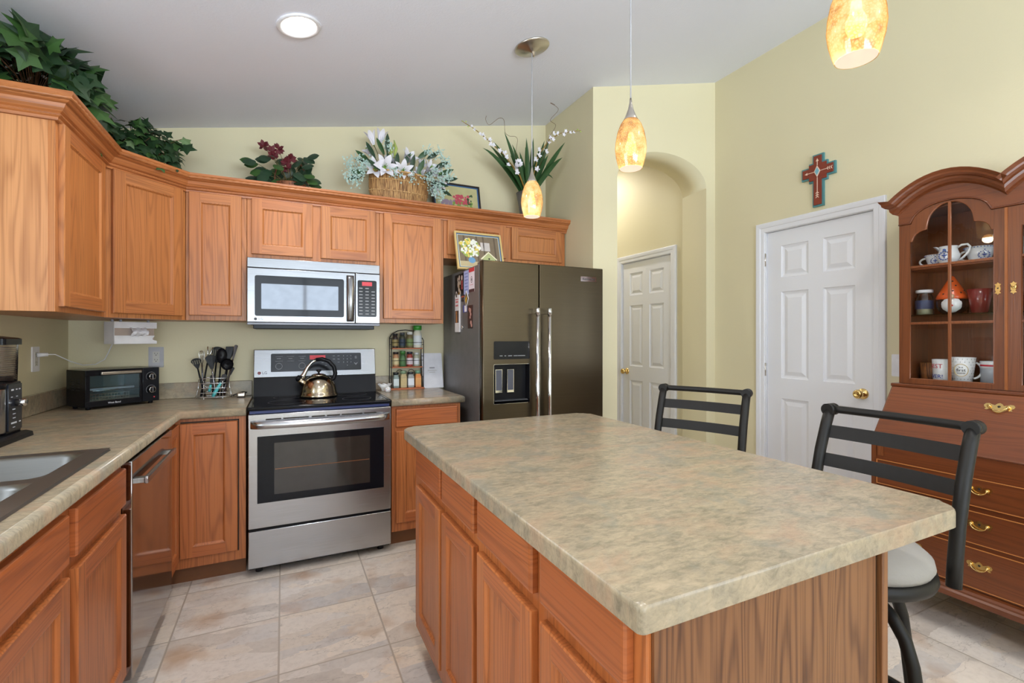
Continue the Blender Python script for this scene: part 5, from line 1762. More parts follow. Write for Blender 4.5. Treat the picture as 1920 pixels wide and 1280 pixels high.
# ================================================================== BAR STOOLS
def make_stool(label):
    t2 = thing('bar_stool', label, 'stool', (0, 0, 0), 0, 'bar stools at the island')
    mb = MB().mat(FABRIC)
    mb.lathe([(0.001, 0.652), (0.196, 0.652), (0.202, 0.664), (0.198, 0.682), (0.180, 0.698), (0.130, 0.709), (0.060, 0.713), (0.001, 0.714)], (0, 0, 0), 48)
    mb.build('seat_cushion', t2, world=False)
    mb = MB().mat(STOOL)
    mb.lathe([(0.001, 0.610), (0.190, 0.610), (0.204, 0.618), (0.209, 0.632), (0.206, 0.646), (0.196, 0.651), (0.001, 0.651)], (0, 0, 0), 48)
    mb.build('seat_ring', t2, world=False)
    mb = MB().mat(STOOL)
    mb.lathe([(0.001, 0.560), (0.085, 0.560), (0.090, 0.566), (0.090, 0.604), (0.085, 0.6095), (0.001, 0.6095)], (0, 0, 0), 28)
    mb.build('swivel_plate', t2, world=False)
    for k in range(4):
        a = math.radians(-15.7) + k * PI / 2
        prof = [(0.040, 0.580), (0.090, 0.572), (0.140, 0.548), (0.178, 0.505), (0.198, 0.450), (0.208, 0.390), (0.232, 0.220), (0.262, 0.0)]
        pts = [(r * math.cos(a), r * math.sin(a), z) for r, z in prof]
        lg = MB().mat(STOOL).tube(pts, 0.0165, 12).build('leg', t2, world=False)
    mb = MB().mat(STOOL)
    mb.tube([(0.234 * math.cos(2 * PI * k / 40), 0.234 * math.sin(2 * PI * k / 40), 0.20) for k in range(40)], 0.0125, 10, closed=True)
    mb.build('footrest_ring', t2, world=False)
    hw = 0.196
    for sg in (-1, 1):
        mb = MB().mat(STOOL)
        pts = [(0.138, sg * (hw + 0.002), 0.612), (0.146, sg * (hw + 0.002), 0.680), (0.168, sg * hw, 0.78), (0.200, sg * hw, 0.90), (0.232, sg * hw, 0.985), (0.252, sg * hw, 1.030)]
        mb.tube(pts, 0.0175, 14)
        mb.cyl((0.254, sg * hw, 1.035), (0.278, sg * (hw + 0.0), 1.035), 0.021, seg=16)
        mb.cyl((0.236, sg * hw, 1.035), (0.256, sg * hw, 1.035), 0.021, seg=16)
        mb.build('back_post', t2, world=False)
    mb = MB().mat(STOOL)
    mb.tube([(0.262 + 0.014 * math.sin(PI * k / 12), -hw + 2 * hw * k / 12, 1.036) for k in range(13)], 0.0130, 12)
    mb.build('top_rail', t2, world=False)
    for x_, z_ in ((0.226, 0.962), (0.196, 0.868)):
        mb = MB().mat(STOOL)
        loops = []
        for k in range(13):
            q = k / 12
            xx = x_ + 0.016 * math.sin(PI * q)
            yy = -hw + 2 * hw * q
            loops.append([(xx - 0.010, yy, z_ - 0.021), (xx - 0.0045, yy, z_ - 0.021), (xx + 0.010, yy, z_ + 0.021), (xx + 0.0045, yy, z_ + 0.021)])
        mb.loft(loops, True, True, True, smooth=False)
        mb.build('back_slat', t2, world=False)
    return t2


st0 = make_stool('black metal bar stool nearest the camera, in front of the secretary desk')
st1 = copy_tree(st0)
st1['label'] = 'black metal bar stool at the far end of the island, turned at an angle'
move(st0, (1.505, 0.845, 0), 0.0)
move(st1, (1.600, 1.575, 0), math.radians(24))

# ================================================================== WALL CROSS
t2 = thing('wall_cross', 'rust and teal southwestern wall cross above the white door', 'cross', (XR - 0.01, 1.912, 2.145))
cf = Fm((XR - 0.001, 1.905, 2.142), (0, -1, 0), (-1, 0, 0))
hw_, arm, hz = 0.026, 0.098, 0.318
ct = 0.215
def cross_poly(g):
    q = hw_ + g; s_ = 0.055 + g * 0.4; A_ = arm + g
    return [(-q, -g), (q, -g), (q, ct - 0.055 - g), (s_, ct - 0.055 - g), (s_, ct - 0.030 - g), (A_, ct - 0.030 - g), (A_, ct + 0.030 + g), (s_, ct + 0.030 + g), (s_, ct + 0.052 + g), (q, ct + 0.052 + g), (q, hz + g), (-q, hz + g), (-q, ct + 0.052 + g), (-s_, ct + 0.052 + g), (-s_, ct + 0.030 + g), (-A_, ct + 0.030 + g), (-A_, ct - 0.030 - g), (-s_, ct - 0.030 - g), (-s_, ct - 0.055 - g), (-q, ct - 0.055 - g)]
MB().mat(colr('cross_teal', 78, 132, 136, 0.5)).prism(cross_poly(0.009), cf, 0, 0.014).build('backing', t2)
MB().mat(colr('cross_rust', 126, 50, 30, 0.5)).prism(cross_poly(-0.002), cf, 0.0142, 0.022).build('face', t2)
mb = MB().mat(colr('cross_stone', 120, 176, 190, 0.3)).prism([(-0.014, ct), (0, ct - 0.026), (0.014, ct), (0, ct + 0.026)], cf, 0.0222, 0.027)
mb.mat(colr('cross_cream', 224, 196, 176, 0.5)).ring_prism([(-0.020, ct), (0, ct - 0.036), (0.020, ct), (0, ct + 0.036)], [(-0.014, ct), (0, ct - 0.026), (0.014, ct), (0, ct + 0.026)], cf, 0.0222, 0.026)
mb.build('center_stone', t2)
mb = MB().mat(colr('cross_cream', 224, 196, 176, 0.5))
for a0_, b0_, a1_, b1_ in ((-0.002, ct + 0.038, 0.002, hz - 0.035), (-0.002, 0.055, 0.002, ct - 0.038), (-arm + 0.030, ct - 0.0018, -0.022, ct + 0.0018), (0.022, ct - 0.0018, arm - 0.030, ct + 0.0018)):
    mb.prism([(a0_, b0_), (a1_, b0_), (a1_, b1_), (a0_, b1_)], cf, 0.0221, 0.0235)
mb.prism([(-0.009, hz - 0.038), (0.009, hz - 0.038), (0, hz - 0.020)], cf, 0.0221, 0.0238)
mb.prism([(-arm + 0.034, ct - 0.008), (-arm + 0.034, ct + 0.008), (-arm + 0.016, ct)], cf, 0.0221, 0.0238)
for k in range(3):
    xx = arm - 0.040 + k * 0.012
    mb.prism([(xx, ct), (xx + 0.008, ct + 0.010), (xx + 0.012, ct + 0.010), (xx + 0.006, ct), (xx + 0.012, ct - 0.010), (xx + 0.008, ct - 0.010)], cf, 0.0221, 0.0238)
    zz = 0.085 - k * 0.014
    mb.prism([(0, zz), (0.010, zz - 0.008), (0.010, zz - 0.013), (0, zz - 0.006), (-0.010, zz - 0.013), (-0.010, zz - 0.008)], cf, 0.0221, 0.0238)
mb.build('inlay_arrows', t2)

# ================================================================== ON THE COUNTERS
# toaster oven, set diagonally in the corner
t2 = thing('toaster_oven', 'small black toaster oven set diagonally in the counter corner', 'toaster oven', (-0.918, 3.160, CZ1), math.radians(40))
W_, D_, H_ = 0.350, 0.185, 0.206
mb = MB().mat(BLACK)
mb.box(0, W_, 0.012, D_, H_ - 0.004, H_, bevel=0.001)
mb.box(0, W_, 0.012, D_, 0.014, 0.020)
mb.box(0, 0.006, 0.012, D_, 0.020, H_ - 0.004)
mb.box(W_ - 0.006, W_, 0.012, D_, 0.020, H_ - 0.004)
mb.box(0.006, W_ - 0.006, D_ - 0.006, D_, 0.020, H_ - 0.004)
mb.box(0.262, 0.268, 0.012, D_ - 0.006, 0.020, H_ - 0.004)
mb.build('housing', t2, world=False)
m_ = MB().mat(DARKREC)
for i in range(2):
    for k in range(5):
        m_.box(-0.0008, 0.0002, 0.05 + i * 0.055, 0.09 + i * 0.055, 0.10 + k * 0.014, 0.104 + k * 0.014)
m_.build('side_vents', t2, world=False)
MB().mat(colr('oven_liner', 120, 138, 142, 0.35, metal=0.5)).box(0.0065, 0.2615, D_ - 0.010, D_ - 0.0065, 0.021, H_ - 0.005).box(0.0065, 0.008, 0.014, D_ - 0.010, 0.021, H_ - 0.005).box(0.2600, 0.2615, 0.014, D_ - 0.010, 0.021, H_ - 0.005).build('oven_liner', t2, world=False)
mb = MB().mat(BLACK)
mb.box(0, 0.262, 0, 0.012, 0.014, 0.044, bevel=0.002).box(0, 0.262, 0, 0.012, 0.176, H_, bevel=0.002).box(0, 0.020, 0, 0.012, 0.044, 0.176, bevel=0.002).box(0.250, 0.262, 0, 0.012, 0.044, 0.176, bevel=0.002)
td = mb.build('door_frame', t2, world=False)
MB().mat(OVDOOR).box(0.020, 0.250, 0.004, 0.007, 0.044, 0.176).build('door_glass', td, world=False)
mb = MB().mat(NICKEL)
mb.box(0.060, 0.250, -0.022, -0.010, 0.180, 0.196, bevel=0.003).box(0.066, 0.076, -0.012, 0.000, 0.183, 0.193).box(0.232, 0.242, -0.012, 0.000, 0.183, 0.193)
mb.build('door_handle', td, world=False)
text('West Bend', 0.013, lambda a, b, c=0: TF[t2.name] @ Vector((0.128 + a, -0.0006 - c, 0.029 + b)), PAPER, td, 'logo_lettering', 0.0002)
mb = MB().mat(BGLASS)
mb.box(0.264, W_, 0, 0.012, 0.014, H_, bevel=0.002)
tp_ = mb.build('control_panel', t2, world=False)
for zz in (0.155, 0.080):
    mb = MB().mat(PRINT)
    mb.tube([(0.307 + 0.025 * math.cos(math.radians(d)), -0.0006, zz + 0.025 * math.sin(math.radians(d))) for d in range(-40, 221, 10)], 0.0007, 4)
    mb.build('dial_scale', tp_, world=False)
    mb = MB().mat(BLACK)
    mb.lathe([(0.001, 0), (0.018, 0), (0.016, 0.014), (0.001, 0.015)], (0.307, -0.0003, zz), 24, Matrix.Rotation(PI / 2, 4, 'X'))
    mb.mat(CHROME).lathe([(0.0165, 0.0135), (0.0175, 0.0150), (0.0145, 0.0155)], (0.307, -0.0003, zz), 24, Matrix.Rotation(PI / 2, 4, 'X'), False, False)
    mb.mat(CHROME).box(0.3055, 0.3085, -0.0185, -0.0150, zz - 0.014, zz + 0.014)
    mb.build('knob', tp_, world=False)
MB().mat(LEDRED).box(0.320, 0.326, -0.0012, 0, 0.034, 0.040).build('indicator_lamp', tp_, world=False)
mb = MB().mat(CHROME)
for k in range(9):
    mb.cyl((0.022 + k * 0.026, 0.03, 0.095), (0.022 + k * 0.026, D_ - 0.012, 0.095), 0.0014, seg=6)
mb.cyl((0.008, 0.03, 0.095), (0.260, 0.03, 0.095), 0.002, seg=6)
mb.build('rack', t2, world=False)
mb = MB().mat(GREYP)
mb.box(0.030, 0.240, 0.04, D_ - 0.02, 0.098, 0.101).box(0.030, 0.240, 0.034, 0.040, 0.098, 0.108)
mb.build('baking_tray', t2, world=False)
mb = MB().mat(CHROME)
for k in range(14):
    mb.box(0.024 + k * 0.014, 0.0255 + k * 0.014, 0.020, 0.0215, 0.046, 0.078)
for zz in (0.046, 0.062, 0.078):
    mb.box(0.022, 0.210, 0.0195, 0.0220, zz - 0.0012, zz + 0.0012)
mb.build('crumb_grille', t2, world=False)
for xx in (0.025, W_ - 0.03):
    for yy in (0.03, D_ - 0.03):
        MB().mat(BLACK).cyl((xx, yy, 0), (xx, yy, 0.0145), 0.010, 0.012, 12).build('foot', t2, world=False)

# coffee maker at the left edge, facing the room
t2 = thing('coffee_maker', 'black and steel coffee maker with clear reservoir at the left edge of the counter', 'coffee maker', (-0.985, 2.33, CZ1))
z = CZ1
mb = MB().mat(BLACK)
mb.loft([[(-1.085, 2.19, z), (-0.872, 2.19, z), (-0.872, 2.468, z), (-1.085, 2.468, z)], [(-1.085, 2.19, z + 0.016), (-0.874, 2.19, z + 0.016), (-0.874, 2.466, z + 0.016), (-1.085, 2.466, z + 0.016)], [(-1.085, 2.20, z + 0.030), (-0.890, 2.20, z + 0.024), (-0.890, 2.455, z + 0.024), (-1.085, 2.455, z + 0.030)]], smooth=False)
mb.build('base', t2)
MB().mat(BLACK).box(-1.057, -0.902, 2.340, 2.452, z + 0.024, z + 0.212, bevel=0.004).build('body', t2)
mb = MB().mat(STEEL)
mb.lathe([(0.001, 0.030), (0.058, 0.030), (0.060, 0.034), (0.060, 0.188), (0.058, 0.192), (0.001, 0.192)], (-0.962, 2.335, z), 32)
mb.build('steel_column', t2)
mb = MB().mat(BLACK)
mb.lathe([(0.060, 0.192), (0.0615, 0.196), (0.0615, 0.210), (0.001, 0.212)], (-0.962, 2.335, z), 32, None, False, True)
mb.build('column_cap', t2)
pf = Fm((-0.902, 2.396, z), (0, 1, 0), (1, 0, 0))
cp2 = MB().mat(colr('coffee_panel', 30, 34, 44, 0.18)).prism(rr2(-0.048, 0.050, 0.034, 0.205, 0.004), pf, 0.0003, 0.004).build('control_panel', t2)
mb = MB().mat(colr('coffee_print', 196, 200, 208, 0.5))
for a, b, w2, h2 in ((-0.020, 0.184, 0.009, 0.006), (0.010, 0.184, 0.006, 0.004), (0.032, 0.184, 0.006, 0.004), (-0.025, 0.158, 0.006, 0.003), (0.012, 0.158, 0.006, 0.003), (-0.010, 0.112, 0.010, 0.004), (-0.008, 0.095, 0.010, 0.003), (-0.008, 0.080, 0.010, 0.003), (-0.010, 0.062, 0.020, 0.006), (0.034, 0.062, 0.006, 0.004), (-0.010, 0.046, 0.008, 0.002)):
    mb.prism([(a - w2, b - h2 / 2), (a + w2, b - h2 / 2), (a + w2, b + h2 / 2), (a - w2, b + h2 / 2)], pf, 0.004, 0.0045)
mb.build('printed_keys', cp2)
mb = MB().mat(CHROME)
mb.lathe([(0.001, 0), (0.014, 0), (0.014, 0.026), (0.011, 0.029), (0.001, 0.029)], pf(0.008, 0.134, 0.004), 24, Matrix.Rotation(PI / 2, 4, 'Y'))
mb.build('dial', cp2)
mb = MB().mat(TANKGL)
mb.loft([rrect(-1.052, -0.908, 2.335, 2.455, 0.018, z + 0.213), rrect(-1.052, -0.906, 2.333, 2.458, 0.018, z + 0.350)], True, True, False)
mb.build('water_reservoir', t2)
mb = MB().mat(colr('water_ridge', 190, 180, 180, 0.3))
for k in range(16):
    mb.tube([(p[0], p[1], p[2]) for p in rrect(-1.050, -0.910, 2.337, 2.453, 0.017, z + 0.222 + k * 0.0078)], 0.0009, 4, closed=True)
mb.build('reservoir_ridges', t2)
mb = MB().mat(BLACK)
mb.loft([rrect(-1.056, -0.900, 2.327, 2.462, 0.012, z + 0.350), rrect(-1.056, -0.900, 2.327, 2.462, 0.012, z + 0.372), rrect(-1.048, -0.908, 2.335, 2.454, 0.012, z + 0.376), rrect(-1.042, -0.957, 2.335, 2.430, 0.012, z + 0.384)], True, True, True, smooth=False)
mb.build('lid', t2)
MB().mat(BLACK).tube([(-0.985, 2.450, z + 0.10), (-0.970, 2.480, z + 0.102), (-0.955, 2.500, z + 0.085), (-0.960, 2.505, z + 0.045), (-1.02, 2.490, z + 0.008), (-1.06, 2.50, z + 0.005)], 0.0035, 8).build('power_cord', t2)

# kettle
kx, ky, kz = 0.205, 3.285, 0.9166
t2 = thing('tea_kettle', 'bronze-toned steel whistling kettle on the cooktop', 'kettle', (kx, ky, kz))
MB().mat(KSTEEL).lathe([(0.001, 0.0), (0.110, 0.0), (0.117, 0.004), (0.118, 0.010), (0.112, 0.020), (0.108, 0.034), (0.107, 0.040), (0.104, 0.058), (0.096, 0.082), (0.082, 0.106), (0.062, 0.124), (0.044, 0.132), (0.040, 0.133)], (kx, ky, kz), 48, None, True, False).build('body', t2)
MB().mat(KSTEEL).lathe([(0.043, 0.1335), (0.043, 0.137), (0.030, 0.142), (0.010, 0.145), (0.001, 0.145)], (kx, ky, kz), 32, None, False, True).build('lid', t2)
MB().mat(BLACK).lathe([(0.001, 0.145), (0.006, 0.145), (0.006, 0.154), (0.015, 0.160), (0.017, 0.167), (0.010, 0.172), (0.001, 0.173)], (kx, ky, kz), 20).build('lid_knob', t2)
MB().mat(KSTEEL).tube([(kx - 0.075, ky - 0.010, kz + 0.075), (kx - 0.100, ky - 0.014, kz + 0.098), (kx - 0.118, ky - 0.017, kz + 0.118)], [0.026, 0.021, 0.017], 20).build('spout', t2)
MB().mat(BLACK).tube([(kx - 0.114, ky - 0.0165, kz + 0.113), (kx - 0.128, ky - 0.019, kz + 0.130)], [0.020, 0.016], 20).build('whistle_cap', t2)
MB().mat(CHROME).tube([(kx - 0.098, ky, kz + 0.122), (kx - 0.088, ky, kz + 0.140), (kx - 0.066, ky, kz + 0.185), (kx - 0.040, ky, kz + 0.218), (kx - 0.012, ky, kz + 0.234)], [0.020, 0.013, 0.010, 0.009, 0.010], 12).build('handle_arm', t2)
MB().mat(BLACK).tube([(kx - 0.016, ky, kz + 0.2335), (kx + 0.020, ky, kz + 0.2375), (kx + 0.060, ky, kz + 0.222), (kx + 0.092, ky, kz + 0.185), (kx + 0.100, ky, kz + 0.142), (kx + 0.090, ky, kz + 0.110), (kx + 0.074, ky, kz + 0.098)], [0.0115, 0.0125, 0.0135, 0.0135, 0.0135, 0.0125, 0.011], 12).build('handle_grip', t2)

# wire utensil caddy
ux0, ux1, uy0, uy1 = -0.470, -0.300, 3.405, 3.495
cxm = (ux0 + ux1) / 2
t2 = thing('utensil_caddy', 'chrome wire caddy full of kitchen utensils beside the range', 'utensil holder', (cxm, 3.45, CZ1))
mb = MB().mat(CHROME)
for i, zz in enumerate((0.928, 0.955, 0.983, 1.012, 1.042)):
    e = 0.008 * (1 - i / 4)
    mb.tube(rrect(ux0 + 0.012 - e, ux1 - 0.012 + e, uy0 + 0.004 - e, uy1 - 0.004 + e, 0.018, zz, 4), 0.0018, 6, closed=True)
mb.build('wire_rings', t2)
mb = MB().mat(CHROME)
for xx in (ux0 + 0.036, ux1 - 0.036):
    for yy in (uy0 + 0.004, uy1 - 0.004):
        mb.cyl((xx, yy, 0.922), (xx, yy, 1.042), 0.0018, seg=6)
for k in range(5):
    mb.cyl((ux0 + 0.03 + k * 0.027, uy0 + 0.006, 0.928), (ux0 + 0.03 + k * 0.027, uy1 - 0.006, 0.928), 0.0015, seg=6)
mb.build('wire_bars', t2)
for xx in (ux0 + 0.036, ux1 - 0.036):
    for yy in (uy0 + 0.003, uy1 - 0.003):
        MB().mat(CHROME).sphere((xx, yy, CZ1 + 0.006), 0.006, 10, 6).build('ball_foot', t2)
for sx, xx in ((-1, ux0 + 0.006), (1, ux1 - 0.006)):
    MB().mat(CHROME).tube([(xx, 3.45, 1.036), (xx + sx * 0.004, 3.45, 0.98), (xx + sx * 0.012, 3.45, 0.94), (xx + sx * 0.024, 3.45, CZ1 + 0.004)], 0.0022, 6).build('side_leg', t2)
UT = 'utensils in the wire caddy'


def utensil(name, label, p0, p1, head, hm=BLACK, cat='utensil', hr=0.0055):
    """handle from p0 (in the caddy) to p1; head(mb, p1, d, side, n) shapes the working end"""
    p0, p1 = Vector(p0), Vector(p1)
    t3 = thing(name, label, cat, p0, 0, UT)
    d = (p1 - p0).normalized()
    n = (Vector((0, -1, 0)) - d * Vector((0, -1, 0)).dot(d)).normalized()
    s_ = d.cross(n)
    MB().mat(hm).tube([p0, p0 + d * 0.02, (p0 + p1) / 2, p1], [hr * 0.9, hr * 1.1, hr, hr * 0.75], 8).build('handle', t3)
    head(t3, p1, d, s_, n)
    return t3


def flat_head(L, w0, w1, m, slots=0, curve=0.0, rnd=True):
    def f(t3, p, d, s_, n):
        mb = MB().mat(m)
        fr = lambda a, b, c=0: p + s_ * a + d * b + n * (c + curve * (b / L) ** 2)
        out = [(-w0, 0.0), (w0, 0.0)]
        if rnd:
            for k in range(9):
                th = PI * k / 8
                out.append((w1 * math.cos(th), L - w1 * 0.7 + w1 * 0.7 * math.sin(th)))
        else:
            out += [(w1, L * 0.35), (w1, L), (-w1, L * 0.94), (-w1, L * 0.35)]
        mb.prism(out, fr, -0.0012, 0.0012, bevel=0.0005)
        mb.build('blade', t3)
        if slots:
            mb = MB().mat(colr('slot_gap', 120, 116, 96, 0.7))
            for k in range(slots):
                a = (k - (slots - 1) / 2) * (2 * w1 * 0.62 / max(1, slots - 1))
                mb.prism([(a - 0.0022, L * 0.42), (a + 0.0022, L * 0.42), (a + 0.0022, L * 0.80), (a - 0.0022, L * 0.80)], fr, -0.0016, 0.0016)
            mb.build('slots', t3)
    return f


def bowl_head(r, asp, m, facing=1):
    def f(t3, p, d, s_, n):
        c = p + d * (r * asp)
        mb = MB().mat(m)
        for sh, dz in ((1.0, 0.0), (0.94, 0.0012)):
            loops = []
            for j in range(6):
                th = PI / 2 * j / 5
                loops.append([c + s_ * (r * sh * math.cos(2 * PI * k / 20) * math.cos(th)) + d * (r * asp * sh * math.sin(2 * PI * k / 20) * math.cos(th)) - n * facing * (r * 0.55 * sh * math.sin(th)) for k in range(20)])
            mb.loft(loops, True, False, True)
        mb.build('bowl', t3)
    return f


def whisk_head(t3, p, d, s_, n):
    mb = MB().mat(CHROME)
    for k in range(5):
        a = PI * k / 5
        ax = s_ * math.cos(a) + n * math.sin(a)
        pts = [p + ax * (0.027 * math.sin(PI * q / 12) ** 0.8 * (1 if True else 0)) + d * 0.0 for q in range(1)]
        pts = []
        for q in range(17):
            th = PI * q / 16
            pts.append(p + ax * (0.027 * math.cos(th)) * (0.25 + 0.75 * math.sin(th)) + d * (0.075 * math.sin(th) ** 0.75))
        mb.tube(pts, 0.0009, 5)
    mb.build('wires', t3)


def tongs_head(t3, p, d, s_, n):
    for sg in (-1, 1):
        mb = MB().mat(CHROME)
        mb.tube([p, p + d * 0.03 + s_ * sg * 0.006, p + d * 0.075 + s_ * sg * 0.014], [0.006, 0.007, 0.008], 8, flat=0.5)
        mb.build('tong_arm', t3)


STN = colr('steel_handle', 150, 150, 156, 0.25, metal=0.9)
TEAL = colr('teal_silicone', 84, 182, 186, 0.5)
BRN = colr('dark_brown_nylon', 44, 26, 22, 0.4)
utensil('whisk', 'wire whisk standing at the back left of the caddy', (-0.445, 3.470, 0.932), (-0.452, 3.478, 1.135), whisk_head, STN)
utensil('slotted_spoon', 'black slotted spoon leaning to the left of the caddy', (-0.430, 3.425, 0.932), (-0.466, 3.420, 1.105), flat_head(0.062, 0.006, 0.027, BLACK, 4, -0.006))
utensil('tongs', 'steel tongs with dark tips leaning right in the caddy', (-0.452, 3.440, 0.932), (-0.415, 3.440, 1.160), tongs_head, BLACK)
utensil('spatula', 'black solid spatula at the front middle of the caddy', (-0.372, 3.418, 0.932), (-0.392, 3.412, 1.100), flat_head(0.085, 0.008, 0.028, BLACK, 0, -0.006), STN)
utensil('slotted_turner', 'large black slotted turner standing tall in the caddy middle', (-0.395, 3.470, 0.932), (-0.376, 3.474, 1.135), flat_head(0.100, 0.008, 0.036, BLACK, 5, -0.01), BLACK)
utensil('serving_spoon', 'large black serving spoon tallest in the caddy middle', (-0.365, 3.455, 0.932), (-0.350, 3.456, 1.130), bowl_head(0.030, 1.6, BLACK, -1))
utensil('turner', 'black flat turner leaning right behind the ladle', (-0.335, 3.470, 0.932), (-0.312, 3.476, 1.150), flat_head(0.088, 0.008, 0.022, BLACK, 0, -0.004, False))
utensil('ladle', 'black ladle at the right front of the caddy', (-0.345, 3.425, 0.932), (-0.318, 3.420, 1.090), bowl_head(0.034, 1.05, BLACK, 1))
utensil('curved_spoon', 'dark brown spoon seen edge-on, tallest at the right of the caddy', (-0.330, 3.445, 0.932), (-0.284, 3.445, 1.155), flat_head(0.092, 0.004, 0.010, BRN, 0, -0.012), BRN)
utensil('spreader', 'teal-handled spreader standing diagonally at the caddy front', (-0.388, 3.414, 0.930), (-0.345, 3.414, 1.015), flat_head(0.055, 0.008, 0.016, BLACKM), TEAL, 'utensil', 0.010)
utensil('pastry_brush', 'teal-handled brush at the front left of the caddy', (-0.408, 3.430, 0.960), (-0.400, 3.432, 1.002), flat_head(0.060, 0.006, 0.014, BLACKM), TEAL, 'utensil', 0.008)
utensil('peeler', 'short dark utensil poking out low on the right of the caddy', (-0.345, 3.450, 0.935), (-0.300, 3.450, 1.060), flat_head(0.050, 0.006, 0.011, BLACK), STN)

# small steel gadget with a black cord behind it
t2 = thing('steel_gadget', 'small steel and black gadget on the counter between caddy and range', 'gadget', (-0.238, 3.44, CZ1))
MB().mat(NICKEL).box(-0.262, -0.214, 3.425, 3.455, CZ1 + 0.004, CZ1 + 0.032, bevel=0.008, seg=3).build('steel_cover', t2)
MB().mat(BLACKM).box(-0.260, -0.216, 3.428, 3.462, CZ1, CZ1 + 0.0038, bevel=0.001).build('base', t2)
MB().mat(BLACKM).tube([(-0.225, 3.455, CZ1 + 0.02), (-0.210, 3.475, CZ1 + 0.028), (-0.235, 3.495, CZ1 + 0.03), (-0.280, 3.512, CZ1 + 0.012), (-0.300, 3.515, CZ1 + 0.004)], 0.0032, 8).build('cord', t2)

# spice rack
sx0, sx1, sy0, sy1 = 0.700, 0.935, 3.455, 3.530
t2 = thing('spice_rack', 'black wire spice rack with three wooden shelves', 'spice rack', (0.818, 3.49, CZ1))
WSH = colr('rack_wood', 176, 98, 54, 0.45)
SHZ = (0.926, 1.080, 1.216)
MB().mat(WSH).box(sx0 - 0.006, sx1 + 0.006, sy0 - 0.006, sy1, CZ1, SHZ[0], bevel=0.002).build('shelf', t2)
for zz in SHZ[1:]:
    MB().mat(WSH).box(sx0 + 0.006, sx1 - 0.006, sy0, sy1 - 0.004, zz - 0.009, zz, bevel=0.002).build('shelf', t2)
for xx in (sx0, sx1):
    mb = MB().mat(BLACKM)
    for yy in (sy0 + 0.002, sy1 - 0.006):
        mb.tube([(xx, yy, SHZ[0]), (xx, yy, 1.290 if yy > 3.5 else 1.270)], 0.0032, 8)
    for zz in (1.0, 1.155, 1.24):
        mb.tube([(xx, sy0 + 0.002, zz), (xx, sy1 - 0.006, zz)], 0.0022, 6)
    sg = -1 if xx == sx0 else 1
    mb.tube([(xx, sy0 + 0.002, 1.270), (xx - sg * 0.004, sy0 + 0.02, 1.288), (xx - sg * 0.002, sy0 + 0.04, 1.284), (xx, sy1 - 0.006, 1.290)], 0.0028, 6)
    mb.build('side_frame', t2)
mb = MB().mat(BLACKM)
mb.tube([(sx0, sy1 - 0.006, 1.290), (sx0 + 0.018, sy1 - 0.006, 1.318), (sx0 + 0.06, sy1 - 0.006, 1.340), (0.8175, sy1 - 0.006, 1.348), (sx1 - 0.06, sy1 - 0.006, 1.340), (sx1 - 0.018, sy1 - 0.006, 1.318), (sx1, sy1 - 0.006, 1.290)], 0.0032, 8)
mb.build('arched_top', t2)
for cx_ in (0.775, 0.86):
    mb = MB().mat(BLACKM)
    mb.tube([(cx_ + 0.026 * math.cos(2 * PI * k / 24), sy1 - 0.006, 1.025 + 0.030 * math.sin(2 * PI * k / 24)) for k in range(24)], 0.0022, 6, closed=True)
    mb.build('scroll_ring', t2)
for zz in (1.125, 1.255):
    MB().mat(BLACKM).tube([(sx0, sy0 + 0.002, zz), (sx1, sy0 + 0.002, zz)], 0.0018, 6).build('front_wire', t2)
SG = 'spice jars on the rack'


def spice(label, x, z, r, h, contents, labelc, lidc, lid_r=0.9, lid_h=0.016, neck=True, sq=False):
    y = 3.488
    t3 = thing('spice_jar', label, 'jar', (x, y, z), 0, SG)
    seg = 4 if sq else 20
    R4 = Matrix.Rotation(PI / 4, 4, 'Z') if sq else None
    k_ = 1.25 if sq else 1.0
    hb = h - lid_h
    mb = MB().mat(contents)
    mb.lathe([(0.001, 0), (r * k_ * 0.96, 0), (r * k_, 0.003), (r * k_, hb * 0.80), (r * 0.82 * k_, hb * 0.90), (r * 0.74 * k_, hb), (0.001, hb)], (x, y, z + 0.0003), seg, R4, smooth=not sq)
    mb.build('glass_body', t3)
    mb = MB().mat(labelc)
    rr_ = r * k_ + 0.0005
    mb.lathe([(rr_ - 0.0003, hb * 0.16), (rr_, hb * 0.17), (rr_, hb * 0.68), (rr_ - 0.0003, hb * 0.69)], (x, y, z), seg, R4, False, False, smooth=not sq)
    mb.build('label', t3)
    mb = MB().mat(lidc)
    mb.lathe([(0.001, hb + 0.0006), (r * lid_r, hb + 0.0006), (r * lid_r, h - 0.002), (r * lid_r * 0.93, h), (0.001, h)], (x, y, z), 20)
    mb.build('lid', t3)


def sc_(n, r, g, b, ro=0.3): return colr('spice_' + n, r, g, b, ro)


zA, zB_, zC = SHZ[2] + 0.0005, SHZ[1] + 0.0005, SHZ[0] + 0.0005
spice('dark brown spice jar with a tan label, first on the top rack shelf', 0.733, zA, 0.021, 0.104, sc_('dark', 62, 52, 46), sc_('tan', 150, 132, 84, 0.6), sc_('blacklid', 36, 34, 34))
spice('spice bottle with a navy and green label, second on the top rack shelf', 0.785, zA, 0.022, 0.112, sc_('olive', 66, 70, 56), sc_('navy', 50, 62, 78, 0.6), sc_('greylid', 60, 66, 72), 0.8, 0.020)
spice('clear spice jar with a white shaker lid, third on the top rack shelf', 0.840, zA, 0.024, 0.118, sc_('brownherb', 116, 104, 72), sc_('greenlab', 120, 138, 84, 0.6), sc_('whitelid', 214, 214, 208), 0.86, 0.022)
spice('tall white and green seasoning canister with a bright green cap', 0.897, zA, 0.031, 0.164, sc_('white', 216, 214, 198), sc_('whitelab', 214, 220, 222, 0.6), sc_('capgreen', 62, 154, 56), 1.02, 0.034)
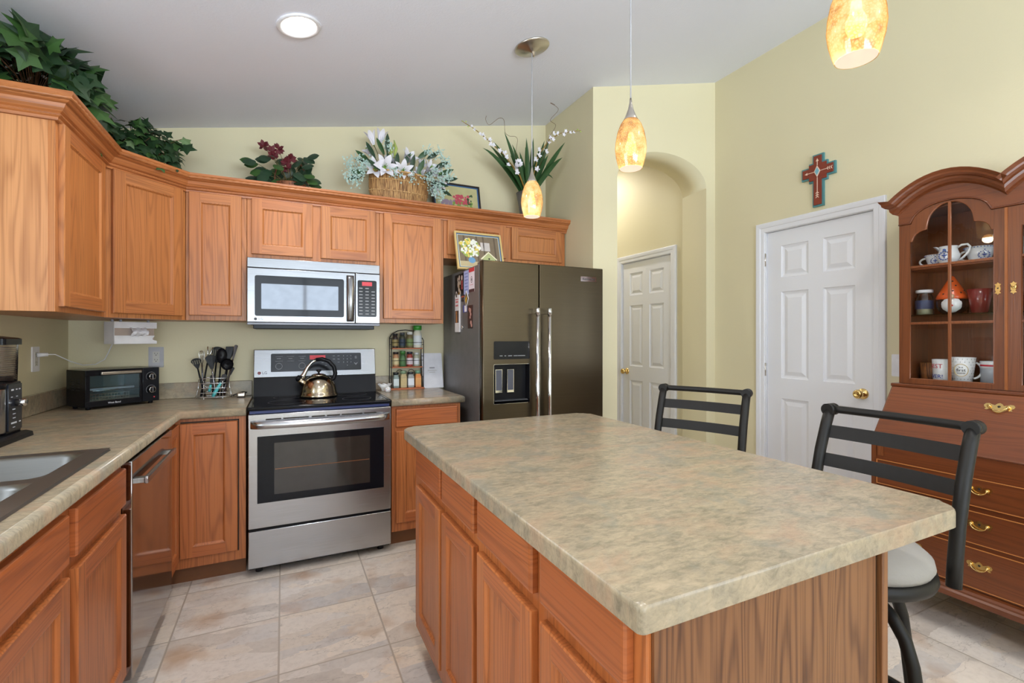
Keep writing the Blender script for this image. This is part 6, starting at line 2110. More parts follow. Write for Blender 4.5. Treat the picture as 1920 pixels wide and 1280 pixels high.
spice('spice jar with a cream and maroon label, first on the middle shelf', 0.738, zB_, 0.022, 0.106, sc_('tanpowder', 176, 128, 90), sc_('cream', 212, 196, 150, 0.6), sc_('brownlid', 44, 34, 32))
spice('dark green herb bottle with a pale diamond label on the middle shelf', 0.788, zB_, 0.022, 0.114, sc_('greenglass', 66, 104, 62), sc_('greenlab2', 84, 122, 76, 0.6), sc_('capgreen2', 60, 116, 54), 0.9, 0.026)
spice('spice jar with a red and white label, third on the middle shelf', 0.840, zB_, 0.023, 0.106, sc_('red', 150, 60, 50), sc_('redwhite', 216, 200, 204, 0.6), sc_('navylid', 38, 40, 54))
spice('small pale spice jar with a white label, last on the middle shelf', 0.890, zB_, 0.020, 0.100, sc_('pale', 176, 180, 160), sc_('whitelab2', 222, 224, 226, 0.6), sc_('palelid', 196, 198, 196))
spice('square spice jar with a white label and black lid at the bottom left', 0.738, zC, 0.021, 0.112, sc_('greengrey', 120, 138, 132), sc_('whitelab3', 212, 222, 222, 0.6), sc_('blacklid2', 34, 38, 40), 0.95, 0.018, sq=True)
spice('square jar of tan spice with a pale green lid on the bottom shelf', 0.792, zC, 0.024, 0.122, sc_('tan2', 176, 156, 108), sc_('tan3', 190, 170, 122, 0.6), sc_('sagelid', 122, 146, 116), 0.9, 0.022, sq=True)
spice('jar with a large white label and black lid, third on the bottom shelf', 0.846, zC, 0.024, 0.112, sc_('grey', 150, 150, 146), sc_('whitelab4', 218, 222, 228, 0.6), sc_('blacklid3', 40, 42, 46), 0.9, 0.016, sq=True)
spice('square jar of orange spice with a green lid at the bottom right', 0.900, zC, 0.023, 0.122, sc_('orange', 216, 132, 58), sc_('orangelab', 220, 160, 96, 0.6), sc_('greenlid2', 110, 150, 122), 0.85, 0.024, sq=True)

# white booklet leaning against the wall
t2 = thing('booklet', 'white booklet standing upright beside the spice rack', 'booklet', (1.018, 3.46, CZ1))
bk = Fm((0.940, 3.478, CZ1 + 0.0005), (1, 0, 0), (0, -1, 0.22), (0, 0.22, 1))
MB().mat(PAPER).prism([(0, 0), (0.150, 0), (0.150, 0.265), (0, 0.265)], bk, -0.004, 0.0, bevel=0.0008).build('cover', t2)
MB().mat(PAPER).prism([(0.004, 0.003), (0.157, 0.003), (0.157, 0.262), (0.004, 0.262)], bk, -0.010, -0.0045).build('pages', t2)
mb = MB().mat(colr('booklet_print', 150, 150, 156, 0.7))
mb.prism([(0.055, 0.148), (0.095, 0.148), (0.095, 0.156), (0.055, 0.156)], bk, 0.0002, 0.0005)
mb.mat(colr('booklet_print_pale', 196, 194, 190, 0.7))
for a, b, c_ in ((0.040, 0.110, 0.130), (0.052, 0.098, 0.116)):
    mb.prism([(a, c_), (b, c_), (b, c_ + 0.005), (a, c_ + 0.005)], bk, 0.0002, 0.0005)
mb.build('title_print', t2)

# fan-shaped white dish with a floral ball in front
t2 = thing('fan_dish', 'small white fan-edged dish between range and spice rack', 'dish', (0.645, 3.42, CZ1))
mb = MB().mat(CERAM)
n = 24
for (z0_, r0_), (z1_, r1_) in (((0.0, 0.018), (0.020, 0.022)), ((0.020, 0.022), (0.052, 0.052))):
    pass
loops = []
for r_, z_ in ((0.012, 0.0), (0.020, 0.002), (0.026, 0.022), (0.048, 0.050), (0.045, 0.050), (0.022, 0.022), (0.010, 0.008)):
    loops.append([(0.645 + r_ * math.cos(2 * PI * k / 48), 3.42 + r_ * 0.7 * math.sin(2 * PI * k / 48), CZ1 + z_ * (1 + (0.10 if z_ > 0.04 else 0) * math.cos(2 * PI * k / 48 * 8))) for k in range(48)])
mb.loft(loops, True, True, True)
mb.build('bowl', t2)
t2 = thing('floral_shaker', 'tiny round white shaker painted with red and blue flowers in front of the fan dish', 'shaker', (0.652, 3.340, CZ1))
MB().mat(CERAM).lathe([(0.001, 0), (0.012, 0), (0.020, 0.010), (0.022, 0.020), (0.017, 0.032), (0.008, 0.038), (0.001, 0.039)], (0.652, 3.340, CZ1), 24).build('body', t2)
mb = MB()
for k in range(12):
    mb.mat((RED_, BLUE_, colr('print_orange', 220, 130, 70, 0.4))[k % 3])
    th, zz = 2 * PI * k / 12 + 0.3, 0.012 + 0.007 * (k % 3)
    rr_ = (0.0205, 0.0215, 0.0195)[k % 3]
    mb.sphere((0.652 + rr_ * math.cos(th), 3.340 + rr_ * math.sin(th), CZ1 + zz), 0.0026, 6, 4)
mb.build('painted_flowers', t2)


# ================================================================== OUTLETS, TISSUE BOX, CORD
def outlet(name, label, fr, plate_m, duplex=True):
    c = fr(0, 0)
    t3 = thing(name, label, 'outlet', c)
    mb = MB().mat(plate_m)
    mb.prism(rr2(-0.038, 0.038, -0.062, 0.062, 0.004), fr, 0.0004, 0.006, bevel=0.002)
    mb.build('cover_plate', t3)
    if duplex:
        mb = MB().mat(colr('receptacle_grey', 196, 194, 188, 0.4))
        mb.prism(rr2(-0.017, 0.017, -0.034, 0.034, 0.002), fr, 0.0061, 0.0075)
        mb.build('receptacle', t3)
        mb = MB().mat(DARKREC)
        for dz in (-0.019, 0.019):
            for a, h_ in ((-0.0065, 0.008), (0.0065, 0.0065)):
                mb.prism([(a - 0.0011, dz), (a + 0.0011, dz), (a + 0.0011, dz + h_), (a - 0.0011, dz + h_)], fr, 0.0076, 0.0079)
            mb.prism([(0.0026 * math.cos(2 * PI * k / 10), dz - 0.006 + 0.0026 * math.sin(2 * PI * k / 10)) for k in range(10)], fr, 0.0076, 0.0079)
        mb.build('slots', t3)
    else:
        mb = MB().mat(plate_m)
        mb.prism(rr2(-0.016, 0.016, -0.033, 0.033, 0.002), fr, 0.0061, 0.009, bevel=0.001)
        mb.build('rocker', t3)
    return t3


outlet('wall_outlet', 'grey duplex outlet on the back wall above the toaster oven', Fm((-0.698, YB, 1.172), (1, 0, 0), (0, -1, 0)), GREYP)
outlet('wall_outlet', 'white outlet on the left wall with a charger plugged in', Fm((XL, 3.150, 1.184), (0, 1, 0), (1, 0, 0)), WHITEP)
outlet('light_switch', 'white light switch on the right wall between door and secretary desk', Fm((XR, 1.462, 1.135), (0, -1, 0), (-1, 0, 0)), WHITEP, False)['category'] = 'switch'
t2 = thing('charger_cable', 'white charger and thin cable plugged into the left wall outlet', 'cable', (XL + 0.02, 3.15, 1.19))
MB().mat(WHITEP).cyl((XL + 0.0082, 3.150, 1.204), (XL + 0.046, 3.165, 1.206), 0.011, 0.009, 14).build('plug', t2)
MB().mat(WHITEP).tube([(XL + 0.044, 3.164, 1.206), (-1.045, 3.19, 1.205), (-1.010, 3.27, 1.165), (-0.985, 3.36, 1.140), (-0.955, 3.44, 1.140), (-0.925, 3.48, 1.165), (-0.912, 3.49, 1.20), (-0.895, 3.48, 1.240), (-0.875, 3.46, 1.275)], 0.0026, 8).build('cable', t2)
# tissue holder hung under the corner cabinet
t2 = thing('tissue_holder', 'white tissue box in a holder hung under the corner cabinet', 'tissue box', (-0.760, 3.290, 1.252), math.radians(40))
hx0, hx1, hy0, hy1, hz0, hz1 = -0.104, 0.104, -0.050, 0.045, 0.004, 0.124
mb = MB().mat(WHITEP)
side_p = [(hy0, hz0), (hy1, hz0), (hy1, hz1), (hy0, hz1)]
notch = [(-0.050, hz0), (hy1, hz0), (hy1, hz1), (-0.050, hz1)]
mb.box(hx0, hx0 + 0.002, hy0, hy1, hz0, hz1)
mb.box(hx0, hx1, hy0, hy1, hz0, hz0 + 0.002)
mb.box(hx0, hx1, hy0, hy0 + 0.002, hz1 - 0.034, hz1)
fr_ = lambda a, b, c=0: Vector((a, hy0 - c, b))
mb.prism([(hx0, hz0), (hx1, hz0), (hx1, 0.020), (hx1 - 0.020, 0.026), (hx1 - 0.022, 0.034), (hx1 - 0.010, 0.050), (hx0, 0.050)], fr_, -0.002, 0.0)
mb.box(hx0, hx1, hy1 - 0.002, hy1, hz0, hz1)
mb.build('holder', t2, world=False)
MB().mat(colr('tissue_box_grey', 172, 156, 146, 0.6)).box(hx0 + 0.004, hx1 - 0.012, hy0 + 0.004, hy1 - 0.004, hz0 + 0.003, hz1 - 0.004).build('tissue_box', t2, world=False)
mb = MB().mat(PAPER)
loops = []
for j in range(6):
    q = j / 5
    loops.append([((-0.035 + 0.085 * k / 12) * (1 - 0.12 * q), hy0 - 0.002 - 0.030 * math.sin(PI * q * 0.9) - 0.004 * math.sin(k * 1.9 + j), 0.090 - 0.040 * q + 0.005 * math.sin(k * 1.3 + 2 * j)) for k in range(13)])
mb.loft(loops, False, False, False)
mb.build('tissue', t2, world=False)
mb = MB().mat(GREYP)
for xx in (hx0 + 0.016, hx0 + 0.055, hx1 - 0.018):
    mb2 = MB().mat(GREYP)
    mb2.box(xx - 0.005, xx + 0.005, -0.004, 0.004, hz1, 0.1365)
    mb2.build('hanger', t2, world=False)
mb.bm.free()

# ================================================================== PLANTS ABOVE THE CABINETS
IVY = [(0, 0), (.36, -.14), (.30, .14), (.56, .44), (.21, .56), (0, 1), (-.21, .56), (-.56, .44), (-.30, .14), (-.36, -.14)]


def ivy_leaf(mb, p, tip, nrm, L, droop=0.15):
    tip = Vector(tip).normalized()
    nrm = Vector(nrm)
    nrm = (nrm - tip * nrm.dot(tip))
    if nrm.length < 1e-4: nrm = tip.orthogonal()
    nrm.normalize()
    s_ = tip.cross(nrm)
    P = Vector(p)
    f = lambda a, b: P + s_ * (a * L) + tip * (b * L) - nrm * (L * (0.22 * abs(a) + droop * b * b))
    c = mb.bm.verts.new(P + tip * (0.33 * L))
    vs = mb.pts([f(a, b) for a, b in IVY])
    for i in range(len(vs)):
        mb.face([c, vs[i], vs[(i + 1) % len(vs)]], False)


def oval_leaf(mb, p, tip, nrm, L, Wd, droop=0.25, n=5):
    tip = Vector(tip).normalized()
    nrm = Vector(nrm)
    nrm = nrm - tip * nrm.dot(tip)
    if nrm.length < 1e-4: nrm = tip.orthogonal()
    nrm.normalize()
    s_ = tip.cross(nrm)
    rows = []
    for k in range(n + 1):
        q = k / n
        w = Wd * math.sin(PI * min(0.97, q * 0.93 + 0.05)) ** 0.8 * (1 if k < n else 0.05)
        c = Vector(p) + tip * (L * q) - nrm * (L * droop * q * q)
        rows.append(mb.pts([c - s_ * w - nrm * (0.2 * w), c, c + s_ * w - nrm * (0.2 * w)]))
    for a, b in zip(rows, rows[1:]):
        mb.face([a[0], a[1], b[1], b[0]], True)
        mb.face([a[1], a[2], b[2], b[1]], True)


def ivy_plant(label, c, rad, base_z, size, n, seed, basket, extra=()):
    r = random.Random(seed)
    t3 = thing('potted_ivy', label, 'plant', (c[0], c[1], base_z), 0, 'ivy plants above the corner cabinets')
    bx, by, br, bh = basket
    mb = MB().mat(WICKERD)
    mb.lathe([(0.001, 0.0005), (br * 0.8, 0.0005), (br, bh), (br * 0.94, bh), (br * 0.76, 0.008), (0.001, 0.008)], (bx, by, base_z), 28)
    mb.build('basket', t3)
    mb = MB().mat(TWIG)
    cv = Vector(c)
    pts = []
    for k in range(n):
        for _ in range(30):
            th, ph = r.uniform(0, 2 * PI), math.acos(r.uniform(-0.55, 1))
            q = r.uniform(0.62, 1.0)
            d = Vector((math.sin(ph) * math.cos(th), math.sin(ph) * math.sin(th), math.cos(ph)))
            p = Vector((cv.x + rad[0] * q * d.x, cv.y + rad[1] * q * d.y, cv.z + rad[2] * q * d.z))
            if (p.x > -0.775 and p.y < 2.99 and p.z < 2.27) or (p.y < 2.42 and p.z < 2.30) or p.x < XL + 0.06 or p.z > ceil_z(p.x) - 0.075 or p.y > YB - 0.06 or p.z < base_z + 0.03: continue
            pts.append((p, d))
            break
    for p in extra:
        pts.append((Vector(p), Vector((0.5, -0.6, 0.2)).normalized()))
    for i, (p, d) in enumerate(pts):
        if i % 3 == 0:
            o_ = Vector((bx, by, base_z + bh))
            mb.tube([o_, o_.lerp(p, 0.5) + Vector((0, 0, 0.03)), p], 0.0016, 4)
    mb.build('stems', t3)
    mb = MB()
    for i, (p, d) in enumerate(pts):
        mb.mat((LEAF1, LEAF1, LEAF2, LEAF1, LEAF2, LEAF1, LEAF1, LEAF3 if i % 14 == 7 else LEAF2)[i % 8])
        face_ = (d + Vector((0.35, -0.75, 0.25)) + Vector((r.uniform(-.4, .4), r.uniform(-.4, .4), r.uniform(-.3, .4)))).normalized()
        tip = Vector((r.uniform(-.8, .8), r.uniform(-.5, .5), r.uniform(-1, 0.15))) + d * 0.5
        ivy_leaf(mb, p, tip, face_, size * r.uniform(0.65, 1.15))
    mb.build('foliage', t3)
    return t3


CT = UZ1 + 0.0005
ivy_plant('large dark green ivy on top of the left wall cabinet', (-0.880, 2.60, 2.30), (0.17, 0.36, 0.19), CT, 0.100, 240, 11, (-0.93, 2.62, 0.10, 0.09),
          [(-0.86, 2.30, 2.40), (-0.80, 2.92, 2.42), (-0.78, 2.97, 2.36), (-0.76, 2.99, 2.30)])
ivy_plant('smaller ivy trailing over the crown molding above the diagonal corner cabinet', (-0.700, 3.185, 2.29), (0.20, 0.15, 0.16), CT, 0.068, 230, 23, (-0.74, 3.22, 0.10, 0.085),
          [(-0.53, 3.16, 2.36), (-0.505, 3.17, 2.39), (-0.50, 3.15, 2.34), (-0.60, 3.06, 2.24), (-0.57, 3.08, 2.20), (-0.55, 3.09, 2.26), (-0.80, 2.98, 2.33), (-0.78, 2.97, 2.28)])

# begonia basket
bx, by = 0.045, 3.370
t3 = thing('begonia_basket', 'small wicker basket with green leaves and maroon flowers above the narrow cabinet', 'plant', (bx, by, CT))
MB().mat(WICKERD).lathe([(0.001, 0.0), (0.070, 0.0), (0.096, 0.110), (0.098, 0.118), (0.092, 0.118), (0.066, 0.008), (0.001, 0.008)], (bx, by, CT), 32).build('basket', t3)
MB().mat(WICKERD).tube([(bx - 0.094, by, CT + 0.112)] + [(bx - 0.094 * math.cos(PI * k / 16), by, CT + 0.14 + 0.150 * math.sin(PI * k / 16)) for k in range(17)] + [(bx + 0.094, by, CT + 0.112)], 0.0050, 8).build('basket_handle', t3)
r = random.Random(4)
mb = MB()
lp = [(-0.121, 2.363), (-0.048, 2.408), (0.104, 2.463), (0.140, 2.445), (-0.092, 2.319), (-0.057, 2.284), (0.027, 2.353), (0.088, 2.346), (0.135, 2.319), (0.058, 2.409), (-0.115, 2.276), (0.150, 2.355), (-0.003, 2.365), (-0.033, 2.321), (0.051, 2.391), (0.105, 2.300), (0.155, 2.300), (-0.08, 2.355), (0.02, 2.310), (0.07, 2.300), (-0.01, 2.290), (0.12, 2.380)]
stem_targets = []
for i, (x, z) in enumerate(lp * 3):
    y = by + r.uniform(-0.075, 0.07) if i < len(lp) else by + r.uniform(-0.10, 0.10)
    if i >= len(lp): x += r.uniform(-0.02, 0.02); z += r.uniform(-0.03, 0.01)
    mb.mat(LEAFD if i % 4 else LEAF2)
    d = Vector((x - bx, y - by, 0.04))
    oval_leaf(mb, (x - 0.02, y, max(z, CT + 0.02)), (d.x + r.uniform(-.1, .1), d.y - 0.02, r.uniform(-.08, .05)), (0.1, -0.75, 0.55), 0.076, 0.033)
    stem_targets.append((x - 0.02, y, max(z, CT + 0.02)))
for x, z in ((0.150, 2.335), (0.165, 2.345), (0.155, 2.36), (0.14, 2.37)):
    oval_leaf(mb, (x - 0.03, by - 0.03, z + 0.06), (0.5, -0.15, -0.8), (0.6, -0.6, 0.4), 0.13, 0.011)
mb.build('foliage', t3)
mb = MB().mat(STEM)
fl = [(-0.111, 2.488), (-0.063, 2.463), (-0.060, 2.430), (0.018, 2.405), (0.043, 2.430), (-0.027, 2.482), (0.020, 2.375)]
for i, s_ in enumerate(stem_targets[::3] + [(x, by - 0.02, z) for x, z in fl]):
    o_ = Vector((bx, by, CT + 0.09))
    mb.tube([o_, o_.lerp(Vector(s_), 0.5) + Vector((0, 0, 0.02)), Vector(s_)], 0.0017, 5)
mb.build('stems', t3)
for i, (x, z) in enumerate(fl):
    mb = MB().mat(MAROON)
    c = Vector((x, by - 0.02, z))
    for k in range(11):
        d = Vector((r.uniform(-1, 1), r.uniform(-1, 0.4), r.uniform(-1, 1))).normalized()
        oval_leaf(mb, c, d, Vector((0, -1, 0.3)), 0.038, 0.012, 0.1, 3)
    mb.build('flower_cluster', t3)

# lily arrangement in the half-round wicker basket
lx, ly = 0.735, 3.375
t3 = thing('lily_basket', 'half-round wicker basket of white lilies and pale blue filler flowers', 'flower arrangement', (lx, ly, CT))
bw, bh_ = 0.205, 0.285
mb = MB().mat(WICKER)
loops = []
prof_ = [(q, bh_ * q) for q in (0, 0.06, 0.15, 0.30, 0.5, 0.75, 1.0)]
for q, z_ in prof_:
    hw2 = bw * (0.62 + 0.38 * math.sin(PI / 2 * min(1, q * 1.6)) ** 0.7)
    loops.append([(lx + hw2 * math.cos(2 * PI * k / 40), ly - 0.01 + (0.062 + 0.018 * q) * math.sin(2 * PI * k / 40), CT + z_) for k in range(40)])
inner = [[(lx + (p[0] - lx) * 0.95, ly - 0.01 + (p[1] - ly + 0.01) * 0.92, p[2]) for p in loops[-1]], [(lx + (p[0] - lx) * 0.9, ly - 0.01 + (p[1] - ly + 0.01) * 0.85, CT + 0.16) for p in loops[-1]]]
mb.loft(loops + inner, True, True, True)
bk_ = mb.build('basket', t3)
mb = MB().mat(wicker('wicker_pale', srgb(224, 186, 128), srgb(160, 116, 70)))
for z_ in (0.075, 0.150, 0.225, 0.283):
    q = z_ / bh_
    hw2 = bw * (0.62 + 0.38 * math.sin(PI / 2 * min(1, q * 1.6)) ** 0.7)
    mb.tube([(lx + (hw2 + 0.002) * math.cos(2 * PI * k / 40), ly - 0.01 + (0.064 + 0.018 * q) * math.sin(2 * PI * k / 40), CT + z_) for k in range(40)], 0.0032 if z_ < 0.28 else 0.006, 6, closed=True)
mb.build('woven_bands', bk_)
mb = MB().mat(wicker('wicker_stake', srgb(196, 148, 92), srgb(120, 80, 44)))
for k in range(56):
    a = PI + PI * (k + 0.5) / 56
    pts = []
    for q in (0.04, 0.15, 0.35, 0.6, 1.0):
        hw2 = bw * (0.62 + 0.38 * math.sin(PI / 2 * min(1, q * 1.6)) ** 0.7) + 0.001
        pts.append((lx + hw2 * math.cos(a), ly - 0.01 + (0.063 + 0.018 * q) * math.sin(a), CT + bh_ * q))
    mb.tube(pts, 0.0017, 4)
mb.build('wicker_stakes', bk_)


def lily(parent, c, d, R, L, openness=1.0, seed=0):
    """six recurved petals round a green throat"""
    r = random.Random(seed)
    d = Vector(d).normalized()
    u_ = d.orthogonal().normalized()
    v_ = d.cross(u_)
    c = Vector(c)
    mb = MB().mat(LILY)
    for k in range(6):
        a = 2 * PI * k / 6 + seed
        rd = u_ * math.cos(a) + v_ * math.sin(a)
        sd = d.cross(rd)
        wd = R * (0.30 if k % 2 else 0.24)
        rows = []
        for j in range(7):
            q = j / 6
            out = R * (0.10 + 0.90 * q ** 1.5 * openness)
            ax = L * (-1 + q * 1.25 - 0.30 * q ** 4 * openness)
            w = wd * math.sin(PI * (0.12 + 0.86 * q)) ** 0.8 if j < 6 else 0.001
            w = max(w, R * 0.05 if j < 6 else 0.001)
            cc_ = c + rd * out + d * ax
            rows.append(mb.pts([cc_ - sd * w + d * (0.18 * w), cc_ - d * (0.0), cc_ + sd * w + d * (0.18 * w)]))
        for p, q_ in zip(rows, rows[1:]):
            mb.face([p[0], p[1], q_[1], q_[0]], True)
            mb.face([p[1], p[2], q_[2], q_[1]], True)
    mb.mat(LILYC)
    mb.tube([c - d * L * 1.05, c - d * L * 0.55], [R * 0.09, R * 0.13], 8)
    for k in range(4):
        a = PI / 2 * k + seed
        mb.tube([c - d * L * 0.5, c + (u_ * math.cos(a) + v_ * math.sin(a)) * R * 0.12 + d * L * 0.02], 0.0018, 4)
    mb.build('lily_flower', parent)
    return c - d * L


cores = []
for i, (x, y, z_, d, R, L, op) in enumerate((
        (0.556, 3.275, 2.437, (-0.2, -1, 0.05), 0.066, 0.070, 1.0), (0.625, 3.262, 2.455, (0, -1, 0.0), 0.072, 0.075, 1.0), (0.752, 3.270, 2.452, (0.05, -1, 0.05), 0.064, 0.070, 1.0),
        (0.810, 3.315, 2.580, (0.35, -0.7, 0.55), 0.068, 0.085, 0.85), (0.865, 3.295, 2.460, (-0.3, -0.9, 0.2), 0.050, 0.070, 0.7), (0.955, 3.285, 2.510, (0.4, -0.8, 0.35), 0.056, 0.072, 0.9),
        (1.015, 3.295, 2.470, (0.7, -0.7, 0.1), 0.052, 0.070, 0.9), (0.528, 3.33, 2.690, (-0.35, -0.15, 0.95), 0.050, 0.090, 0.75), (0.612, 3.33, 2.712, (0.15, -0.15, 0.95), 0.052, 0.095, 0.75),
        (0.505, 3.33, 2.575, (-0.75, -0.3, 0.6), 0.050, 0.085, 0.75), (0.640, 3.33, 2.520, (0.1, -0.8, 0.5), 0.052, 0.070, 0.8), (0.700, 3.33, 2.560, (0.2, -0.5, 0.8), 0.046, 0.08, 0.6), (0.900, 3.33, 2.540, (0.3, -0.8, 0.5), 0.050, 0.070, 0.8), (1.040, 3.31, 2.400, (0.6, -0.8, -0.2), 0.046, 0.060, 0.9), (0.985, 3.30, 2.330, (0.4, -0.8, -0.5), 0.044, 0.060, 0.8))):
    cores.append(lily(t3, (x, y, z_), d, R * 1.16, L, op, i * 0.37))
mb = MB().mat(STEM)
for c in cores:
    o_ = Vector((lx + (c.x - lx) * 0.35, ly - 0.01, CT + 0.20))
    mb.tube([o_, o_.lerp(c, 0.5) + Vector((0, 0, 0.015)), c], 0.0026, 5)
mb.build('stems', t3)
mb = MB()
r = random.Random(9)
for i, (x, z_, tx, tz) in enumerate(((0.625, 2.545, -.45, .9), (0.640, 2.55, .02, 1), (0.700, 2.44, .08, 1), (0.53, 2.50, -.8, .45), (0.54, 2.47, -.95, .15), (0.56, 2.50, -.5, .8), (0.86, 2.56, .7, .6), (0.93, 2.57, .75, .55), (0.98, 2.50, .8, .5), (1.0, 2.46, .85, .4), (1.03, 2.43, .9, .2), (0.74, 2.47, .5, .85), (0.85, 2.44, .4, .9), (1.0, 2.38, .8, -.4), (0.48, 2.38, -.8, -.35), (0.50, 2.40, -.9, -.1), (0.68, 2.44, -.3, .9), (0.80, 2.44, .2, .9), (0.90, 2.42, .5, .5), (0.96, 2.40, .7, -.1), (0.60, 2.42, -.5, .3))):
    mb.mat(LEAFD if i % 3 else BLADE)
    oval_leaf(mb, (x, 3.33 + r.uniform(-.04, .03), z_), (tx, -0.25, tz), (0.2, -1, 0.2), 0.105 + 0.03 * r.random(), 0.018, 0.12)
mb.build('foliage', t3)
# lily buds
mb = MB().mat(colr('bud_green', 168, 184, 96, 0.5))
mb.tube([(0.665, 3.33, 2.52), (0.672, 3.33, 2.57), (0.690, 3.33, 2.63)], [0.006, 0.014, 0.004], 8)
mb.tube([(0.690, 3.32, 2.53), (0.705, 3.32, 2.60), (0.690, 3.32, 2.655)], [0.005, 0.012, 0.003], 8)
mb.build('lily_buds', t3)
fc = [(0.394, 2.428), (0.438, 2.470), (0.461, 2.385), (0.394, 2.357), (0.438, 2.328), (0.500, 2.452), (0.675, 2.424), (0.709, 2.405), (0.925, 2.418), (0.974, 2.473), (1.033, 2.432), (1.013, 2.372), (0.962, 2.337), (1.065, 2.523), (0.930, 2.610), (1.001, 2.605), (0.650, 2.60), (1.02, 2.30), (0.47, 2.42), (1.075, 2.46), (1.045, 2.57), (0.80, 2.395), (0.42, 2.39), (0.98, 2.40)]
mb = MB().mat(STEM)
for x, z_ in fc:
    o_ = Vector((lx + (x - lx) * 0.5, ly - 0.02, CT + 0.24))
    p = Vector((x, 3.30, z_))
    mb.tube([o_, o_.lerp(p, 0.6) + Vector((0, 0, 0.02)), p], 0.0012, 4)
mb.build('filler_stems', t3)
for i, (x, z_) in enumerate(fc):
    mb = MB().mat(BLUEFL)
    for k in range(40):
        d = Vector((r.gauss(0, .42), r.gauss(0, .4), r.gauss(0, .42)))
        p = Vector((x, 3.290, z_)) + d * 0.046
        nn = Vector((r.uniform(-1, 1), -1, r.uniform(-.6, 1))).normalized()
        u_ = nn.orthogonal().normalized(); v_ = nn.cross(u_)
        mb.poly([p + (u_ * math.cos(2 * PI * q / 10) + v_ * math.sin(2 * PI * q / 10)) * (0.0085 if q % 2 == 0 else 0.0042) for q in range(10)])
        mb.sphere(p + nn * 0.0015, 0.0026, 5, 4)
    mb.build('filler_cluster', t3)

# orchid with strap leaves
ox, oy = 1.775, 3.400
t3 = thing('orchid_plant', 'tall white orchid with long strap leaves at the right end of the cabinets', 'plant', (ox, oy, CT))
MB().mat(TERRA).lathe([(0.001, 0.0), (0.052, 0.0), (0.060, 0.06), (0.075, 0.20), (0.095, 0.300), (0.088, 0.300), (0.070, 0.20), (0.054, 0.07), (0.001, 0.06)], (ox, oy, CT), 32).build('vase', t3)
mb = MB().mat(BLADE)


def sc3(x, z, Y0, Y):
    return Vector((x * Y / Y0, Y, 1.29 + (z - 1.29) * Y / Y0))


tips = [((1.351, 2.716), 3.30, 0.3), ((1.527, 2.873), 3.32, 0.0), ((1.720, 2.860), 3.30, 0.0), ((1.782, 2.871), 3.34, 0), ((1.884, 2.868), 3.30, 0), ((1.938, 2.912), 3.20, 0), ((2.079, 2.890), 3.08, 0.1), ((2.053, 2.759), 3.10, 0.2), ((1.963, 2.572), 3.20, 0.6), ((1.438, 2.780), 3.28, 0.1), ((1.527, 2.612), 3.25, 0.3), ((1.711, 2.787), 3.24, 0.1), ((1.595, 2.787), 3.22, 0.1), ((2.028, 2.733), 3.16, 0.25), ((1.407, 2.746), 3.34, 0.15), ((1.84, 2.80), 3.25, 0.1), ((1.66, 2.74), 3.28, 0.05), ((1.58, 2.70), 3.30, 0.1), ((1.92, 2.76), 3.22, 0.1)]
for i, ((x, z_), Y, cv) in enumerate(tips):
    tip = sc3(x, z_, 3.32, Y)
    b0 = Vector((ox + (tip.x - ox) * 0.12, oy + (tip.y - oy) * 0.1, CT + 0.27))
    mid = b0.lerp(tip, 0.55) + Vector((0, 0, 0.03 + cv * 0.22))
    rows = []
    for k in range(9):
        q = k / 8
        p = b0 * (1 - q) ** 2 + mid * 2 * q * (1 - q) + tip * q * q
        tg = ((mid - b0) * (1 - q) + (tip - mid) * q).normalized()
        sd = tg.cross(Vector((0.15, -1, 0.1))).normalized()
        w = 0.018 * (0.75 + 0.6 * math.sin(PI * q * 0.75)) * (1 - q ** 3)
        nn = sd.cross(tg)
        rows.append(mb.pts([p - sd * w + nn * w * 0.35, p, p + sd * w + nn * w * 0.35]))
    for a, b in zip(rows, rows[1:]):
        mb.face([a[0], a[1], b[1], b[0]], True)
        mb.face([a[1], a[2], b[2], b[1]], True)
mb.build('strap_leaves', t3)
spL = [Vector((ox - 0.02, oy - 0.02, CT + 0.28))] + [sc3(x, z_, 3.30, 3.30) for x, z_ in ((1.654, 2.542), (1.518, 2.685), (1.385, 2.775), (1.279, 2.835), (1.174, 2.877))]
spR = [Vector((ox + 0.02, oy - 0.02, CT + 0.28))] + [sc3(x, z_, 3.32, Y) for (x, z_), Y in (((1.782, 2.567), 3.32), ((1.830, 2.744), 3.24), ((1.928, 2.880), 3.13), ((2.028, 2.950), 3.05), ((2.156, 2.991), 2.97), ((2.230, 3.012), 2.92))]
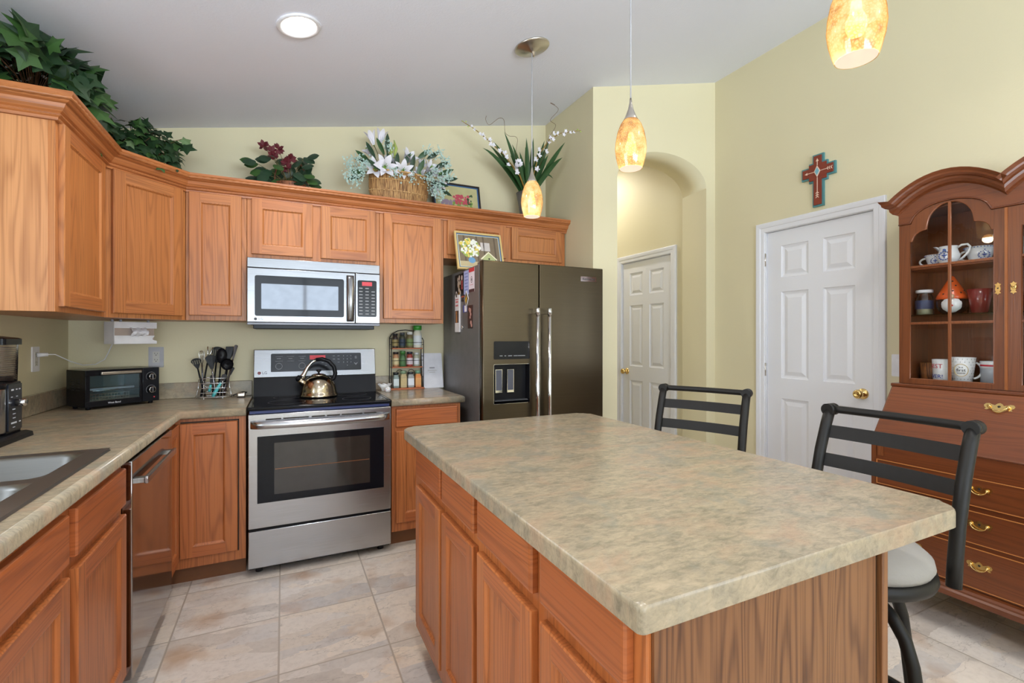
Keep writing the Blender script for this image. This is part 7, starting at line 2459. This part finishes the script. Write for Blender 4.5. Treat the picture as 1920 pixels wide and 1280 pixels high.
for sp_ in (spL, spR):
    mb = MB().mat(colr('spike_olive', 150, 120, 50, 0.6))
    mb.tube(sp_, [0.005, 0.005, 0.0045, 0.004, 0.003, 0.002] + [0.0015] * (len(sp_) - 6), 6)
    mb.build('flower_spike', t3)
    for k in range(17):
        q = 0.22 + 0.76 * k / 16
        f_ = q * (len(sp_) - 1)
        i = min(len(sp_) - 2, int(f_))
        p = sp_[i].lerp(sp_[i + 1], f_ - i)
        s_ = 0.026 * (1.15 - 0.75 * q)
        off = Vector((r.uniform(-1, 1), r.uniform(-1, 0.3), r.uniform(-1, 0.8))) * s_ * 1.2
        mb = MB().mat(LILY if k < 14 else colr('bud_green', 168, 184, 96, 0.5))
        for j in range(5):
            a = 2 * PI * j / 5
            d = (Vector((math.cos(a), -0.5, math.sin(a))) + Vector((r.uniform(-.3, .3), r.uniform(-.3, .3), r.uniform(-.3, .3)))).normalized()
            oval_leaf(mb, p + off, d, (0, -1, 0.2), s_ * (1.0 if k < 14 else 0.5), s_ * 0.34, 0.2, 3)
        mb.tube([p, p + off], 0.0012, 4)
        mb.build('orchid_flower', t3)
mb = MB().mat(LILY)
c = sc3(1.640, 2.640, 3.30, 3.22)
for j in range(24):
    d = Vector((r.uniform(-1, 1), r.uniform(-1, 0.2), r.uniform(-1, 1))).normalized()
    oval_leaf(mb, c + d * 0.008, d, (0, -1, 0.2), 0.028, 0.011, 0.2, 3)
mb.build('flower_cluster', t3)
mb = MB().mat(TWIG)
for pts, Y0, Y in (([(1.72, 2.45), (1.651, 2.686), (1.661, 2.855), (1.591, 2.864), (1.554, 2.890), (1.545, 2.979), (1.500, 2.983), (1.424, 2.919), (1.393, 2.949), (1.397, 2.987)], 3.36, 3.26), ([(1.80, 2.45), (1.901, 2.770), (1.936, 2.897), (2.011, 3.024), (1.961, 3.062), (2.037, 3.164), (1.961, 3.201), (2.011, 3.194)], 3.36, 3.02)):
    P_ = [sc3(x, z_, Y0, Y) for x, z_ in pts]
    P_[0] = Vector((ox, oy, CT + 0.28))
    sm = []
    for i in range(len(P_) - 1):
        a, b = P_[max(0, i - 1)], P_[i]
        c_, d_ = P_[i + 1], P_[min(len(P_) - 1, i + 2)]
        for k in range(6):
            t_ = k / 6
            sm.append(0.5 * ((2 * b) + (c_ - a) * t_ + (2 * a - 5 * b + 4 * c_ - d_) * t_ ** 2 + (3 * b - a - 3 * c_ + d_) * t_ ** 3))
    mb.tube(sm, 0.0014, 5)
mb.build('curly_twigs', t3)
